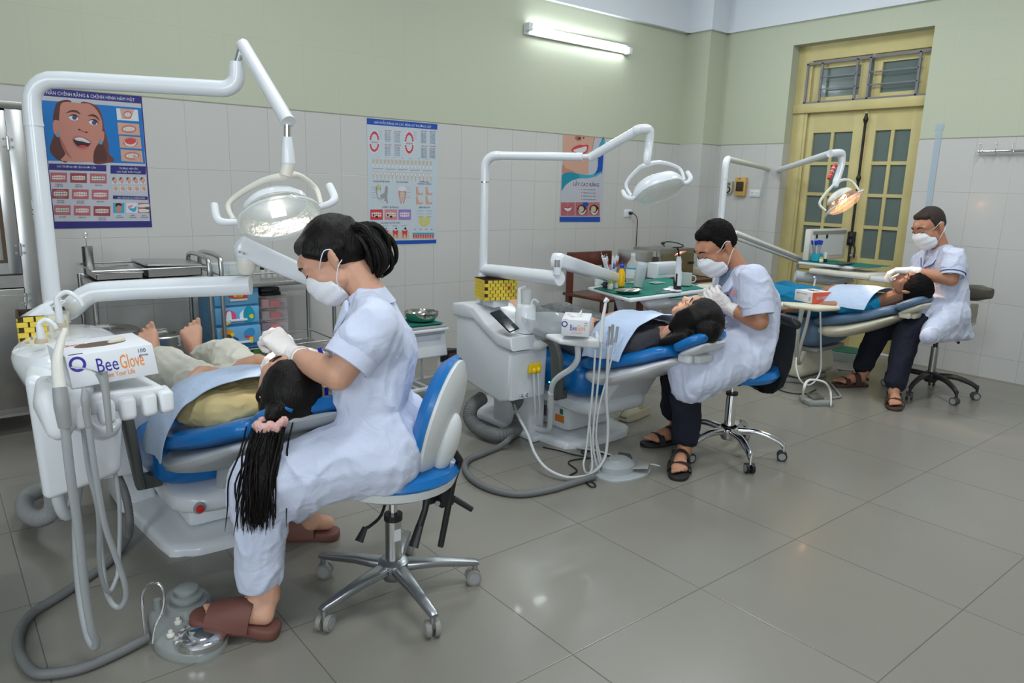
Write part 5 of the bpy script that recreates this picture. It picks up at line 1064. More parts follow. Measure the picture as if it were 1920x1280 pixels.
for i, (a, b) in enumerate(((dx0, dx1), (dx0 - .405, dx0 - .005))):
    m = MB(); r_ = .055
    m.bx(a, a + r_, yc - .022, yc - .005, zmid + .04, ztop - .01, STEEL, .003); m.bx(b - r_, b, yc - .022, yc - .005, zmid + .04, ztop - .01, STEEL, .003)
    m.bx(a + r_ - .002, b - r_ + .002, yc - .021, yc - .006, ztop - .01 - r_, ztop - .011, STEEL); m.bx(a + r_ - .002, b - r_ + .002, yc - .021, yc - .006, zmid + .041, zmid + .04 + r_, STEEL)
    dr = m.build('glazed_door', cab)
    m = MB(); g0, g1, h0, h1 = a + r_, b - r_, zmid + .04 + r_, ztop - .01 - r_
    for q in ((g0, g0 + .014, h0, h1), (g1 - .014, g1, h0, h1), (g0 + .014, g1 - .014, h0, h0 + .014), (g0 + .014, g1 - .014, h1 - .014, h1)): m.bx(q[0], q[1], yc - .024, yc - .008, q[2], q[3], BRN)
    m.build('gasket', dr)
    m = MB(); m.bx(g0 + .01, g1 - .01, yc - .016, yc - .013, h0 + .01, h1 - .01, mat('cabinet_glass', (.8, .85, .85), .02, alpha=.18, coat=1)); m.build('glass_pane', dr)
    m = MB(); m.bx(a, b, yc - .022, yc - .004, zb + .02, zmid - .035, STEEL, .004); m.bx(a + .03, b - .03, yc - .0235, yc - .021, zb + .05, zmid - .065, STEELD, .001); lo = m.build('lower_door', cab)
    for z in (ztop - .16, zmid + .16, zmid - .09, zb + .12):
        m = MB(); xh = b + .001 if i == 0 else a; m.cyl((xh, yc - .026, z - .03), (xh, yc - .026, z + .03), .005, CHROME, seg=8)
        for s_ in (-1, 1):
            for dz in (-.018, .018): m.lathe([(.006, 0), (.006, .002), (.001, .003)], GREY, frame((xh + s_ * .016, yc - .022, z + dz), (0, -1, 0)), 8)
        m.build('hinge', dr if z > zmid else lo)
# contents of the cabinet
zs1 = zmid + (ztop - zmid) / 3 + .032; zs2 = zmid + (ztop - zmid) * 2 / 3 + .032
ins = mat('box_pale', (.55, .60, .58), .6)
for k, (x, w, h, z, l) in enumerate(((xr - .16, .10, .13, zs2, 'white carton on the top shelf of the glazed cabinet, nearest the hinge'), (xr - .30, .12, .17, zs2, 'tall white carton left of the carton on the top shelf of the glazed cabinet'), (xr - .45, .10, .10, zs1, 'low carton on the second shelf behind the cabinet glass'))):
    tag(MB().bx(x - w / 2, x + w / 2, yc + .10, yc + .2, z, z + h, PAPER if k else ins, .003).build('carton'), l, 'box', 'cartons in the steel cabinet')
random.seed(4)
for k in range(3):
    m = MB(); c_ = V((xr - .15 - .10 * k, yc + .15, (zs1, zmid + .03, zmid + .03)[k])); m.hull([(c_ + V((random.uniform(-.05, .05), random.uniform(-.04, .04), .012 + random.uniform(0, .07))), .012) for _ in range(12)], mat('wrapped_bundle_%d' % (k % 2), ((.25, .27, .27), (.10, .10, .11))[k % 2], .2, bump=.6, bscale=30, coat=.6)); 
    tag(m.build('wrapped_bundle', ang=15), ('shiny wrapped bundle on the second shelf of the glazed cabinet', 'dark wrapped bundle at the bottom of the glazed cabinet by the hinges', 'shiny wrapped bundle left of the dark one at the cabinet bottom')[k], 'bundle', 'wrapped bundles in the steel cabinet')
# ------------------------------------------------------------ stainless trolleys along the back wall
def trolley(x0, x1, y0, y1, zt, zl, label, hleft=True, hright=True, levels=(), zh=0):
    t = thing('steel_trolley', label, 'trolley', ((x0 + x1) / 2, (y0 + y1) / 2, 0), 'steel trolleys')
    for x in (x0, x1):
        for y in (y0, y1): m = MB(); m.cyl((x, y, .05), (x, y, zt), .0125, STEEL, seg=12); m.cyl((x - .012, y, .03), (x + .012, y, .03), .03, DGREY, seg=14); m.build('leg', t)
    for z in levels:
        m = MB(); m.bx(x0, x1, y0, y1, z - .018, z - .003, STEEL); m.bx(x0 - .004, x1 + .004, y0 - .012, y0 + .006, z - .022, z + .004, STEEL, .003); m.bx(x0 - .004, x1 + .004, y1 - .006, y1 + .012, z - .022, z + .004, STEEL, .003); m.build('shelf', t)
        m = MB(); zz = z + .055; m.tube([(x0, y0, zz), (x0, y1, zz), (x1, y1, zz), (x1, y0, zz)], .005, STEEL, 8); m.tube([(x0, y0, zz), (x1, y0, zz)], .005, STEEL, 8); m.build('guard_rail', t)
    zr = zh or zt
    for x, f in ((x0, hleft), (x1, hright)):
        if f: m = MB(); m.tube([(x, y0, zt - .02), (x, y0, zr + .05), (x, y0 + .05, zr + .10), (x, y1 - .05, zr + .10), (x, y1, zr + .05), (x, y1, zt - .02)], .0135, STEEL, 12, smooth=5); m.build('push_handle', t)
    return t
zt1 = .785
q0 = at(352, 505, y=4.22)
trolley(.66, 1.235, 4.22, 4.62, zt1, .3, 'steel trolley carrying trays under the braces poster', False, True, (zt1, .16))
trolley(1.30, 1.98, 4.22, 4.62, .73, .3, 'steel trolley holding the blue picture drawers and clear boxes', True, False, (.73, .285), .79)
# things on trolley 1
def tray_box(x0, x1, y0, y1, z, h, name, label, m_=STEEL, lid=False):
    m = MB(); m.bx(x0, x1, y0, y1, z, z + .004, m_); t_ = .003
    m.bx(x0, x0 + t_, y0, y1, z, z + h, m_); m.bx(x1 - t_, x1, y0, y1, z, z + h, m_); m.bx(x0, x1, y0, y0 + t_, z, z + h, m_); m.bx(x0, x1, y1 - t_, y1, z, z + h, m_)
    m.tube([(x0, y0, z + h), (x1, y0, z + h), (x1, y1, z + h), (x0, y1, z + h)], .004, m_, 8, closed=True)
    o = m.build('tray_body'); t = thing(name, label, 'tray', ((x0 + x1) / 2, (y0 + y1) / 2, z), 'steel trays'); o.parent = t; o.matrix_parent_inverse = PM(t).inverted()
    if lid:
        m = MB(); m.prism(rrect(x1 - x0 + .02, y1 - y0 + .02, .02), .010, m_, Matrix.Translation(V(((x0 + x1) / 2, (y0 + y1) / 2, z + h + .012))) @ Matrix.Rotation(radians(2.5), 4, 'Y'), .004); m.build('lid', t)
    return t
tray_box(.68, .90, 4.24, 4.58, zt1 + .005, .035, 'instrument_tray', 'shallow open steel tray on the left trolley, beside the tall steel cylinder')
tray_box(.925, 1.20, 4.24, 4.58, zt1 + .005, .045, 'instrument_tray', 'steel instrument tray with tilted lid on the left trolley', STEEL, True)
c_ = at(114, 515, y=4.5); t = thing('forceps_jar', 'tall steel forceps cylinder beside the nearest lamp pole', 'jar', (c_.x, 4.5, zt1), None)
zc = zt1 + .002; m = MB(); m.lathe([(.026, 0), (.028, .004), (.028, .15), (.0285, .152), (.026, .15), (.025, .01), (.001, .008)], STEEL, Matrix.Translation(V((.70, 4.56, zc))), 24); m.build('cylinder', t); m = MB(); m.tube([(.70, 4.56, zc + .02), (.698, 4.56, zc + .2)], .003, CHROME, 8); m.tube([(.698 + .012 * cos(a / 8 * 2 * pi), 4.56, zc + .212 + .012 * sin(a / 8 * 2 * pi)) for a in range(8)], .002, CHROME, 6, closed=True); m.build('forceps', t)
# drums standing at the wall
def drum(px, py, y, r, h, label, z0=0):
    c = at(px, py, y=y); c.z = z0; t = thing('sterilizing_drum', label, 'drum', c, 'steel sterilizing drums'); M = Matrix.Translation(c)
    m = MB(); m.lathe([(r * .9, 0), (r, .01), (r, h - .05), (r * 1.01, h - .05), (r * 1.01, h - .045)], STEELD, M, 40); m.build('body', t)
    m = MB(); m.lathe([(r * 1.02, h - .05), (r * 1.03, h - .045), (r * 1.03, h - .006), (r * .98, h), (r * .62, h + .001), (r * .60, h - .008), (.001, h - .008)], STEELD, M, 40); l = m.build('lid', t)
    m = MB(); q = c + V((0, 0, h)); m.tube([q + V((-.03, 0, 0)), q + V((-.025, 0, .022)), q + V((.025, 0, .022)), q + V((.03, 0, 0))], .003, CHROME, 8); m.build('lid_handle', l)
    m = MB(); q = c + V((r * .5, -r * .87, h - .03)); m.box(q, (.022, .012, .05), CHROME, .003); m.build('clasp', t)
drum(195, 625, 4.02, .155, .575, 'large dark steel drum standing behind the glossy basin top')
drum(303, 636, 3.98, .115, .535, 'smaller steel drum standing behind the girl\'s left-hand foot')
# ---- blue picture drawers on trolley 2
bx0 = at(404, 600, y=4.26).x; bx1 = at(487, 600, y=4.26).x; z0 = .335; zh = at(440, 540, y=4.26).z + .02
BL = mat('sky_blue_plastic', (.14, .40, .66), .35); BL2 = mat('ribbed_blue_side', (.09, .30, .52), .4, bump=.9, bscale=1.2, stretch=(.2, .2, 30))
dc = thing('picture_drawers', 'sky blue plastic drawer unit with balloon and animal pictures on the drawers', 'drawer unit', ((bx0 + bx1) / 2, 4.4, z0))
zt_ = .708
m = MB(); m.bx(bx0 - .008, bx1 + .006, 4.275, 4.56, z0, zt_, BL2, .006); m.build('drawer_case', dc)
def Pf(px, py, y=4.257): return at(px, py, y=y)
def fpoly(m, pts, m_, y): m.poly(catmull([Pf(a, b, y) for a, b in pts], 4, True), m_)
H_ = (zt_ - z0) / 3
RED2 = mat('print_tomato', (.65, .06, .04), .4); YE2 = mat('print_sun', (.8, .6, .05), .4); OR2 = mat('print_tangerine', (.75, .3, .03), .4); PK2 = mat('print_magenta', (.65, .08, .22), .4); TE2 = mat('print_lagoon', (.01, .30, .42), .4); BR2 = mat('print_bark', (.12, .06, .02), .5); WH2 = mat('print_cloud', (.72, .82, .88), .4)
rows = [(552, 570, 0), (578, 606, 1), (612, 648, 2)]
zz = [(at(440, 541, y=4.26).z, at(440, 573, y=4.26).z), (at(440, 575, y=4.26).z, at(440, 608, y=4.26).z), (at(440, 612, y=4.25).z, at(440, 647, y=4.25).z)]
for k, (za, zb_) in enumerate(zz):
    m = MB(); yf = 4.26 - (.012 if k == 2 else 0); m.bx(bx0, bx1, yf, 4.28, zb_ + .003, za - .003, BL, .004); dw = m.build('drawer', dc)
    y = yf - .0012; m = MB()
    if k == 0:
        fpoly(m, [(431, 552), (440, 542), (455, 541), (463, 552), (461, 560), (430, 558)], RED2, y); fpoly(m, [(438, 556), (442, 543), (452, 543), (455, 556)], YE2, y - .0004); fpoly(m, [(442, 557), (447, 548), (452, 556)], OR2, y - .0008)
        m.text('TRÍ VIỆT', Matrix.Translation(at(406, 552, y=y - .0004)) @ MR, .012, PTEXT, .0002, width=.036); m.ell(at(413, 545, y=y), (.008, .0006, .008), NAVY, seg=12)
    if k == 1:
        fpoly(m, [(416, 592), (424, 583), (436, 583), (443, 592), (440, 602), (424, 606), (417, 600)], PK2, y); fpoly(m, [(424, 600), (426, 586), (433, 585), (434, 604), (427, 606)], WH2, y - .0004)
        fpoly(m, [(449, 590), (455, 582), (460, 580), (458, 600), (452, 600)], WH2, y); fpoly(m, [(457, 598), (457, 582), (466, 573), (476, 582), (478, 596), (470, 604), (460, 603)], TE2, y - .0002); fpoly(m, [(467, 592), (472, 588), (476, 592), (472, 597)], YE2, y - .0008); fpoly(m, [(421, 605), (430, 604), (428, 609), (422, 609)], YE2, y - .0008)
    if k == 2:
        fpoly(m, [(413, 620), (424, 617), (437, 620), (434, 630), (425, 633), (416, 628)], OR2, y); fpoly(m, [(418, 628), (434, 628), (432, 638), (421, 636)], BR2, y - .0004); fpoly(m, [(432, 625), (438, 624), (439, 630), (434, 630)], YE2, y - .0008); fpoly(m, [(437, 630), (447, 635), (446, 638), (438, 633)], PTEXT, y - .0006)
        fpoly(m, [(457, 625), (464, 616), (475, 615), (478, 624), (474, 630), (462, 630)], mat('print_azure', (.03, .28, .62), .4), y); fpoly(m, [(460, 628), (474, 630), (476, 638), (470, 642), (468, 634), (460, 633)], RED2, y - .0004); fpoly(m, [(468, 632), (475, 632), (474, 642), (469, 641)], YE2, y - .0008)
    m.build('picture', dw, fixn=False)
    m = MB(); h0, h1 = at((430, 431, 435)[k], (561, 599, 641)[k], y=yf), at((463, 463, 470)[k], (559, 597, 638)[k], y=yf); m.bx(h0.x, h1.x, yf - .012, yf, h0.z - .012, h0.z, WHITEP, .002); m.build('drawer_handle', dw)
# pink clear drawer unit with black case
px0, px1 = at(489, 600, y=4.30).x, at(541, 600, y=4.30).x; PKC = mat('pink_clear_plastic', (.85, .68, .70), .15, alpha=.17)
pc = thing('storage_tower', 'small pinkish clear drawer unit beside the blue picture drawers', 'drawer unit', ((px0 + px1) / 2, 4.4, z0)); zp = at(515, 556, y=4.30).z
m = MB(); m.bx(px0, px1, 4.31, 4.52, z0, z0 + .008, PKC); m.bx(px0, px0 + .004, 4.31, 4.52, z0, zp, PKC); m.bx(px1 - .004, px1, 4.31, 4.52, z0, zp, PKC); m.bx(px0, px1, 4.50, 4.51, z0, zp, PKC); hh = (zp - z0) / 4
for k in range(1, 5): m.bx(px0, px1, 4.305, 4.50, z0 + hh * k - .006, z0 + hh * k, PKC)
m.build('drawer_case', pc)
for k in range(4):
    m = MB(); m.bx(px0 + .006, px1 - .006, 4.302, 4.31, z0 + hh * k + .006, z0 + hh * (k + 1) - .010, PKC); dw = m.build('drawer', pc)
    xs = px1 - px0
    for j, (a, b, mm) in enumerate(((.12, .36, (REDP, NAVY, GREY, PPINK)[k]), (.42, .80, REDP if k != 1 else mat('red_pack', (.6, .05, .08), .4)), (.84, .95, TE2))):
        MB().bx(px0 + xs * a, px0 + xs * b, 4.32, 4.42, z0 + hh * k + .008, z0 + hh * k + hh * (.75, .6, .4)[j], mm, .003).build('packet', dw)
m = MB(); a = at(489, 556, y=4.34).x; b = at(526, 556, y=4.34).x; cz = zp + .002
cc = thing('black_case', 'black lidded case on top of the pinkish clear drawers', 'case', ((a + b) / 2, 4.4, cz)); m.bx(a, b, 4.33, 4.50, cz, cz + .022, BLACK, .004); m.build('case_body', cc)
m = MB(); m.bx(a + .004, b - .004, 4.334, 4.496, cz + .023, cz + .05, mat('smoked_lid', (.05, .055, .06), .2), .008); m.build('case_lid', cc); MB().bx((a + b) / 2 + .01, (a + b) / 2 + .04, 4.325, 4.333, cz + .012, cz + .034, BLACK, .002).build('latch', cc)
# long blue-green carton under the drawers, teal carton below
m = MB(); a = at(418, 668, y=4.24).x; b = at(492, 655, y=4.24).x; m.bx(a, b, 4.235, 4.40, .289, .332, mat('carton_blue', (.01, .13, .35), .4), .002); xm = a + (b - a) * .62; y = 4.2338
ct = thing('tissue_carton', 'flat blue and green carton under the picture drawers', 'box', ((a + b) / 2, 4.3, .289)); m.build('carton_body', ct)
m = MB(); m.bx(xm, b - .001, 4.2335, 4.236, .290, .331, mat('leaf_green', (.06, .22, .03), .5, var=.7, vscale=60)); m.bx(xm + .004, xm + .034, 4.2325, 4.2336, .30, .328, mat('black_green', (.01, .03, .01), .4)); m.text('PAT', Matrix.Translation(V((xm + .005, 4.232, .306))) @ MR, .02, PWHITE, .0003, width=.026); m.build('print', ct)
a = at(463, 690, y=4.3).x; cx = thing('teal_carton', 'teal carton lettered in white on the lower floor of the trolley', 'box', (a + .1, 4.35, .05))
m = MB(); m.bx(a, a + .22, 4.27, 4.5, .06, .215, mat('carton_teal', (.0, .22, .30), .4), .003); m.build('carton_body', cx); m = MB(); m.text('Doctor', Matrix.Translation(at(473, 697, y=4.268)) @ MR, .055, PWHITE, .0004); m.build('print', cx)
MB().bx(1.30, 1.98, 4.22, 4.62, .045, .058, STEEL).build('bottom_shelf', bpy.data.objects['steel_trolley.001'])
# clear boxes and small jars on top of trolley 2
for k, (u0, u1, zz_, l) in enumerate(((395, 425, .735, 'clear lidded box behind the steel push handle'), (425, 452, .735, 'clear lidded box with green packets right of its twin'))):
    a, b = at(u0, 490, y=4.45).x, at(u1, 490, y=4.45).x; t = thing('clear_box', l, 'box', ((a + b) / 2, 4.45, zz_), 'clear boxes on the trolley')
    m = MB(); m.bx(a, b, 4.42, 4.54, zz_, zz_ + .085, CLEARB, .004); m.build('box_body', t); MB().bx(a + .01, b - .01, 4.43, 4.53, zz_ + .004, zz_ + .04, mat('mint_packets', (.35, .50, .45), .5)).build('packets', t); MB().bx(a - .002, b + .002, 4.418, 4.542, zz_ + .086, zz_ + .095, CLEARB, .002).build('lid', t)
for k in range(7):
    x = at(492 + k * 11, 516, y=4.42).x; t = thing('small_jar', '%s jar in the row on the trolley under the flat white arm' % ('leftmost', 'second', 'third', 'middle', 'fifth', 'sixth', 'rightmost')[k], 'jar', (x, 4.42, .735), 'small jars in a row')
    MB().lathe([(.013, 0), (.015, .004), (.015, .045), (.011, .05)], mat('jar_grey', (.45, .46, .45), .3), Matrix.Translation(V((x, 4.42, .733))), 14).build('jar_body', t); MB().lathe([(.013, .05), (.013, .066), (.001, .067)], (BLACK, STEELD, WHITEP)[k % 3], Matrix.Translation(V((x, 4.42, .733))), 14).build('lid', t)
# ------------------------------------------------------------ small white cabinet with green cloth and steel bowl (between units)
yq = 3.75; a = at(757, 620, y=yq).x; b = at(835, 620, y=yq).x; zt2 = at(800, 612, y=yq).z; zb2 = at(800, 674, y=yq).z
wc = thing('white_side_table', 'white plastic scale-like stand under the green cloth and steel bowl', 'stand', ((a + b) / 2, yq, 0))
m = MB(); m.hull([((x, y, z), .010) for x in (a - .07, b - .01) for y in (yq + .01, yq + .26) for z in (zb2 + .02, zt2 - .04)] + [((b + .005, yq, zb2 + .02), .01), ((a - .08, yq, zb2 + .02), .01)], WHITE); m.bx(a - .03, b - .035, yq - .0035, yq + .01, zb2 + .045, zt2 - .05, mat('panel_lilac', (.55, .58, .66), .4), .002); m.build('housing', wc)
m = MB(); m.bx(a - .10, b + .01, yq - .03, yq + .28, zt2 - .035, zt2 - .014, WHITE, .008); m.bx(a - .09, b, yq - .02, yq + .27, zt2 - .014, zt2 - .0, mat('rim_grey', (.36, .37, .37), .4), .004); m.build('top_rim', wc)
for x in (a - .04, b - .03):
    for y in (yq + .03, yq + .22): MB().cyl((x, y, .06), (x, y, zb2 + .02), .011, WHITEP).build('leg', wc)
m = MB(); m.bx(a - .09, b + .12, yq + .0, yq + .03, .05, .07, WHITEP, .004); m.bx(a - .09, b + .12, yq + .22, yq + .25, .05, .07, WHITEP, .004)
for k in range(4): m.bx(a - .03 + .07 * k, a - .005 + .07 * k, yq + .02, yq + .23, .052, .068, WHITEP)
for x in (a - .08, b + .10):
    for y in (yq + .015, yq + .235): m.cyl((x, y, 0), (x, y, .06), .016, GREY)
m.build('floor_frame', wc)
zc_ = zt2 + .0
clothon([(a - .08, yq + .24, 0), (a - .08, yq + .0, 0), (b - .015, yq - .005, 0), (b - .02, yq + .24, 0)], zc_, 'surgical_cloth', 'folded green cloth on the white stand beneath the steel bowl', GREENC, .012)
m = MB(); m.bx(a - .075, b - .025, yq + .005, yq + .23, zc_ + .001, zc_ + .011, GREENC, .005); tag(m.build('folded_cloth'), 'lower fold of green cloth on the white stand', 'cloth')
bc_ = at(790, 592, y=yq + .11); bc_.z = zc_ + .020
tag(MB().lathe([(.04, 0), (.085, .004), (.105, .03), (.108, .052), (.112, .055), (.105, .054), (.10, .03), (.08, .010), (.001, .008)], mat('stainless_bowl', (.62, .60, .55), .12, 1), Matrix.Translation(bc_), 36).build('steel_bowl'), 'shiny stainless steel bowl on the green cloth between the chairs', 'bowl')
ps = at(846, 665, y=3.9); t = thing('power_strip', 'black extension reel with reddish sockets on the floor by the middle tower', 'power strip', ps); m = MB(); m.hull([(ps + V(p), .012) for p in ((-.045, 0, -.04), (.045, 0, -.04), (-.045, .06, -.04), (.045, .06, -.04), (-.04, 0, .03), (.04, 0, .03), (-.04, .06, .03))], BLACK); m.build('reel_body', t)
m = MB(); m.bx(ps.x - .03, ps.x + .03, ps.y - .016, ps.y - .010, ps.z - .03, ps.z + .012, mat('socket_brown', (.12, .04, .04), .4), .003); m.build('socket_face', t)
# ------------------------------------------------------------ wooden chair, low table, sterilizer at the far corner
wd = thing('wooden_chair', 'dark red wooden chair standing behind the middle tray', 'chair', (4.42, 4.15, 0))
for x, y, h in ((4.18, 3.98, .44), (4.60, 3.98, .44), (4.18, 4.40, .80), (4.60, 4.40, .80)): MB().bx(x, x + .045, y, y + .045, 0, h, WOOD, .004).build('leg', wd)
MB().bx(4.16, 4.665, 3.96, 4.46, .44, .465, WOOD, .006).build('seat', wd); MB().bx(4.16, 4.665, 4.39, 4.43, .68, .80, WOOD, .006).build('backrest', wd)
for q in ((4.2, 4.62, 3.99, 4.01), (4.19, 4.21, 4.0, 4.42), (4.61, 4.63, 4.0, 4.42)): MB().bx(q[0], q[1], q[2], q[3], .18, .215, WOOD, .003).build('stretcher', wd)
lt = thing('low_table', 'low dark wooden table carrying the stainless sterilizer in the corner', 'table', (5.2, 4.15, 0)); MB().bx(4.72, 5.78, 3.95, 4.42, .53, .56, WOOD, .006).build('tabletop', lt)
for x in (4.74, 5.71):
    for y in (3.97, 4.36): MB().bx(x, x + .045, y, y + .045, 0, .53, WOOD, .003).build('leg', lt)
sa_, sb_, sc_ = at(1190, 465, y=4.28), at(1238, 468, y=4.0), at(1303, 462, y=4.0); zt3 = sb_.z; zz0 = .562
st_ = thing('sterilizer', 'stainless steel bench sterilizer with a bronze-tinted door', 'sterilizer', ((sb_.x + sc_.x) / 2, 4.14, zz0))
m = MB(); m.bx(sb_.x - .0, sc_.x, 4.0, 4.3, zz0, zt3, STEELD, .004); m.build('housing', st_)
m = MB(); m.bx(sb_.x + .03, sc_.x - .02, 3.985, 3.999, zz0 + .02, zt3 - .035, mat('bronze_door', (.24, .20, .12), .3, .7), .003); m.bx(sc_.x - .09, sc_.x - .03, 3.97, 3.984, zz0 + .14, zz0 + .16, BLACK, .003); m.build('oven_door', st_)
m = MB(); m.bx(sb_.x - .20, sb_.x - .006, 4.03, 4.30, zz0, zt3 - .015, STEEL, .004); m.bx(sb_.x - .05, sb_.x - .01, 4.022, 4.031, zz0 + .01, zt3 - .06, mat('dark_brown_panel', (.05, .035, .03), .3), .001); m.build('side_unit', st_)
q = at(1240, 460, y=4.1); m = MB(); m.tube([at(1246, 462, y=4.1), at(1243, 456, y=4.1), at(1252, 453, y=4.1), at(1268, 455, y=4.1), at(1281, 460, y=4.1), at(1277, 463, y=4.08), at(1262, 464, y=4.08)], .0045, BLACK, 8, smooth=4); m.ell(at(1243, 456, y=4.1), (.018, .018, .014), BLACK, seg=10); tag(m.build('coiled_lead'), 'coiled black lead lying on top of the sterilizer', 'cable')
ib = at(1330, 545, y=3.9); tag(MB().bx(5.56, 5.74, 4.0, 4.2, .562, at(1330, 506, y=4.0).z, mat('ivory_box', (.55, .52, .36), .5), .006).build('ivory_box'), 'ivory box glimpsed behind the middle dentist\'s chin', 'box')
# ------------------------------------------------------------ items on tray 2
TZ_ = TZ + .008
def on2(px, py): p_ = at(px, py, z=TZ_); return p_
def jar(px, py, prof, m_, name, label, cat, group=None, cap=None, z=TZ_):
    c = at(px, py, z=z); M = Matrix.Translation(c)
    if cap is None: return tag(MB().lathe(prof, m_, M, 20).build(name), label, cat, group)
    t = thing(name, label, cat, c, group); MB().lathe(prof, m_, M, 20).build('body', t); MB().lathe(cap[0], cap[1], M, 20).build('cap', t); return t
for k, (x, y) in enumerate(((1121, 536), (1127, 531))):
    jar(x, y, [(.014, 0), (.019, .004), (.022, .045), (.022, .055), (.020, .055), (.017, .006), (.001, .004)], GLASSM, 'glass_cup', ('small glass cup nearest the left corner of the middle tray', 'small glass cup behind the corner one on the middle tray')[k], 'cup', 'small glass cups')
jar(1134, 539, [(.013, 0), (.014, .002), (.014, .028), (.010, .034)], mat('dark_label', (.04, .025, .04), .4), 'small_bottle', 'small dark-labelled bottle with white cap on the middle tray', 'bottle', None, ([(.011, .034), (.012, .036), (.012, .052), (.001, .053)], WHITEP))
jar(1144, 542, [(.014, 0), (.015, .002), (.015, .026), (.011, .032)], CREAM2, 'small_bottle', 'small ivory bottle with yellow-green cap on the middle tray', 'bottle', None, ([(.011, .032), (.012, .034), (.011, .046), (.001, .047)], mat('lime_cap', (.5, .6, .05), .4)))
cupc = at(1147, 530, z=TZ_); t = thing('syringe_cup', 'blue plastic cup stuffed with wrapped syringes on the middle tray', 'cup', cupc); AQ = mat('aqua_plastic', (.02, .38, .55), .3)
MB().lathe([(.030, 0), (.034, .003), (.038, .058), (.036, .058), (.031, .006), (.001, .005)], AQ, Matrix.Translation(cupc), 24).build('cup_body', t)
random.seed(2)
for k in range(9):
    a = random.uniform(-.018, .018); b = random.uniform(-.018, .018); lean = V((a * 3.2 + .0, b * 1.5, .14 + random.uniform(-.02, .01))); q = cupc + V((a, b, .02))
    m = MB(); m.tube([q, q + lean], [.006, .007], (CLEARB, PAPER)[k % 2], 8); m.tube([q + lean * .55, q + lean * .85], .0068, (mat('syringe_blue', (.02, .10, .5), .4), PAPER, REDP)[k % 3] if k % 2 == 0 else CLEARB, 8)
    n_ = lean.normalized().orthogonal(); m.hull([(q + lean * .75 - n_ * .012, .002), (q + lean * .75 + n_ * .012, .002), (q + lean * 1.12 - n_ * .014, .001), (q + lean * 1.12 + n_ * .014, .001)], CLEAR)
    tag(m.build('wrapped_syringe'), 'clear wrapped syringe standing in the blue cup on the middle tray', 'syringe', 'wrapped syringes in the blue cup')
jar(1164, 537, [(.018, 0), (.022, .004), (.022, .07), (.018, .085), (.009, .105), (.008, .11)], mat('yellow_bottle_plastic', (.85, .48, .005), .35), 'yellow_bottle', 'yellow squeeze bottle with a blue and white nozzle', 'bottle', None, ([(.011, .108), (.012, .11), (.012, .125), (.004, .13), (.003, .145), (.001, .146)], mat('nozzle_blue', (.01, .05, .45), .4)))
wb = jar(1184, 530, [(.030, 0), (.036, .005), (.037, .095), (.033, .115), (.014, .145), (.012, .165), (.001, .166)], CLEAR, 'water_bottle', 'clear rinse bottle with a blue and white label', 'bottle', None, ([(.014, .163), (.014, .178), (.001, .179)], CLEARB))
c = at(1184, 530, z=TZ_); MB().lathe([(.0375, .03), (.0378, .03), (.0378, .085), (.0375, .085)], PAPER, Matrix.Translation(c), 20, cap=False).build('label_print', wb); MB().lathe([(.0380, .085), (.0384, .085), (.0384, .094), (.0380, .094)], AQ, Matrix.Translation(c), 20, cap=False).build('label_band', wb)
for k in range(6):
    c = at(1196, 538, z=TZ_) + V((.004 * k, 0, .016 * k)); Mk = Matrix.Translation(c) @ Matrix.Rotation(radians(8), 4, 'Y')
    tag(MB().lathe([(.022, 0), (.024, .002), (.033, .062), (.035, .064), (.032, .062), (.022, .004), (.001, .003)], CLEARB, Mk, 20).build('plastic_cup'), ('lowest', 'second', 'third', 'fourth', 'fifth', 'topmost')[k] + ' clear plastic cup of the leaning stack on the middle tray', 'cup', 'stack of plastic cups')
kd = at(1178, 549, z=TZ_); t = thing('kidney_dish', 'shallow steel dish of instruments at the front of the middle tray', 'dish', kd)
MB().lathe([(.05, 0), (.07, .004), (.082, .016), (.085, .017), (.078, .015), (.06, .006), (.001, .005)], mat('bronze_steel', (.50, .46, .38), .2, 1), Matrix.Translation(kd) @ Matrix.Diagonal((1.05, .72, 1, 1)), 32).build('dish_body', t)
for k in range(3): tag(MB().tube([kd + V((-.05 + .02 * k, -.02 + .012 * k, .014)), kd + V((.0 + .02 * k, .0 + .01 * k, .018)), kd + V((.05, .02 * k - .01, .022))], .0022, (PAPER, BLACK, CHROME)[k], 8).build('dental_instrument'), ('white-handled probe in the steel dish', 'black-handled probe in the steel dish', 'chrome probe in the steel dish')[k], 'instrument', 'instruments in the steel dish')
for k in range(3):
    a, b = at(1225 + k * 3, 543 + k * 2, z=TZ_ + .004), at(1262 + k * 3, 543 + k * 1.5, z=TZ_ + .004); tag(MB().tube([a, a.lerp(b, .5), b], [.0016, .003, .0014], CHROME, 8).build('dental_instrument'), ('chrome probe on the green cloth, furthest back', 'chrome probe on the green cloth, middle of three', 'chrome probe on the green cloth, nearest the front')[k], 'instrument', 'probes on the green cloth')
pk = at(1232, 530, z=TZ_ + .002); tag(MB().hull([(pk + V((-.04, -.02, 0)), .002), (pk + V((.045, -.03, 0)), .002), (pk + V((.03, .03, .004)), .002), (pk + V((-.05, .025, .003)), .002), (pk + V((0, 0, .008)), .004)], mat('foil_pack', (.5, .53, .55), .15, .6)).build('clear_sachet'), 'crumpled clear sachet on the green cloth', 'sachet')
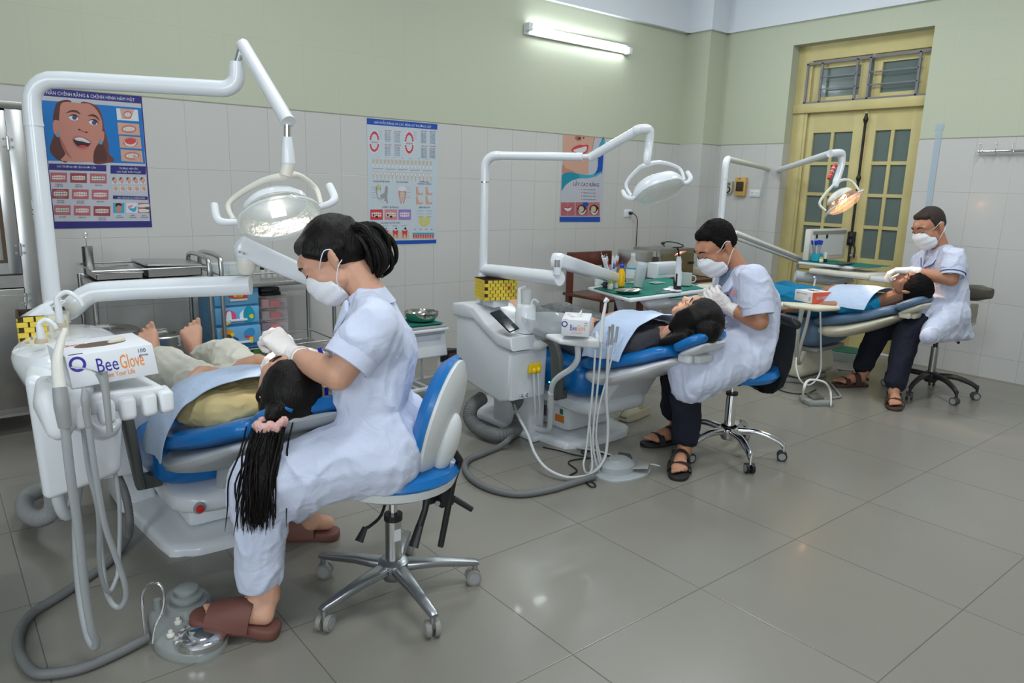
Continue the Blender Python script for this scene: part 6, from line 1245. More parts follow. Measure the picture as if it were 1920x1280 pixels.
# white framed box, curing light, mug
a, b = at(1230, 527, y=3.04), at(1277, 527, y=3.04); a.z = TZ_; wbx = at(1230, 494, y=3.04)
t = thing('white_square_box', 'white square box with a recessed front behind the curing light', 'box', ((a.x + b.x) / 2, 3.08, a.z)); MB().bx(a.x, b.x, 3.04, 3.12, TZ + .002, wbx.z, WHITE, .006).build('box_body', t); MB().bx(a.x + .02, b.x - .02, 3.036, 3.039, a.z + .02, wbx.z - .016, mat('pale_front', (.55, .60, .64), .4), .001).build('front_panel', t)
cl = at(1270, 545, z=TZ_); t = thing('curing_light', 'white and black curing light with orange shield on its stand', 'curing light', cl); k_ = 1.0
MB().lathe([(.055, 0), (.05, .006), (.022, .014), (.02, .02)], WHITE, Matrix.Translation(cl + V((-.01, .03, 0))), 28).build('stand_base', t)
MB().hull([(cl + V((-.016, 0, .012)), .012), (cl + V((.016, 0, .012)), .012), (cl + V((0, .01, .055)), .020)], BLACK).build('charging_cradle', t)
bdy = MB().tube([cl + V((0, 0, .03)), cl + V((0, 0, .08)), cl + V((-.004, 0, .15)), cl + V((-.010, 0, .195))], [.020, .021, .017, .011], WHITE, 14, smooth=4).build('body', t)
for s_ in (-1, 1): MB().hull([(cl + V((s_ * .020, -.004, .03)), .006), (cl + V((s_ * .021, -.004, .095)), .005)], BLACK).build('side_grip', bdy)
MB().hull([(cl + V((.004, -.016, .12)), .006), (cl + V((.002, -.013, .155)), .006)], DGREY).build('button_panel', bdy)
MB().tube([cl + V((-.010, 0, .195)), cl + V((-.016, 0, .225)), cl + V((-.032, 0, .245))], [.006, .005, .0055], BLACK, 8, smooth=3).build('light_guide', t)
MB().lathe([(.010, 0), (.034, .006), (.035, .0065), (.010, .002)], mat('orange_shield', (.75, .12, .02), .15, alpha=.85), frame(cl + V((.006, 0, .205)), (-.35, .25, .9)), 24).build('orange_shield', t)
mg = at(1286, 535, z=TZ_); t = thing('mug', 'pale mug with handle behind the curing light', 'mug', mg, None); MB().lathe([(.026, 0), (.031, .003), (.032, .075), (.029, .075), (.028, .006), (.001, .005)], mat('pale_mug', (.55, .60, .58), .25), Matrix.Translation(mg), 24).build('mug_body', t); MB().tube([mg + V((.028, -.01, .06)), mg + V((.052, -.025, .052)), mg + V((.05, -.025, .025)), mg + V((.028, -.01, .018))], .004, MATS['pale_mug'], 8, smooth=4).build('handle', t)
# tray 3 items
wp = thing('white_panel_box', 'white upright case with grey strip standing on the furthest tray', 'case', (5.72, 2.95, T3Z)); a, b = at(1515, 485, y=3.04), at(1583, 490, y=3.04); zt4 = at(1520, 430, y=3.04).z
MB().bx(a.x, b.x, 3.04, 3.09, T3Z + .005, zt4, CREAM2, .01).build('case_body', wp); MB().bx(a.x + .03, b.x - .03, 3.034, 3.039, zt4 - .04, zt4 - .015, mat('strip_grey', (.32, .32, .30), .5)).build('grey_strip', wp); MB().bx(a.x + .04, b.x - .07, 3.034, 3.039, T3Z + .04, zt4 - .05, WHITEP).build('front_sheet', wp)
for px in (1532, 1551): q = at(px, 443, y=3.03); MB().box(q, (.022, .006, .03), BLACK, .002).build('clip', wp)
cu3 = at(1531, 484, y=2.98); cu3.z = T3Z + .008; t = thing('syringe_cup', 'blue cup of blue-tipped syringes on the furthest tray', 'cup', cu3); MB().lathe([(.034, 0), (.038, .003), (.042, .062), (.040, .062), (.035, .006), (.001, .005)], AQ, Matrix.Translation(cu3), 24).build('cup_body', t)
for k in range(8):
    a = random.uniform(-.02, .02); b = random.uniform(-.02, .02); q = cu3 + V((a, b, .02)); ln = V((a * 1.8, b, .13)); m = MB(); m.tube([q, q + ln], .0055, (GREY, CLEARB)[k % 2], 8); m.tube([q + ln * .85, q + ln * 1.1], .008, MATS['nozzle_blue'], 8); tag(m.build('wrapped_syringe'), 'blue-tipped syringe standing in the blue cup on the furthest tray', 'syringe', 'blue-tipped syringes')
for k, (px, c1, l) in enumerate(((1540, MATS['lime_cap'], 'small lime-capped bottle beside the blue cup on the furthest tray'), (1547, WHITEP, 'small black and white bottle beside the blue cup on the furthest tray'))):
    q = at(px, 487, y=2.92); q.z = T3Z + .008; t = thing('small_bottle', l, 'bottle', q); MB().lathe([(.015, 0), (.016, .002), (.016, .02), (.012, .026)], (CREAM2, BLACK)[k], Matrix.Translation(q), 16).build('body', t); MB().lathe([(.013, .026), (.013, (.04, .075)[k]), (.001, (.041, .077)[k])], c1, Matrix.Translation(q), 16).build('cap', t)
m = MB(); q = at(1585, 494, z=T3Z + .014); m.box(q, (.20, .05, .008), mat('dark_tool', (.06, .05, .045), .4), .003, None); tag(m.build('dark_sleeve'), 'flat dark instrument sleeve lying on the furthest green cloth', 'instrument sleeve')
# ------------------------------------------------------------ glove boxes, baskets, phone
def carton(c0, ex, ey, ez, name, label, face_fn, m_=PAPER, slot=True, cat='box', group='glove boxes'):
    """c0 = near left bottom corner, ex along the front, ey depth, ez up"""
    c0, ex, ey, ez = V(c0), V(ex), V(ey), V(ez); w, d, h = ex.length, ey.length, ez.length
    M = Matrix((ex.normalized(), ey.normalized(), ez.normalized())).transposed().to_4x4(); M.translation = c0
    t = thing(name, label, cat, c0 + (ex + ey) / 2, group); MB().bx(0, w, 0, d, 0, h, m_, .0015, M).build('carton_body', t)
    m = MB(); face_fn(m, M, w, d, h); m.build('print', t)
    if slot: m = MB(); m.prism([(x * .30 * w + w / 2, y * .16 * d + d / 2) for x, y in [(cos(2 * pi * k / 20), sin(2 * pi * k / 20)) for k in range(20)]], .0008, mat('slot_brown', (.14, .10, .07), .8), M @ Matrix.Translation(V((0, 0, h)))); m.hull([(M @ V((w * .62, d * .5, h)), .008), (M @ V((w * .75, d * .52, h + .002)), .010)], mat('glove_latex_edge', (.62, .58, .48), .5)); m.build('dispensing_slot', t)
    return t
def FT(M, x, z, y=-.0006): return M @ Matrix.Translation(V((x, y, z))) @ MR
def bee(m, M, w, d, h, sz=1):
    ob = mat('ink_indigo', (.04, .03, .32), .5)
    m.text('Bee', FT(M, w * .30, h * .36), .050 * sz, ob, .0004, width=w * .24); m.text('Glove', FT(M, w * .57, h * .36), .050 * sz, ORANGE, .0004, width=w * .28); m.text('Love Your Life', FT(M, w * .36, h * .16), .018 * sz, ORANGE, .0004, width=w * .36)
    m.lathe([(.018 * sz, 0), (.0185 * sz, .0006), (.0125 * sz, .0006), (.012 * sz, 0)], ob, M @ Matrix.Translation(V((w * .11, -.0002, h * .72))) @ MR, 20, cap=False); m.text('100', FT(M, w * .80, h * .78), .014 * sz, PTEXT, .0004); m.text('gloves', FT(M, w * .81, h * .66), .009 * sz, PTEXT, .0004)
    m.poly([M @ V(p) for p in ((w * .04, .002, h + .0006), (w * .2, .002, h + .0006), (w * .2, .008, h + .0006), (w * .04, .008, h + .0006))], PTEXT); m.text('Gloves', M @ Matrix.Translation(V((w * .1, d * .6, h + .0006))), .018 * sz, REDP, .0004)
z1 = hold.location.z
c0 = at(136, 729, y=1.935); cr = at(298, 700, y=1.965); ez = V((-.006, .02, .075)); ex = cr - c0
ey_ = V((0, 0, 1)).cross(ex).normalized() * .115 + V((-.005, 0, .012))
carton(c0, ex, ey_, ez, 'glove_box', 'long white glove box lettered in blue and orange on the nearest instrument holder', lambda m, M, w, d, h: bee(m, M, w, d, h))
c0 = at(1052, 629, y=2.352); cr = at(1098, 636, y=2.27); cr.z = c0.z; ex = (cr - c0).normalized() * .125; eyv = V((0, 0, 1)).cross(ex).normalized() * .20
carton(c0, ex, eyv, (0, 0, .075), 'glove_box', 'small white glove box with a glove peeking out beside the middle chair', lambda m, M, w, d, h: bee(m, M, w, d, h, .75), slot=False)
q = c0 + ex * .55 + eyv * .4 + V((0, 0, .072)); m = MB(); m.hull([(q, .012), (q + V((.03, .02, .004)), .008), (q + V((.01, -.01, .034)), .002)], GLOVEM); m.hull([(q, .01), (q + V((-.03, .02, .014)), .004)], GLOVEM); tag(m.build('latex_glove'), 'latex glove sticking out of the middle glove box', 'glove')
c0 = at(1490, 563, z=.605); cr = at(1540, 568, z=.605)
def redbox(m, M, w, d, h):
    m.poly([M @ V(p) for p in ((w + .0006, 0, 0), (w + .0006, d, 0), (w + .0006, d, h), (w + .0006, 0, h))], mat('ink_coral', (.75, .12, .06), .45)); m.text('gloves', FT(M, w * .1, h * .7), .015, REDP, .0004, width=w * .6); m.text('0', FT(M, w * .8, h * .2), .04, REDP, .0004)
    m.text('GLOVES', M @ Matrix.Translation(V((w + .0014, d * .2, h * .35))) @ Matrix.Rotation(radians(90), 4, 'Z') @ MR, .03, PWHITE, .0004, width=d * .55)
c0 = V((4.62 + .0, 2.62, .603)); c0 = at(1489, 562, z=.603); ex = (at(1522, 569, z=.603) - c0); 
carton(c0, ex, V((0, 0, 1)).cross(ex).normalized() * .16, (0, 0, .075), 'glove_box', 'white and coral red glove box on the cream holder of the furthest unit', redbox)
def basket(c, w, d, h, label, rz=0, round_=False):
    t = thing('woven_basket', label, 'basket', c, 'yellow woven baskets'); M = rotz(rz, c)
    DK = mat('dark_weave_gap', (.05, .03, .015), .7)
    m = MB(); hw, hd = w / 2, d / 2
    m.bx(-hw + .002, hw - .002, -hd + .002, hd - .002, 0, .004, DK, 0, M)
    for a, b, c2, d2 in ((-hw + .002, hw - .002, -hd + .002, -hd + .005), (-hw + .002, hw - .002, hd - .005, hd - .002), (-hw + .002, -hw + .005, -hd, hd), (hw - .005, hw - .002, -hd, hd)): m.bx(a, b, c2, d2, 0, h, DK, 0, M)
    m.build('lining', t); m = MB(); nr = 6
    for r in range(nr):
        z0_, z1_ = h * (r + .03) / nr, h * (r + .97) / nr
        for ax, L, s_ in ((0, w, -1), (0, w, 1), (1, d, -1), (1, d, 1)):
            n = max(3, int(L / .026))
            for k in range(n):
                u0 = -L / 2 + L * (k + (.5 if r % 2 else 0)) / n; u1 = min(u0 + L / n * .82, L / 2)
                if ax == 0: m.bx(u0, u1, s_ * hd - .002, s_ * hd + .002, z0_, z1_, YELLOW, 0, M)
                else: m.bx(s_ * hw - .002, s_ * hw + .002, u0, u1, z0_, z1_, YELLOW, 0, M)
    m.build('woven_strips', t); m = MB(); q = [M @ V(p) for p in ((-hw, -hd, h), (hw, -hd, h), (hw, hd, h), (-hw, hd, h))]; m.tube(q, .0035, DK, 6, closed=True); m.build('rim', t); MB().ell(M @ V((w * .25, -hd - .004, h * .6)), .008, REDP, seg=10).build('red_bead', t)
    return t
q = at(84, 640, y=2.72); q.z = .875
_l, _r = at(38, 615, y=2.54), at(131, 615, y=2.54)
basket(V(((_l.x + _r.x) / 2, 2.61, at(84, 650, y=2.54).z)), _r.x - _l.x, .14, at(84, 592, y=2.54).z - at(84, 650, y=2.54).z, 'open yellow woven basket with tissue behind the nearest basin', radians(-5))
m = MB(); q = V(((_l.x + _r.x) / 2 + .01, 2.60, .915)); 
for k in range(5): a_ = V((random.uniform(-.03, .03), random.uniform(-.03, .03), random.uniform(0, .012))); m.hull([(q + a_, .01), (q + a_ + V((.03, .01, .014)), .003), (q + a_ + V((.01, .03, .012)), .003)], PAPER)
m.hull([(V((q.x + a - .02, 2.61 + b, .885)), .008) for a in (-.04, .04) for b in (-.035, .035)] + [(q, .02)], PAPER)
tag(m.build('tissue_paper', ang=20), 'crumpled white tissue paper in the nearest yellow basket', 'tissue')
bk = at(929, 560, y=3.0); basket(V((bk.x, 3.0, .745)), .18, .13, .105, 'yellow woven basket wedged between the middle pole and arm', radians(-12))
MB().bx(bk.x - .05, bk.x + .05, 2.95, 3.05, .705, .744, WHITE, .004).build('basket_rest', t2)
ph = at(945, 606, y=2.88); ph = V((2.35, 2.93, .655)); M = frame((at(944, 606, z=.665)), (0, -.45, .9), V((1, 0, 0)))
p_ = at(946, 606, z=.655); M = Matrix.Translation(p_) @ Matrix.Rotation(radians(33), 4, 'X')
M = Matrix.Translation(p_ + V((.0, 0, .012))) @ Matrix.Rotation(radians(34), 4, 'X') @ Matrix.Rotation(radians(12), 4, 'Z')
t = thing('smartphone', 'black smartphone lying on the sloping top of the middle tower', 'phone', p_); MB().box((0, 0, 0), (.075, .15, .009), BLACK, .004, M).build('phone_body', t); MB().box((0, 0, .005), (.069, .143, .0008), mat('phone_screen', (.02, .03, .035), .08), 0, M).build('screen', t)
# ------------------------------------------------------------ floor items: pedals, hoses, shoe, bin
GP = mat('pedal_grey_paint', (.27, .29, .28), .35, coat=.2)
def Z0(px, py, z=0): return at(px, py, z=z)
t = thing('foot_control', 'grey foot control with chrome disc pedal and wire loop, nearest the camera', 'foot control', Z0(350, 1190), 'foot controls')
ol = [Z0(283, 1190), Z0(292, 1222), Z0(325, 1240), Z0(375, 1242), Z0(415, 1225), Z0(430, 1200), Z0(425, 1175), Z0(398, 1155), Z0(398, 1130), Z0(375, 1112), Z0(330, 1112), Z0(300, 1135), Z0(280, 1160)]
c_ = sum(ol, V()) / len(ol); c_.z = 0
m = MB(); R = []
sm = catmull(ol, 4, True)
for s_, z in ((1, .0), (1.0, .018), (.95, .03), (.80, .038), (.5, .042), (.05, .043)): R.append([V((c_.x + (p.x - c_.x) * s_, c_.y + (p.y - c_.y) * s_, z)) for p in sm])
m.rings(R, GP); m.build('pedal_housing', t)
k0 = Z0(352, 1140, .045); m = MB(); m.lathe([(.062, -.01), (.056, .022), (.034, .028), (.034, .036), (.046, .040), (.046, .048), (.030, .052), (.03, .058), (.034, .060), (.034, .067), (.030, .07), (.001, .071)], GP, Matrix.Translation(k0), 32); m.build('kick_knob', t)
dk = Z0(376, 1192, .040); m = MB(); m.lathe([(.070, -.012), (.071, .002), (.062, .012), (.03, .019), (.001, .021)], CHROME, Matrix.Translation(dk), 36); m.build('disc_pedal', t)
for px, py, r_ in ((296, 1140, .012), (326, 1148, .013)): q = Z0(px, py, .04); MB().tube([q + V((0, 0, -.01)), q + V((0, 0, .03))], [r_, r_ * .9], GP, 14).build('switch_peg', t)
for px, py in ((334, 1166), (320, 1190)): q = Z0(px, py, .045); MB().lathe([(.011, -.004), (.011, .003), (.007, .006), (.006, .014), (.001, .015)], CREAM2, Matrix.Translation(q), 14).build('switch_button', t)
m = MB(); b0, b1 = Z0(272, 1190, .03), Z0(286, 1205, .03); pts = [b0, at(269, 1160, y=b0.y), at(266, 1120, y=b0.y), at(275, 1100, y=b0.y - .01), at(290, 1093, y=(b0.y + b1.y) / 2 - .01), at(303, 1100, y=b1.y), at(308, 1120, y=b1.y), at(304, 1145, y=b1.y), at(292, 1170, y=b1.y), b1]; m.tube(pts, .0045, CHROME, 10, smooth=5); m.build('wire_loop', t)
P_ = catmull([Z0(278, 1194, .02), Z0(225, 1222, .016), Z0(160, 1250, .016), Z0(100, 1262, .016), Z0(62, 1258, .016), Z0(38, 1225, .016), Z0(36, 1188, .016), Z0(60, 1150, .016), Z0(110, 1118, .016), Z0(160, 1085, .016), Z0(205, 1052, .016), Z0(238, 1010, .03), at(243, 975, y=2.75), at(236, 930, y=2.8), at(222, 895, y=2.82), at(205, 870, y=2.85)], 14)
t = tag(MB().tube(P_, [.0135 + .0012 * (i % 2) for i in range(len(P_))], HOSED, 12).build('floor_hose'), 'dark grey ribbed hose looping over the floor to the nearest foot control', 'hose', 'ribbed floor hoses')
# pedal 2
t = thing('foot_control', 'pale grey foot control under the hanging hoses of the middle unit', 'foot control', Z0(1160, 880), 'foot controls')
ol = [Z0(1105, 880), Z0(1118, 895), Z0(1150, 905), Z0(1190, 900), Z0(1218, 888), Z0(1215, 872), Z0(1185, 862), Z0(1140, 860), Z0(1112, 865)]; sm = catmull(ol, 4, True); c_ = sum(ol, V()) / len(ol); c_.z = 0
PG = mat('pale_pedal', (.40, .43, .44), .35)
m = MB(); R = []
for s_, z in ((1, 0), (1, .008), (.96, .012), (.05, .014)): R.append([V((c_.x + (p.x - c_.x) * s_, c_.y + (p.y - c_.y) * s_, z)) for p in sm])
m.rings(R, PG); m.build('pedal_base', t)
q = Z0(1158, 880, .012); m = MB(); m.lathe([(.085, 0), (.084, .03), (.06, .05), (.05, .052), (.048, .058), (.03, .06), (.001, .061)], PG, Matrix.Translation(q) @ Matrix.Diagonal((1.1, .85, 1, 1)), 36); m.build('pedal_dome', t)
q = Z0(1198, 872, .03); MB().box(q, (.12, .10, .008), mat('pedal_plate', (.38, .38, .36), .6, bump=.4, bscale=80), .003, Matrix.Translation(q) @ Matrix.Rotation(radians(-10), 4, 'X') @ Matrix.Rotation(radians(35), 4, 'Z') @ Matrix.Translation(-q)).build('foot_plate', t)
tag(MB().hull([(Z0(1160, 858, .012), .010), (Z0(1182, 860, .012), .010), (Z0(1162, 850, .02), .008), (Z0(1180, 853, .016), .008)], DGREY).build('cable_connector'), 'dark grey cable connector on the floor behind the pale foot control', 'connector')
P_ = catmull([Z0(1115, 893, .016), Z0(1075, 905, .016), Z0(1030, 918, .016), Z0(975, 926, .016), Z0(925, 918, .016), Z0(888, 900, .016), Z0(872, 878, .016), Z0(878, 862, .016), Z0(905, 850, .016), Z0(935, 838, .016), Z0(955, 822, .05), at(968, 800, y=2.95), at(972, 770, y=2.95)], 14)
tag(MB().tube(P_, [.0145 + .0012 * (i % 2) for i in range(len(P_))], HOSED, 12).build('floor_hose'), 'dark grey ribbed hose looping over the floor to the pale foot control', 'hose', 'ribbed floor hoses')
tag(MB().tube([Z0(1018, 838, .006), Z0(1050, 845, .006), Z0(1075, 852, .006), Z0(1100, 855, .006), Z0(1090, 845, .006), Z0(1120, 848, .006), Z0(1148, 856, .008)], .0035, BLACK, 8, smooth=6).build('black_cable'), 'thin black cable snaking past the white base of the middle unit', 'cable', 'thin black floor cables')
tag(MB().tube([Z0(1110, 858, .006), Z0(1075, 862, .006), Z0(1066, 868, .006), Z0(1082, 882, .006), Z0(1068, 892, .006), Z0(1090, 898, .006), Z0(1108, 912, .006), Z0(1117, 910, .006), Z0(1108, 903, .006), Z0(1088, 905, .006)], .0035, BLACK, 8, smooth=6).build('black_cable'), 'thin black cable crumpled beside the pale foot control', 'cable', 'thin black floor cables')
tag(MB().tube([Z0(942, 778, .04), Z0(936, 772, .04), Z0(938, 766, .045), Z0(948, 772, .04), Z0(958, 784, .04), Z0(956, 800, .04)], .0035, BLACK, 8, smooth=6).build('black_cable'), 'thin black cable by the foot plate of the middle tower', 'cable', 'thin black floor cables')
tag(MB().tube([Z0(1060, 828, .01), Z0(1080, 838, .008), Z0(1120, 845, .008), Z0(1150, 856, .008), Z0(1160, 865, .008)], .006, HOSEW, 8, smooth=6).build('white_hose'), 'pale hose lying along the white base plate towards the foot control', 'hose')
# pedal 3
t = thing('foot_control', 'grey metal foot control with arched handle in front of the furthest chair', 'foot control', Z0(1525, 755), 'foot controls')
c3_ = Z0(1528, 755); m = MB(); m.prism([(-.085, -.07), (.075, -.085), (.095, .03), (.06, .09), (-.06, .09), (-.09, .0)], .03, GP, rotz(radians(-28), c3_), .008); m.build('pedal_base', t)
m = MB(); q = c3_ + V((.01, .01, .04)); m.box(q, (.085, .09, .018), mat('brown_pedal', (.11, .10, .085), .5), .008, Matrix.Translation(q) @ Matrix.Rotation(radians(-28), 4, 'Z') @ Matrix.Rotation(radians(10), 4, 'X') @ Matrix.Translation(-q)); m.build('foot_plate', t)
m = MB(); pts = [Z0(1505, 750, .02), at(1507, 730, y=c3_.y), at(1514, 714, y=c3_.y + .01), at(1530, 712, y=c3_.y + .0), at(1548, 718, y=c3_.y - .03), at(1557, 735, y=c3_.y - .05), Z0(1558, 760, .02)]; m.tube(pts, [.007, .008, .009, .010, .012, .012, .008], CREAM2, 10, smooth=5, flat=.6); m.build('carry_handle', t)
tag(MB().tube([Z0(1460, 730, .006), Z0(1480, 736, .006), Z0(1510, 738, .006), Z0(1530, 730, .006)], .004, BLACK, 8, smooth=5).build('black_cable'), 'thin black cable on the floor leading to the furthest foot control', 'cable', 'thin black floor cables')
tag(MB().tube([Z0(1555, 715, .012), Z0(1575, 740, .01), Z0(1573, 744, .01), Z0(1560, 746, .01)], .007, GREY, 8, smooth=4).build('grey_hose'), 'short grey hose bending on the floor right of the furthest foot control', 'hose')
tag(MB().tube([at(1573, 640, y=2.9), at(1562, 660, y=2.9), at(1562, 685, y=2.88), Z0(1575, 692, .012), Z0(1600, 695, .012)], .009, MATS['old_hose'], 10, smooth=5).build('grey_hose'), 'old grey hose drooping from the furthest chair to the floor', 'hose')
# beige clog
ck = Z0(1190, 782); t = thing('beige_clog', 'beige slip-on clog lying on the floor behind the middle chair', 'shoe', ck); BG = mat('beige_foam', (.42, .38, .26), .6)
dirv = (Z0(1215, 770) - Z0(1165, 788)).normalized(); n_ = V((-dirv.y, dirv.x, 0)); L = .25
def cw(u, v, z): return ck + dirv * (u * L) + n_ * v + V((0, 0, z))
m = MB(); m.rings([[cw(u, w * x, z) for x, z in ((-1, .004), (-1.02, .022), (-.98, h), (-.88, h), (-.86, .02), (.86, .02), (.88, h), (.98, h), (1.02, .022), (1, .004))] for u, w, h in ((-.5, .028, .03), (-.42, .04, .045), (-.1, .045, .05), (.2, .04, .05), (.42, .036, .05), (.5, .026, .05))], BG); m.hull([(cw(-.05, -.035, .05), .008), (cw(-.05, .035, .05), .008), (cw(-.08, 0, .08), .008), (cw(-.45, -.015, .03), .008), (cw(-.45, .015, .03), .008), (cw(-.3, 0, .06), .008)], BG); m.build('upper', t)
# pale green-white tray standing by the door
a = at(1592, 662, y=2.95); q = V((5.86, 2.92, 0)); t = thing('floor_box', 'shallow white and green plastic tub on the floor by the yellow door', 'tub', q); m = MB(); Mq = rotz(radians(12), q)
m.rings([[Mq @ V((x * (.13 + z * .3), y * (.20 + z * .3), z)) for x, y in [(p[0] / .5, p[1] / .5) for p in rrect(1, 1, .15)]] for z in (0, .07)], mat('mint_white', (.50, .58, .56), .4)); m.build('tub_body', t); MB().prism([(x * .27, y * .42) for x, y in rrect(1, 1, .15)], .006, mat('green_lid', (.02, .20, .15), .5), Mq @ Matrix.Translation(V((0, 0, .072)))).build('tub_lid', t)
# ------------------------------------------------------------ people
def atp(px, py, p0, N, off=0.0):
    """point of the pixel's view line on the vertical plane through p0 with normal N, shifted by off towards N"""
    d = RW @ V((px - 960, 640 - py, -1364.0)); N = V(N); o = V((0, 0, CAMH)); t = (off - N.dot(o - V(p0))) / N.dot(d); return o + d * t
def folds(a=.005, sc=9, st=(1, 1, 1), seed=0):
    def f(co):
        q = V((co.x * st[0], co.y * st[1], co.z * st[2])) * sc + V((seed, seed, seed))
        r = 1 - abs(noise.noise(q)) * 2; r2 = 1 - abs(noise.noise(q * 2.3)) * 2
        return a * 1.6 * (r ** 4 if r > 0 else 0) + a * .5 * (max(r2, 0) ** 3) + a * .5 * noise.noise(q * .6)
    return f
def headM(C, fwd, up):
    f = V(fwd).normalized(); u = V(up); u = (u - f * u.dot(f)).normalized(); r = f.cross(u)
    M = Matrix((r, f, u)).transposed().to_4x4(); M.translation = V(C); return M
def head_blobs(mb, M, m, k=1.0):
    R3 = M.to_3x3(); P = lambda x, y, z: M @ (V((x, y, z)) * k)
    mb.hull([(P(0, -.012, .035), (.074 * k, .088 * k, .080 * k), R3), (P(0, .045, .03), (.060 * k, .045 * k, .055 * k), R3)], m, 16)
    mb.hull([(P(0, .03, .0), .055 * k), (P(-.038, .055, -.02), .026 * k), (P(.038, .055, -.02), .026 * k), (P(-.045, .01, -.055), .022 * k), (P(.045, .01, -.055), .022 * k), (P(0, .068, -.088), .020 * k), (P(-.018, .062, -.086), .018 * k), (P(.018, .062, -.086), .018 * k), (P(0, .072, .04), .030 * k)], m, 12)
    mb.hull([(P(0, .088, .018), .008 * k), (P(0, .108, -.022), .011 * k), (P(-.014, .095, -.026), .008 * k), (P(.014, .095, -.026), .008 * k)], m, 8)
    for s in (-1, 1):
        mb.hull([(P(s * .076, -.008, .018), .008 * k), (P(s * .074, .0, -.028), .007 * k), (P(s * .086, -.022, .022), .007 * k), (P(s * .082, -.018, -.008), .007 * k)], m, 8)
        mb.ell(P(s * .031, .080, .012), (.016 * k, .012 * k, .011 * k), m, R3, 10); mb.hull([(P(s * .015, .086, .030), .007 * k), (P(s * .050, .074, .032), .008 * k)], m, 8)
    mb.hull([(P(-.018, .086, -.055), .008 * k), (P(.018, .086, -.055), .008 * k), (P(0, .090, -.052), .009 * k), (P(0, .086, -.064), .009 * k)], m, 8)
def hand_blobs(mb, W, d, n, t, curl, m, k=1.0, r=1.0, spread=.15, thumb=1.0):
    """W wrist, d finger direction, n palm-facing side, t thumb side"""
    d = V(d).normalized(); t = V(t); t = (t - d * t.dot(d)).normalized(); n = V(n); n = (n - d * n.dot(d) - t * n.dot(t)).normalized()
    mb.hull([(W, .024 * k), (W + (d * .03 + t * .022) * k, .017 * k), (W + (d * .03 - t * .022) * k, .016 * k), (W + (d * .085 + t * .030) * k, .012 * k), (W + (d * .080 - t * .030) * k, .011 * k), (W + (d * .05 + n * .006) * k, .018 * k)], m, 10)
    for i in range(4):
        b = W + (d * (.086 - .004 * abs(i - 1)) + t * (.030 - .0195 * i)) * k; L = (.95, 1.08, 1.0, .8)[i] * k; fd = (d + t * (spread * (1.2 - i) * .5)).normalized(); c = curl * (1 + .12 * i); pts = [b]; a = 0
        for l, c_ in ((.042, .9), (.026, 1.1), (.021, .8)): a += c * c_; pts.append(pts[-1] + (fd * cos(a) + n * sin(a)) * l * L)
        mb.chain(pts, [.0098 * k * r, .0088 * k * r, .0080 * k * r, .0070 * k * r], m, 8)
    b = W + (d * .022 + t * .022 + n * .008) * k; p1 = b + (d * .028 + t * .026 + n * .012) * k; p2 = p1 + (d * .030 * (1 - .2 * thumb) + t * .010 + n * .020 * thumb) * k; p3 = p2 + (d * .024 + t * -.006 * thumb + n * .014 * thumb) * k
    mb.chain([b, p1, p2, p3], [.014 * k, .0115 * k * r, .0098 * k * r, .0080 * k * r], m, 8)
def foot_blobs(mb, heel, f, m, ank, k=1.0, up=V((0, 0, 1)), wd=1.0):
    f = V(f).normalized(); up = V(up); s = f.cross(up).normalized(); up = s.cross(f).normalized() ; s = s * wd
    H = V(heel); mb.hull([(H + up * .032 * k, .030 * k), (ank, .034 * k), (H + (f * .09 + up * .045) * k, .030 * k)], m, 10)
    mb.hull([(H + up * .028 * k, .026 * k), (H + (f * .09 + up * .045) * k, .030 * k), (H + (f * .165 + s * .026 + up * .020) * k, .018 * k), (H + (f * .155 - s * .028 + up * .018) * k, .016 * k)], m, 10)
    for i in range(5):
        b = H + (f * (.165 - .006 * i * i * .3) + s * (.030 - .0155 * i) + up * .018) * k; mb.hull([(b, .009 * k), (b + (f * (.042, .038, .034, .029, .024)[i] + up * -.002) * k, (.0115, .008, .0078, .0074, .007)[i] * k)], m, 8)
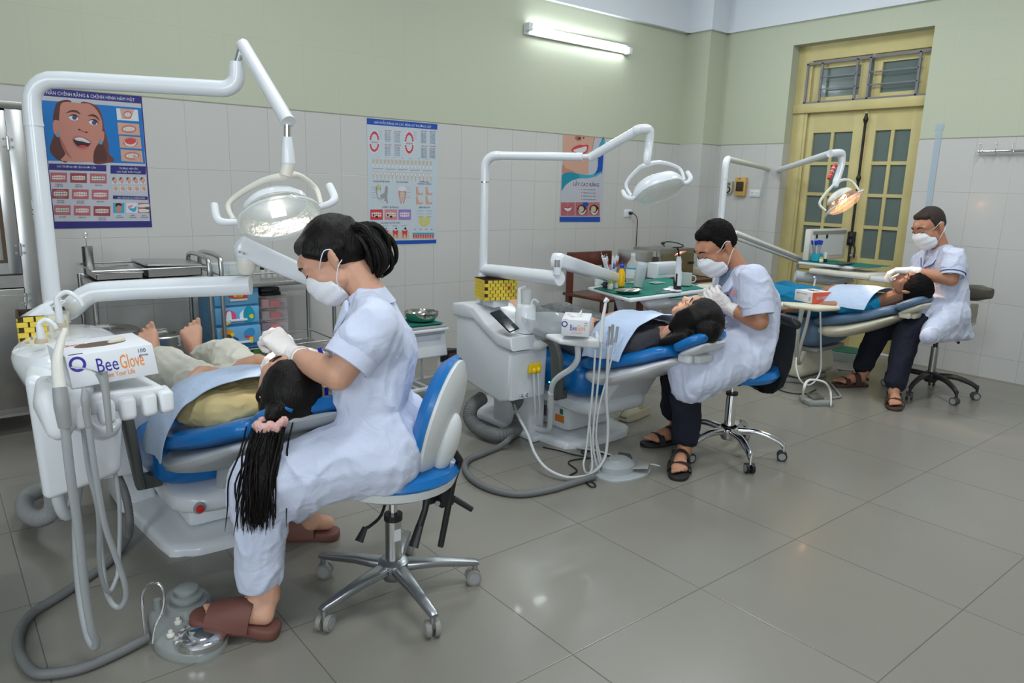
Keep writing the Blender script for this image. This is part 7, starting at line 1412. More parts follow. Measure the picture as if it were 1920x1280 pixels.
def sandal(parent, heel, f, m, kind, label=None, k=1.0):
    f = V(f).normalized(); s = f.cross(V((0, 0, 1))).normalized(); up = s.cross(f); H = V(heel); H.z = 0 if abs(f.z) < .01 else .004
    ol = [(-.035, 0), (-.028, .028), (0, .040), (.07, .038), (.14, .050), (.19, .050), (.225, .036), (.238, .005), (.225, -.028), (.18, -.047), (.12, -.045), (.06, -.036), (0, -.040), (-.028, -.028)]
    M = Matrix((f, s, up)).transposed().to_4x4(); M.translation = H
    mb = MB()
    if kind == 'slide':
        mb.prism([(p.x, p.y) for p in catmull([V((x * k * 1.06, y * k * 1.1, 0)) for x, y in ol], 3, True)], .034, m, M, .008)
        P = lambda a, b, c: M @ V((a * k, b * k, c * k))
        R = []
        for a, w, h in ((.055, .054, .088), (.080, .056, .094), (.12, .059, .086), (.160, .059, .070), (.192, .054, .056)):
            R.append([P(a, w * cos(t), .022 + (h) * max(0, sin(t)) ** .75) for t in [pi * i / 12 for i in range(13)]] + [P(a, (w - .008) * cos(t), .022 + (h - .009) * max(0, sin(t)) ** .75) for t in [pi - pi * i / 12 for i in range(13)]])
        mb.rings(R, m)
    else:
        mb.prism([(p.x, p.y) for p in catmull([V((x * k, y * k, 0)) for x, y in ol], 3, True)], .020, m, M, .005)
        P = lambda a, b, c: M @ V((a * k, b * k, c * k))
        for a0, a1, w, h in ((.045, .085, .046, .078), (.125, .160, .054, .050)):
            mb.rings([[P(a, (w + e) * cos(t), .014 + (h + e) * max(0, sin(t)) ** .8) for t in [pi * i / 12 for i in range(13)]] for a, e in ((a0, 0), (a0, .004), (a1, .004), (a1, 0))], m, cap=False)
        mb.rings([[P(-.005 * 1 + .0 + .035 * (1 - abs(cos(t))) - .028 * sin(t), .046 * cos(t), z) for t in [pi * i / 12 for i in range(13)]] for z in (.045, .065)], m, cap=False) if kind == 'strap' else None
        mb.hull([(P(.055, .05, .03), .006), (P(.14, .054, .03), .006), (P(.10, .052, .04), .006)], m)
    return mb.build('sandal', parent, ang=50)
def strands(mb, root, tip, n, r, m, wob=.02, rw=.03, tw=.05, seed=0, mid=None):
    random.seed(seed)
    for i in range(n):
        a, b = random.gauss(0, 1), random.gauss(0, 1); L = random.uniform(.78, 1.06); R = V(root) + V((a * rw * .5, b * rw * .4, 0)); T = V(root).lerp(V(tip), L) + V((a * tw * .6, b * tw * .5, 0))
        pts = [R]
        for t in (.25, .5, .75):
            c = R.lerp(T, t); c += V((random.uniform(-1, 1), random.uniform(-1, 1), 0)) * wob
            if mid is not None: c += V(mid) * sin(pi * t)
            pts.append(c)
        pts.append(T); mb.tube(pts, [r * .8, r * 1.1, r, r * .8, r * .25], m, 6, smooth=3)
def mask(parent, M, k=1.0):
    P = lambda x, y, z: M @ (V((x, y, z)) * k); mb = MB(); R = []
    # cup of the mask: profile rows from nose bridge to under the chin
    for z, w, y0, yc in ((.006, .036, .062, .104), (-.012, .052, .050, .116), (-.035, .060, .040, .118), (-.058, .062, .032, .114), (-.080, .058, .026, .106), (-.100, .046, .026, .092), (-.112, .030, .030, .072)):
        R.append([P(w * sin(a), y0 + (yc - y0) * max(0, cos(a)) ** .8, z + .006 * (abs(sin(a)) - .5)) for a in [radians(-90 + 180 * i / 16) for i in range(17)]])
    R2 = []
    cols = [catmull([r_[j] for r_ in R], 4) for j in range(17)]; c0_ = P(0, .03, -.05)
    for i in range(len(cols[0])): R2.append([cols[j][i] + (cols[j][i] - c0_).normalized() * (.0016 * k * (abs((i % 6) - 3) / 1.5 - 1) * (0 < i < len(cols[0]) - 1)) for j in range(17)])
    rows = R2; bmv = [[mb.bm.verts.new(p) for p in r] for r in rows]; mb.mi(MASKM)
    for i in range(len(rows) - 1):
        for j in range(16): mb.bm.faces.new((bmv[i][j], bmv[i][j + 1], bmv[i + 1][j + 1], bmv[i + 1][j]))
    o = mb.build('face_mask', parent, ang=80, sub=1); md = o.modifiers.new('t', 'SOLIDIFY'); md.thickness = .0025; md.offset = 1
    for s in (-1, 1):
        for z, z2 in ((.0, .034), (-.088, -.026)): MB().tube([P(s * (.050 if z > -.05 else .052), .046 if z > -.05 else .030, z), P(s * .081, .022, (z + z2) / 2), P(s * .088, -.008, z2), P(s * .082, -.030, z2 * .6)], .0016, MASKM, 6, smooth=4).build('ear_loop', o)
    return o
def face_details(parent, M, k=1.0, lips=True, hair=HAIRM, closed=True):
    P = lambda x, y, z: M @ (V((x, y, z)) * k); mb = MB()
    for s in (-1, 1): mb = MB(); mb.tube([P(s * .014, .096, .032), P(s * .030, .094, .040), P(s * .050, .080, .034)], [.0022 * k, .0034 * k, .0015 * k], hair, 6, smooth=3); mb.tube([P(s * .018, .0925, .010), P(s * .031, .0945, .006), P(s * .046, .084, .010)], .0014 * k, hair, 6, smooth=3); mb.build('eyebrow', parent)
    
    if lips: MB().hull([(P(-.022, .0915, -.055), .003 * k), (P(.022, .0915, -.055), .003 * k), (P(0, .0985, -.051), .004 * k), (P(0, .0965, -.062), .004 * k)], LIPS).build('lips', parent)
def lerp3(a, b, t): return V(a).lerp(V(b), t)
def dentist(name, label, cx, F, J, skin, hairkind, trousers, coatm, shoe, shoem, k=1.0, seed=0, fl=.006, bw=1.0):
    """J: joints as world points"""
    t = thing(name, label, 'person', (cx[0], cx[1], 0)); F = V(F).normalized(); Z = V((0, 0, 1)); N = Z.cross(F)     # N: the person's left
    MHd = headM(J['head'], J['face'], J['up'])
    mb = MB(); head_blobs(mb, MHd, skin, k); nb = J['neck']
    mb.chain([nb - Z * .05, nb, MHd @ V((0, -.025, -.045))], [.07, .054, .052], skin)
    ch, wa = J['chest'], J['waist']; mb.hull([(J['shL'], .04), (J['shR'], .04), (nb - Z * .04, .05), (ch + N * .08, .055), (ch - N * .08, .055)], skin); mb.hull([(ch + N * .08, .055), (ch - N * .08, .055), (wa + N * .07, .065), (wa - N * .07, .065)], skin); mb.hull([(wa + N * .07, .065), (wa - N * .07, .065), (J['pelvis'] + N * .08, .08), (J['pelvis'] - N * .08, .08)], skin)
    for s in 'LR':
        mb.chain([J['sh' + s], J['el' + s], J['wr' + s]], [.050, .043, .027], skin); mb.chain([lerp3(J['el' + s], J['wr' + s], 0), lerp3(J['el' + s], J['wr' + s], .35), J['wr' + s]], [.041, .042, .026], skin)
        hd = (J['hd' + s] - J['wr' + s]).normalized(); mb.hull([(J['wr' + s], .022), (J['wr' + s] + hd * .045, .010)], skin)
        mb.chain([J['pelvis'] + N * (.09 if s == 'L' else -.09), J['kn' + s], J['an' + s]], [.09, .055, .036], skin); foot_blobs(mb, J['he' + s] + V(J['fd' + s]).normalized() * .01, J['fd' + s], skin, J['an' + s] + Z * .0, .88 if shoe == 'slide' else .95)
    body = remesh(mb.build('body', t), .0055, 3, .5)
    face_details(body, MHd, k, False, hairkind[1])
    # trousers
    mb = MB(); hipc = J['pelvis']
    for s in 'LR':
        sg = 1 if s == 'L' else -1; mb.chain([hipc + N * .085 * sg, J['kn' + s], J['hem' + s]], [.105, .078, J['hr']], trousers, 14)
    mb.hull([(hipc + N * .1, .10), (hipc - N * .1, .10), (hipc + Z * .02 + N * .08, .085), (hipc + Z * .02 - N * .08, .085)], trousers)
    tr = remesh(mb.build('trousers', t), .007, 4, .5, folds(fl * .8, 11, (1, 1, .6), seed + 3))
    # coat
    mb = MB(); nb_ = nb; ch = J['chest']; wa = J['waist']; hp = J['pelvis']
    mb.hull([(J['shL'] - Z * .005, .060), (J['shR'] - Z * .005, .060), (nb + N * .05 - Z * .015, .045), (nb - N * .05 - Z * .015, .045), (ch + N * bw * .10 + F * .02, .085), (ch - N * bw * .10 + F * .02, .085), (ch + N * bw * .07 - F * .05, .075), (ch - N * bw * .07 - F * .05, .075)], coatm, 14)
    mb.hull([(ch + N * bw * .10 + F * .02, .085), (ch - N * bw * .10 + F * .02, .085), (ch + N * bw * .07 - F * .05, .075), (ch - N * bw * .07 - F * .05, .075), (wa + N * bw * .09, .095), (wa - N * bw * .09, .095)], coatm, 14)
    mb.hull([(wa + N * bw * .09, .095), (wa - N * bw * .09, .095), (hp + N * bw * .11 - Z * .02, .115), (hp - N * bw * .11 - Z * .02, .115), (hp + F * .06 + N * .1, .11), (hp + F * .06 - N * .1, .11)], coatm, 14)
    for q in J['skirt']: mb.hull(q, coatm, 14)
    for s in 'LR':
        e = lerp3(J['sh' + s], J['el' + s], J.get('slv', .68)); d = (J['el' + s] - J['sh' + s]).normalized(); mb.hull([(J['sh' + s], .063), (e - d * .045, .072), (e - d * .035, .074)], coatm, 14); mb.hull([(J['sh' + s], .060), (lerp3(nb, J['sh' + s], .4) - Z * .06, .06), (ch + N * (.1 if s == 'L' else -.1), .07)], coatm, 12)
    co = remesh(mb.build('coat', t), .0065, 5, .55, folds(fl, 8, (1, 1, .55), seed))
    # sleeve hems and collar
    for s in 'LR':
        e = lerp3(J['sh' + s], J['el' + s], J.get('slv', .68)); d = (J['el' + s] - J['sh' + s]).normalized(); Mx = frame(e, d); MB().rings([[Mx @ V((r * cos(a), r * 1.02 * sin(a), z)) for a in [2 * pi * i / 28 for i in range(28)]] for r, z in ((.063, -.02), (.072, -.018), (.072, .030), (.067, .032), (.066, .0), (.06, -.01))], coatm, cap=False).build('sleeve_hem', co)
    mb = MB(); up = (MHd.translation - nb).normalized(); Mx = frame(nb + up * .010, lerp3(up, Z, .35), F)
    pts = []
    for i in range(15):
        a = radians(-20 + 220 * i / 14); 
        pts.append((a,))
    # collar: band round the back of the neck, fold-over leaf
    R0 = []; 
    X_, Y_ = N, -F
    Uc = lerp3(up, Z, .5).normalized()
    def CP(a, r, z): return nb + X_ * (r * 1.06 * cos(a)) + Y_ * (r * sin(a)) + Uc * z + F * .010
    rows = [(.060, -.012), (.061, .032), (.066, .034), (.082, -.012), (.078, -.014)]
    angs_ = [radians(-38 + 256 * i / 20) for i in range(21)]
    mb.rings([[CP(a, r, z - .022 * max(0, -sin(a)) * 2.0) for r, z in rows] for a in angs_], coatm, cap=True); mb.build('collar', co, ang=60)
    for s in (-1, 1):
        MB().hull([(nb + N * s * .060 + F * .060 - Z * .010, .008), (nb + N * s * .012 + F * .105 - Z * .115, .006), (nb + N * s * .075 + F * .088 - Z * .085, .006), (nb + N * s * .085 + F * .055 - Z * .03, .007)], coatm).build('lapel', co)
    # gloves
    for s in 'LR':
        W = J['wr' + s]; hd = (J['hd' + s] - W).normalized(); n = J['pn' + s]; tt = J['tt' + s]; mb = MB(); hand_blobs(mb, W, hd, n, tt, J['curl' + s], GLOVEM, k * .98, 1.08)
        fa = (W - J['el' + s]).normalized(); mb.chain([W - fa * .045, W], [.034, .029], GLOVEM); g = remesh(mb.build('glove', t), .0034, 2, .4, folds(.0012, 50, seed=seed)); 
        Mx = frame(W - fa * .05, fa); MB().rings([[Mx @ V((r * cos(a), r * sin(a), z)) for a in [2 * pi * i / 20 for i in range(20)]] for r, z in ((.034, 0), (.0375, .0), (.0375, .005), (.034, .006))], GLOVEM, cap=False).build('glove_cuff', g)
    for s in 'LR': sandal(t, J['he' + s], J['fd' + s], shoem, shoe, None, .92 if shoe == 'slide' else 1)
    mask(t, MHd, k)
    return t, MHd, body, co
def hair_cap(mb, M, m, k=1.0, kind='f'):
    R3 = M.to_3x3(); P = lambda x, y, z: M @ (V((x, y, z)) * k)
    if kind == 'f':
        mb.hull([(P(0, -.022, .045), (.080 * k, .092 * k, .084 * k), R3), (P(0, -.055, .0), (.066 * k, .055 * k, .055 * k), R3)], m, 18)
        mb.hull([(P(0, .050, .082), .028 * k), (P(-.048, .022, .068), .028 * k), (P(.048, .022, .068), .028 * k), (P(0, -.03, .09), .04 * k)], m, 10)
        for s in (-1, 1): mb.hull([(P(s * .060, .038, .060), .018 * k), (P(s * .070, .012, .028), .013 * k), (P(s * .060, -.04, .02), .025 * k)], m, 10)
    else:
        mb.hull([(P(0, -.020, .050), (.0775 * k, .082 * k, .079 * k), R3), (P(0, -.052, .015), (.064 * k, .046 * k, .050 * k), R3)], m, 18)
        mb.hull([(P(0, .050, .092), .022 * k), (P(-.042, .034, .086), .020 * k), (P(.042, .034, .086), .020 * k), (P(0, -.02, .10), .033 * k)], m, 10)
        for s in (-1, 1): mb.hull([(P(s * .062, .018, .062), .014 * k), (P(s * .0705, .014, .012), .006 * k), (P(s * .066, -.02, .03), .014 * k)], m, 8)
Zv = V((0, 0, 1))
# ---- woman dentist, nearest
F1 = V((-.80, .60, 0)).normalized(); N1 = Zv.cross(F1); pe = V((1.075, 1.915, .545)); A1 = lambda px, py, off=0: atp(px, py, pe, N1, off)
J = dict(pelvis=pe, head=A1(628, 487), face=F1 * .78 - Zv * .62 + N1 * .05, up=F1 * .62 + Zv * .78, neck=A1(694, 556), chest=A1(700, 655), waist=A1(702, 760), hr=.068,
    shL=A1(704, 606, .155), shR=A1(696, 606, -.155), elL=A1(634, 704, .225), elR=A1(640, 690, -.24), wrL=A1(546, 664, .055), wrR=A1(574, 668, -.14), hdL=A1(500, 618, .03), hdR=A1(536, 662, -.11),
    knL=A1(492, 905, .20), knR=V((.80, 2.31, .47)), hemL=at(486, 1072, y=1.98), hemR=V((.955, 2.36, .19)), anL=at(503, 1118, y=1.96), anR=V((1.005, 2.375, .10)), heL=at(520, 1192, z=.0) + V((-.02, .02, 0)), heR=at(622, 1010, z=.0) + V((0, .01, 0)), fdL=F1 + Zv * .16, fdR=V((-.78, .62, 0)),
    pnL=-Zv * .55 - N1 * .8, ttL=F1 * .35 + Zv * .6 - N1 * .5, curlL=.95, pnR=-Zv, ttR=N1, curlR=.6, slv=.60)
J['heL'].z = .034; J['heR'].z = .034
kL = J['knL']; kR = J['knR']
J['skirt'] = [[(pe + N1 * .10, .120), (pe + N1 * .13 + F1 * .1, .10), (kL + F1 * .01 - Zv * .005, .088), (kL + F1 * .03 - Zv * .05, .075)], [(pe - N1 * .10, .12), (kR + F1 * .02, .086)], [(pe + F1 * .05, .11), (lerp3(pe, kL, .65), .085), (lerp3(pe, kR, .6), .085)], [(kL + Zv * -.02, .086), (kL - Zv * .075 + F1 * .015, .080), (lerp3(pe, kL, .7) - Zv * .03, .088)]]
d1, MH1, b1, co1 = dentist('person', 'person in white coat with black ponytail bending over the girl, nearest the camera', pe, F1, J, SKIN, ('f', HAIRM), COATW, COATW, 'slide', BROWNS, 1.0, 1)
m = MB(); hair_cap(m, MH1, HAIRM, 1.02); P = lambda x, y, z: MH1 @ V((x, y, z)); pr = P(0, -.098, .062); m.hull([(P(0, -.07, .05), .05), (pr, .022)], HAIRM)
hr = remesh(m.build('hair', b1), .0045, 3, .5)
m = MB(); pp = [pr + V((0, 0, 0)), A1(668, 436), A1(690, 440), A1(706, 462), A1(712, 492), A1(705, 516)]
random.seed(5)
for i in range(46):
    a, b, c = random.gauss(0, .35), random.gauss(0, .35), random.gauss(0, .35); w = (.005, .030, .042, .046, .040, .018)
    m.tube([q + (N1 * a + F1 * b + Zv * c) * w[j] for j, q in enumerate(pp)], [.006, .010, .010, .009, .007, .002], HAIRM, 6, smooth=4)
m.tube([pp[0], pp[1], pp[2], pp[3], pp[4], lerp3(pp[4], pp[5], .6)], [.016, .020, .026, .028, .024, .010], HAIRM, 12, smooth=5)
m.build('ponytail', hr); m = MB(); m.tube([pr + (N1 * cos(a) + Zv * sin(a) * .9 + F1 * sin(a) * .4) * .020 for a in [2 * pi * i / 16 for i in range(16)]], .006, BLACK, 8, closed=True); m.build('hair_tie', hr)
PEN = mat('pen_blue', (.01, .02, .42), .35)
m = MB(); q = A1(604, 662, .10); m.tube([A1(598, 652, .09), A1(605, 668, .09)], [.006, .006], PEN, 8); m.build('pen_cap', co1)
m = MB(); m.tube([A1(612, 726, .06), A1(613, 770, .06)], [.006, .005], PEN, 8); m.build('pen', co1)
# ---- man dentist, middle
F2 = V((-.90, .44, 0)).normalized(); N2 = Zv.cross(F2); pe = V((3.12, 2.07, .555)); A2 = lambda px, py, off=0: atp(px, py, pe, N2, off)
J = dict(pelvis=pe, head=A2(1346, 464), face=F2 * .80 - Zv * .55 - N2 * .0, up=F2 * .55 + Zv * .80, neck=A2(1384, 508), chest=A2(1398, 560), waist=A2(1402, 622), hr=.062,
    shL=A2(1412, 520, .175), shR=A2(1372, 524, -.165), elL=A2(1424, 603, .24), elR=A2(1350, 590, -.24), wrL=A2(1366, 577, .09), wrR=A2(1330, 566, -.10), hdL=A2(1330, 548, .04), hdR=A2(1300, 558, -.05),
    knL=A2(1286, 690, .16), knR=A2(1268, 672, -.16), hemL=at(1287, 816, y=2.10), hemR=at(1262, 768, y=2.40), anL=at(1284, 846, y=2.10), anR=at(1268, 800, y=2.40), heL=at(1276, 862, z=.02), heR=at(1275, 822, z=.02), fdL=V((-.75, -.55, 0)), fdR=V((-.95, .3, 0)),
    pnL=F2 * .2 - Zv * .8 - N2 * .6, ttL=F2 * .6 - N2 * .5, curlL=.6, pnR=-Zv, ttR=N2, curlR=.7, slv=.70)
J['heL'].z = .02; J['heR'].z = .02
kL, kR = J['knL'], J['knR']
J['skirt'] = [[(pe + N2 * .10, .12), (pe + N2 * .12 + F2 * .1, .105), (kL, .09), (kL - Zv * .09 - F2 * .02, .085)], [(pe - N2 * .10, .12), (lerp3(pe, kR, .8), .085)], [(pe + F2 * .05, .11), (lerp3(pe, kL, .8), .09), (lerp3(pe, kR, .6), .09)], [(pe + N2 * .14 - Zv * .02, .09), (lerp3(pe, kL, .9) + N2 * .06 - Zv * .06, .07), (lerp3(pe, kL, .9) + N2 * .03, .08)]]
d2, MH2, b2, co2 = dentist('person', 'person in white coat with short black hair treating the long-haired patient in the middle', pe, F2, J, SKIN2, ('m', HAIRG), NAVYC, COATW, 'strap', mat('black_sandal', (.015, .015, .015), .6), 1.06, 7, bw=1.1)
m = MB(); hair_cap(m, MH2, HAIRG, 1.06, 'm'); remesh(m.build('hair', b2), .0045, 2, .5, folds(.002, 60))
J2 = J
m = MB(); q = A2(1386, 546, .10); LG = mat('logo_pink', (.8, .15, .25), .6); Mx = basis(N2 * -1 + F2 * .1, F2 + N2 * .35, A2(1385, 548, .115) + F2 * .030)
m.lathe([(.011, .0), (.012, .001), (.001, .002)], LG, Mx, 8); m.lathe([(.006, .002), (.001, .003)], mat('logo_orange', (.8, .4, .05), .6), Mx, 8); m.lathe([(.022, 0), (.0225, .001), (.0215, .001)], mat('logo_blue', (.15, .2, .6), .6), Mx, 20, cap=False)
m.build('coat_logo', co2)
m = MB(); m.tube([A2(1366, 558, .05) + F2 * .02, A2(1372, 553, .05) + F2 * .02], .006, PEN, 8); m.tube([A2(1357, 600, .03) + F2 * .02, A2(1366, 590, .03) + F2 * .02], .008, PEN, 8); m.build('pen', co2)
m = MB(); m.hull([(J['neck'] + F2 * .065 - Zv * .03, .02), (J['neck'] + F2 * .085 - Zv * .09, .008), (J['neck'] + F2 * .05 + N2 * .03, .02), (J['neck'] + F2 * .05 - N2 * .03, .02)], mat('grey_blue_shirt', (.16, .22, .33), .8)); m.build('inner_shirt', d2)
# ---- man dentist, furthest
F3 = V((-.80, .60, 0)).normalized(); N3 = Zv.cross(F3); pe = V((5.28, 1.955, .60)); A3 = lambda px, py, off=0: atp(px, py, pe, N3, off)
J = dict(pelvis=pe, head=A3(1744, 427), face=F3 * .90 - Zv * .42 + N3 * .18, up=F3 * .42 + Zv * .90, neck=A3(1764, 468), chest=A3(1762, 520), waist=A3(1764, 580), hr=.066,
    shL=A3(1790, 482, .185), shR=A3(1728, 488, -.20), elL=A3(1784, 524, .24), elR=A3(1728, 540, -.24), wrL=A3(1708, 508, .10), wrR=A3(1706, 524, -.10), hdL=A3(1676, 506, .04), hdR=A3(1676, 524, -.05),
    knL=A3(1702, 622, .14), knR=A3(1648, 622, -.17), hemL=at(1680, 716, y=1.98), hemR=at(1618, 684, y=2.34), anL=at(1676, 735, y=1.97), anR=at(1616, 706, y=2.33), heL=at(1675, 748, z=.02), heR=at(1618, 718, z=.02), fdL=V((-.88, -.45, 0)), fdR=V((-.85, .5, 0)),
    pnL=-Zv - N3 * .4, ttL=F3 * .4 - N3 * .6, curlL=.55, pnR=-Zv, ttR=N3, curlR=.7, slv=.66)
J['heL'].z = .02; J['heR'].z = .02
kL, kR = J['knL'], J['knR']
J['skirt'] = [[(pe + N3 * .10, .12), (pe + N3 * .12 + F3 * .08, .11), (lerp3(pe, kL, .62) + Zv * .015, .092)], [(pe - N3 * .1, .12), (lerp3(pe, kR, .45), .09)], [(pe + N3 * .14, .10), (at(1815, 628, y=1.78), .03), (at(1740, 630, y=1.82), .045), (pe - F3 * .05 - Zv * .08, .08)]]
d3, MH3, b3, co3 = dentist('person', 'person in white coat with navy piping, short dark hair, working beside the yellow door', pe, F3, J, SKIN2, ('m', HAIRG), NAVYC, COATW, 'strap', mat('brown_sandal', (.06, .03, .022), .6), 1.09, 12, bw=1.3)
m = MB(); hair_cap(m, MH3, mat('dark_brown_hair', (.028, .016, .012), .55, bump=.5, bscale=200), 1.07, 'm'); remesh(m.build('hair', b3), .005, 2, .5)
m = MB(); PI_ = mat('navy_piping', (.02, .03, .22), .6)
Q = J['neck']; m.tube([Q + N3 * .085 + F3 * .04 - Zv * .0, Q + N3 * .088 + F3 * .095 - Zv * .09, Q + N3 * .02 + F3 * .122 - Zv * .135, Q + N3 * .01 + F3 * .125 - Zv * .2], .0028, PI_, 6); m.tube([Q - N3 * .05 + F3 * .095 - Zv * .06, Q + N3 * .01 + F3 * .120 - Zv * .13], .0028, PI_, 6); m.tube([Q + N3 * .09 - F3 * .0 + Zv * .01, Q + N3 * .088 + F3 * .05 - Zv * .01], .003, PI_, 6)
e = lerp3(J['shL'], J['elL'], .66); d_ = (J['elL'] - J['shL']).normalized(); Mx = frame(e, d_); m.tube([Mx @ V((.0745 * cos(a), .076 * sin(a), .012)) for a in [2 * pi * i / 24 for i in range(24)]], .0026, PI_, 6, closed=True)
m.build('navy_piping', co3)
m = MB(); q = A3(1738, 536, .0) + F3 * .10; m.box((0, 0, 0), (.055, .004, .075), mat('badge_navy', (.02, .04, .2), .4), .002, basis(N3, Zv, A3(1737, 535, .0) + F3 * .11)); m.build('name_badge', co3)
# ------------------------------------------------------------ patients lying on the chairs
def patient(label, cx, skin, shirt, trous, k, fdir, seed, hx=0, hz=.745, kh=1.0, legy=0, hy=2.03):
    t = thing('person', label, 'person', (cx, 2.7, .45)); C = V((cx + hx, hy, hz)); MHd = headM(C, fdir, (0, -.95, .25))
    mb = MB(); head_blobs(mb, MHd, skin, kh); nk = V((cx, hy + .15, .645))
    mb.chain([MHd @ V((0, -.02, -.05)), nk, V((cx, hy + .22, .625))], [.050, .046, .055], skin)
    sh = {s: V((cx + sg * .15 * k, hy + .235, .610)) for s, sg in (('L', -1), ('R', 1))}; hp = V((cx, hy + .63 * k, .555))
    mb.hull([(sh['L'], .045), (sh['R'], .045), (hp + V((-.08, 0, 0)), .07), (hp + V((.08, 0, 0)), .07)], skin)
    el = {'L': V((cx - .245 * k, hy + .46, .575)), 'R': V((cx + .27 * k, hy + .46, .585))}; wr = {'L': V((cx - .10, hy + .575, .655)), 'R': V((cx + .09, hy + .545, .680))}
    if seed == 3: el['L'] = V((cx - .26, hy + .42, .585)); wr['L'] = V((cx - .30, hy + .66, .535))
    for s, sg in (('L', 1), ('R', -1)):
        mb.chain([sh[s], el[s], wr[s]], [.042, .036, .024], skin)
        if seed == 3 and s == 'L': hand_blobs(mb, wr[s], (0, 1, -.1), (0, 0, -1), (1, 0, 0), .3, skin, .85 * k)
        else: hand_blobs(mb, wr[s], V((sg * .75, .55, -.12 if s == 'L' else -.25)), (0, 0, -1), (0, -1, 0) if 1 else 0, .32, skin, .95 * k)
    kn = {s: V((cx + sg * .125 * k, hy + 1.02 * k, .585)) for s, sg in (('L', -1), ('R', 1))}; an = {s: V((cx + sg * (.045 if s == 'L' else .115) - .0, hy + 1.44 * k + legy, .515)) for s, sg in (('L', -1), ('R', 1))}
    for s, sg in (('L', -1), ('R', 1)):
        mb.chain([hp + V((sg * .08, 0, 0)), kn[s], an[s]], [.08, .052, .034], skin)
        fu = V((-.22 if s == 'L' else -.04, .10, .96)).normalized(); heel = an[s] + V((0, .045, -.040)); foot_blobs(mb, heel, fu, skin, an[s], 1.0 * k, V((sg * .05 - .1, -.97, .15)).normalized(), 1.3)
    body = remesh(mb.build('body', t), .0045, 2, .5); face_details(body, MHd, kh)
    mb = MB(); mb.hull([(sh['L'], .054), (sh['R'], .054), (nk + V((0, .05, -.02)), .050), (V((cx - .10, hy + .42, .605)), .075), (V((cx + .10, hy + .42, .605)), .075), (hp + V((-.07, -.06, .01)), .088), (hp + V((.07, -.06, .01)), .088)], shirt, 14)
    for s in 'LR': mb.hull([(sh[s], .060), (lerp3(sh[s], el[s], .5), .054)], shirt, 12)
    remesh(mb.build('shirt', t), .0065, 4, .5, folds(.005, 10, seed=seed))
    mb = MB(); mb.hull([(hp + V((-.075, .0, 0)), .100), (hp + V((.075, .0, 0)), .100)], trous, 14)
    for s, sg in (('L', -1), ('R', 1)):
        h_ = lerp3(kn[s], an[s], .66); mb.chain([hp + V((sg * .078, .0, 0)), kn[s], h_], [.097, .084, .066], trous, 14)
    remesh(mb.build('trousers', t), .0065, 4, .5, folds(.006, 9, (1, .6, 1), seed + 2))
    return t, MHd, body
CREAMT = mat('cream_trousers', (.62, .60, .52), .85, bump=.1, bscale=400); YSH = mat('yellow_shirt', (.62, .50, .24), .85, bump=.1, bscale=400)
pt1, MP1, bp1 = patient('person in yellow shirt and cream trousers lying barefoot, long dark ponytail hanging down', CH1 - .005, SKIN, YSH, CREAMT, .98, (.06, .30, .95), 1, hx=-.022, hz=.722, kh=.95)
m = MB(); P = lambda x, y, z: MP1 @ (V((x, y, z)) * .97); R3 = MP1.to_3x3(); m.hull([(P(0, -.015, .045), (.088, .100, .085), R3), (P(0, -.05, .0), (.085, .07, .07), R3)], HAIRM, 18); m.hull([(P(0, .055, .075), .02), (P(-.06, .02, .05), .022), (P(.06, .02, .05), .022), (P(-.075, -.02, .0), .02), (P(.075, -.02, .0), .02)], HAIRM, 10)
hq = at(507, 792, y=1.905); m.hull([(P(-.03, -.07, .05), .055), (hq + V((.01, .01, .015)), .022)], HAIRM, 10); h1 = remesh(m.build('hair', bp1), .005, 3, .5)
m = MB(); tip = at(482, 985, y=1.895); strands(m, hq + V((0, 0, -.005)), tip, 420, .0026, HAIRM, .009, .036, .040, 3, mid=V((-.012, 0, 0)))
m.tube([hq, lerp3(hq, tip, .3), lerp3(hq, tip, .6), lerp3(hq, tip, .97)], [.024, .040, .042, .020], HAIRM, 12, smooth=3)
for k in range(0):
    a = P(.02 * (k % 5 - 2), -.09, .06 + .01 * (k % 3)); b = hq + V((random.uniform(-.01, .10), random.uniform(-.02, .03), random.uniform(-.09, .0))); m.tube([a, lerp3(a, b, .5) + V((random.uniform(0, .04), -.02, -.02)), b], [.0016, .0012, .0005], HAIRM, 5, smooth=3)
m.build('ponytail', h1, fixn=True)
m = MB(); random.seed(8); SCR = mat('pink_scrunchie', (.72, .42, .38), .8, bump=.5, bscale=90)
Mx = frame(hq, (tip - hq).normalized() + V((.25, 0, 0)), V((0, 1, 0)))
for i in range(15): a = 2 * pi * i / 15; r = .026 + .004 * (i % 2); m.hull([(Mx @ V((r * 1.3 * cos(a), r * sin(a), .004 * (i % 3))), (.013, .011, .014)), (Mx @ V((r * 1.3 * cos(a + .3), r * sin(a + .3), .008 * ((i + 1) % 2))), .010)], SCR, 8)
tag(remesh(m.build('scrunchie'), .003, 2, .5, folds(.0015, 60)), 'pink scrunchie round the ponytail hanging off the nearest headrest', 'scrunchie').parent = None
pt2, MP2, bp2 = patient('person with long black hair lying under a pale towel on the middle chair', CH2 + .01, SKIN, mat('dark_top', (.05, .05, .06), .9), mat('grey_pattern_trousers', (.15, .16, .16), .9, var=.3, vscale=60), 1.0, (-.12, .40, .90), 2, hz=.748)
m = MB(); P = lambda x, y, z: MP2 @ V((x, y, z)); R3 = MP2.to_3x3(); m.hull([(P(0, -.015, .045), (.090, .105, .088), R3), (P(0, -.06, .0), (.098, .075, .075), R3)], HAIRM, 18); m.hull([(P(0, .058, .072), .02), (P(-.06, .02, .05), .022), (P(.06, .02, .05), .022), (P(-.085, -.02, -.02), .02), (P(.085, -.02, -.02), .02)], HAIRM, 10)
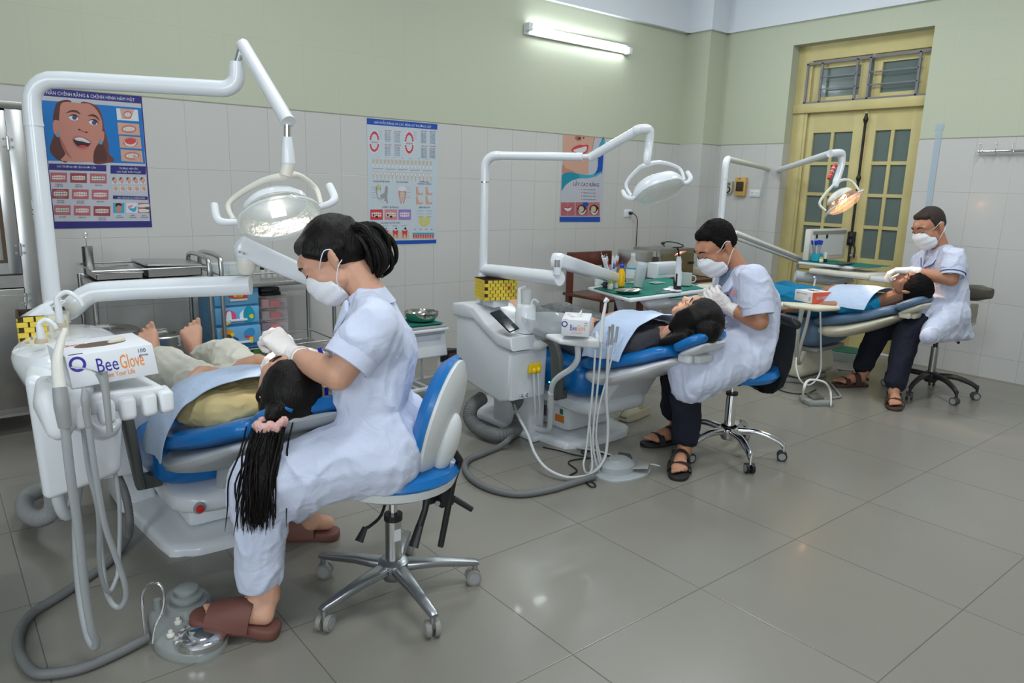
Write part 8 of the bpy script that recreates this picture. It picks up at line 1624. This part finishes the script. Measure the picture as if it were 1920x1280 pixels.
m.hull([(P(-.070, .045, .040), .022), (P(-.078, .040, -.02), .022), (P(-.080, .0, -.075), .024), (P(-.085, -.04, -.02), .03), (P(-.075, .0, .06), .03)], HAIRM, 10); m.hull([(P(0, .050, .085), .022), (P(-.065, .048, .045), .02), (P(-.05, .0, .09), .03)], HAIRM, 10)
m.hull([(P(-.03, -.06, .06), .07), (at(1340, 605, y=1.93), .035), (at(1325, 632, y=1.95), .02)], HAIRM, 12); m.hull([(P(-.07, -.05, -.0), .04), (at(1240, 640, y=2.10), .012), (at(1285, 632, y=2.0), .03)], HAIRM, 12)
h2_ = remesh(m.build('hair', bp2), .0055, 3, .5); m = MB(); strands(m, P(-.06, -.03, -.02), at(1232, 652, y=2.14), 26, .004, HAIRM, .01, .04, .02, 5); strands(m, at(1335, 600, y=1.93), at(1350, 618, y=1.95), 14, .004, HAIRM, .008, .03, .03, 6); m.build('loose_hair', h2_)
pt3, MP3, bp3 = patient('person in bright blue top with short black hair lying on the furthest chair', CH3 + .01, SKIN3, mat('cyan_shirt', (.0, .22, .42), .8), mat('blue_trousers_p', (.0, .17, .34), .85), .92, (-.18, .45, .87), 3, hz=.750, kh=.93)
m = MB(); P = lambda x, y, z: MP3 @ (V((x, y, z)) * .95); R3 = MP3.to_3x3(); m.hull([(P(0, -.022, .045), (.086, .098, .088), R3), (P(0, -.06, .0), (.075, .06, .06), R3)], HAIRG, 18); m.hull([(P(0, .055, .080), .022), (P(-.055, .02, .06), .022), (P(.055, .02, .06), .022)], HAIRG, 10); remesh(m.build('hair', bp3), .0055, 3, .5, folds(.003, 50))
# towels draped over the chests
def towel(cx, prof, y0, y1, label, seed=0, skew=0.0, y1b=None):
    """prof: (x,z) polyline across the body from its right to its left side; extends y0..y1 with a skew"""
    P_ = catmull([V((x, 0, z)) for x, z in prof], 5); n = 16; mb = MB(); mb.mi(TOWEL); g = []
    for i, p in enumerate(P_):
        u = i / (len(P_) - 1); row = []
        for j in range(n + 1):
            v = j / n; ya = y0 + skew * u; yb = (y1 if y1b is None else y1 + (y1b - y1) * u); y = ya + (yb - ya) * v
            w = noise.noise(V((p.x * 9, y * 9, seed))) * .008 + (noise.noise(V((p.x * 20, y * 26, seed))) * .005)
            zz = p.z - .03 * max(0, v - .5) + .0 * u; row.append(mb.bm.verts.new((cx + p.x + w * (u > .6) * 1.5, y, zz + w)))
        g.append(row)
    for i in range(len(P_) - 1):
        for j in range(n): mb.bm.faces.new((g[i][j], g[i + 1][j], g[i + 1][j + 1], g[i][j + 1]))
    o = mb.build('towel', ang=80); md = o.modifiers.new('t', 'SOLIDIFY'); md.thickness = .005; md.offset = 1; md2 = o.modifiers.new('s', 'SUBSURF'); md2.levels = 1; md2.render_levels = 1
    return tag(o, label, 'towel', 'pale blue patient towels')
towel(CH1, [(.13, .68), (.08, .704), (0, .718), (-.09, .712), (-.17, .690), (-.235, .65), (-.285, .575), (-.305, .50), (-.31, .44)], 2.15, 2.36, 'pale blue towel draped over the yellow shirt and hanging down the side', 1, .20, 2.58)
towel(CH2, [(.16, 0.682), (.08, 0.727), (0, 0.737), (-.09, 0.727), (-.17, 0.697), (-.225, 0.642), (-.26, 0.582), (-.275, 0.537)], 2.19, 2.47, 'pale towel over the chest of the long-haired patient in the middle', 4, .04, 2.47)
towel(CH3, [(.14, 0.682), (.08, 0.712), (0, 0.727), (-.09, 0.717), (-.17, 0.682), (-.225, 0.632), (-.25, 0.592)], 2.17, 2.50, 'pale towel over the bright blue top of the furthest patient', 7, .02, 2.50)
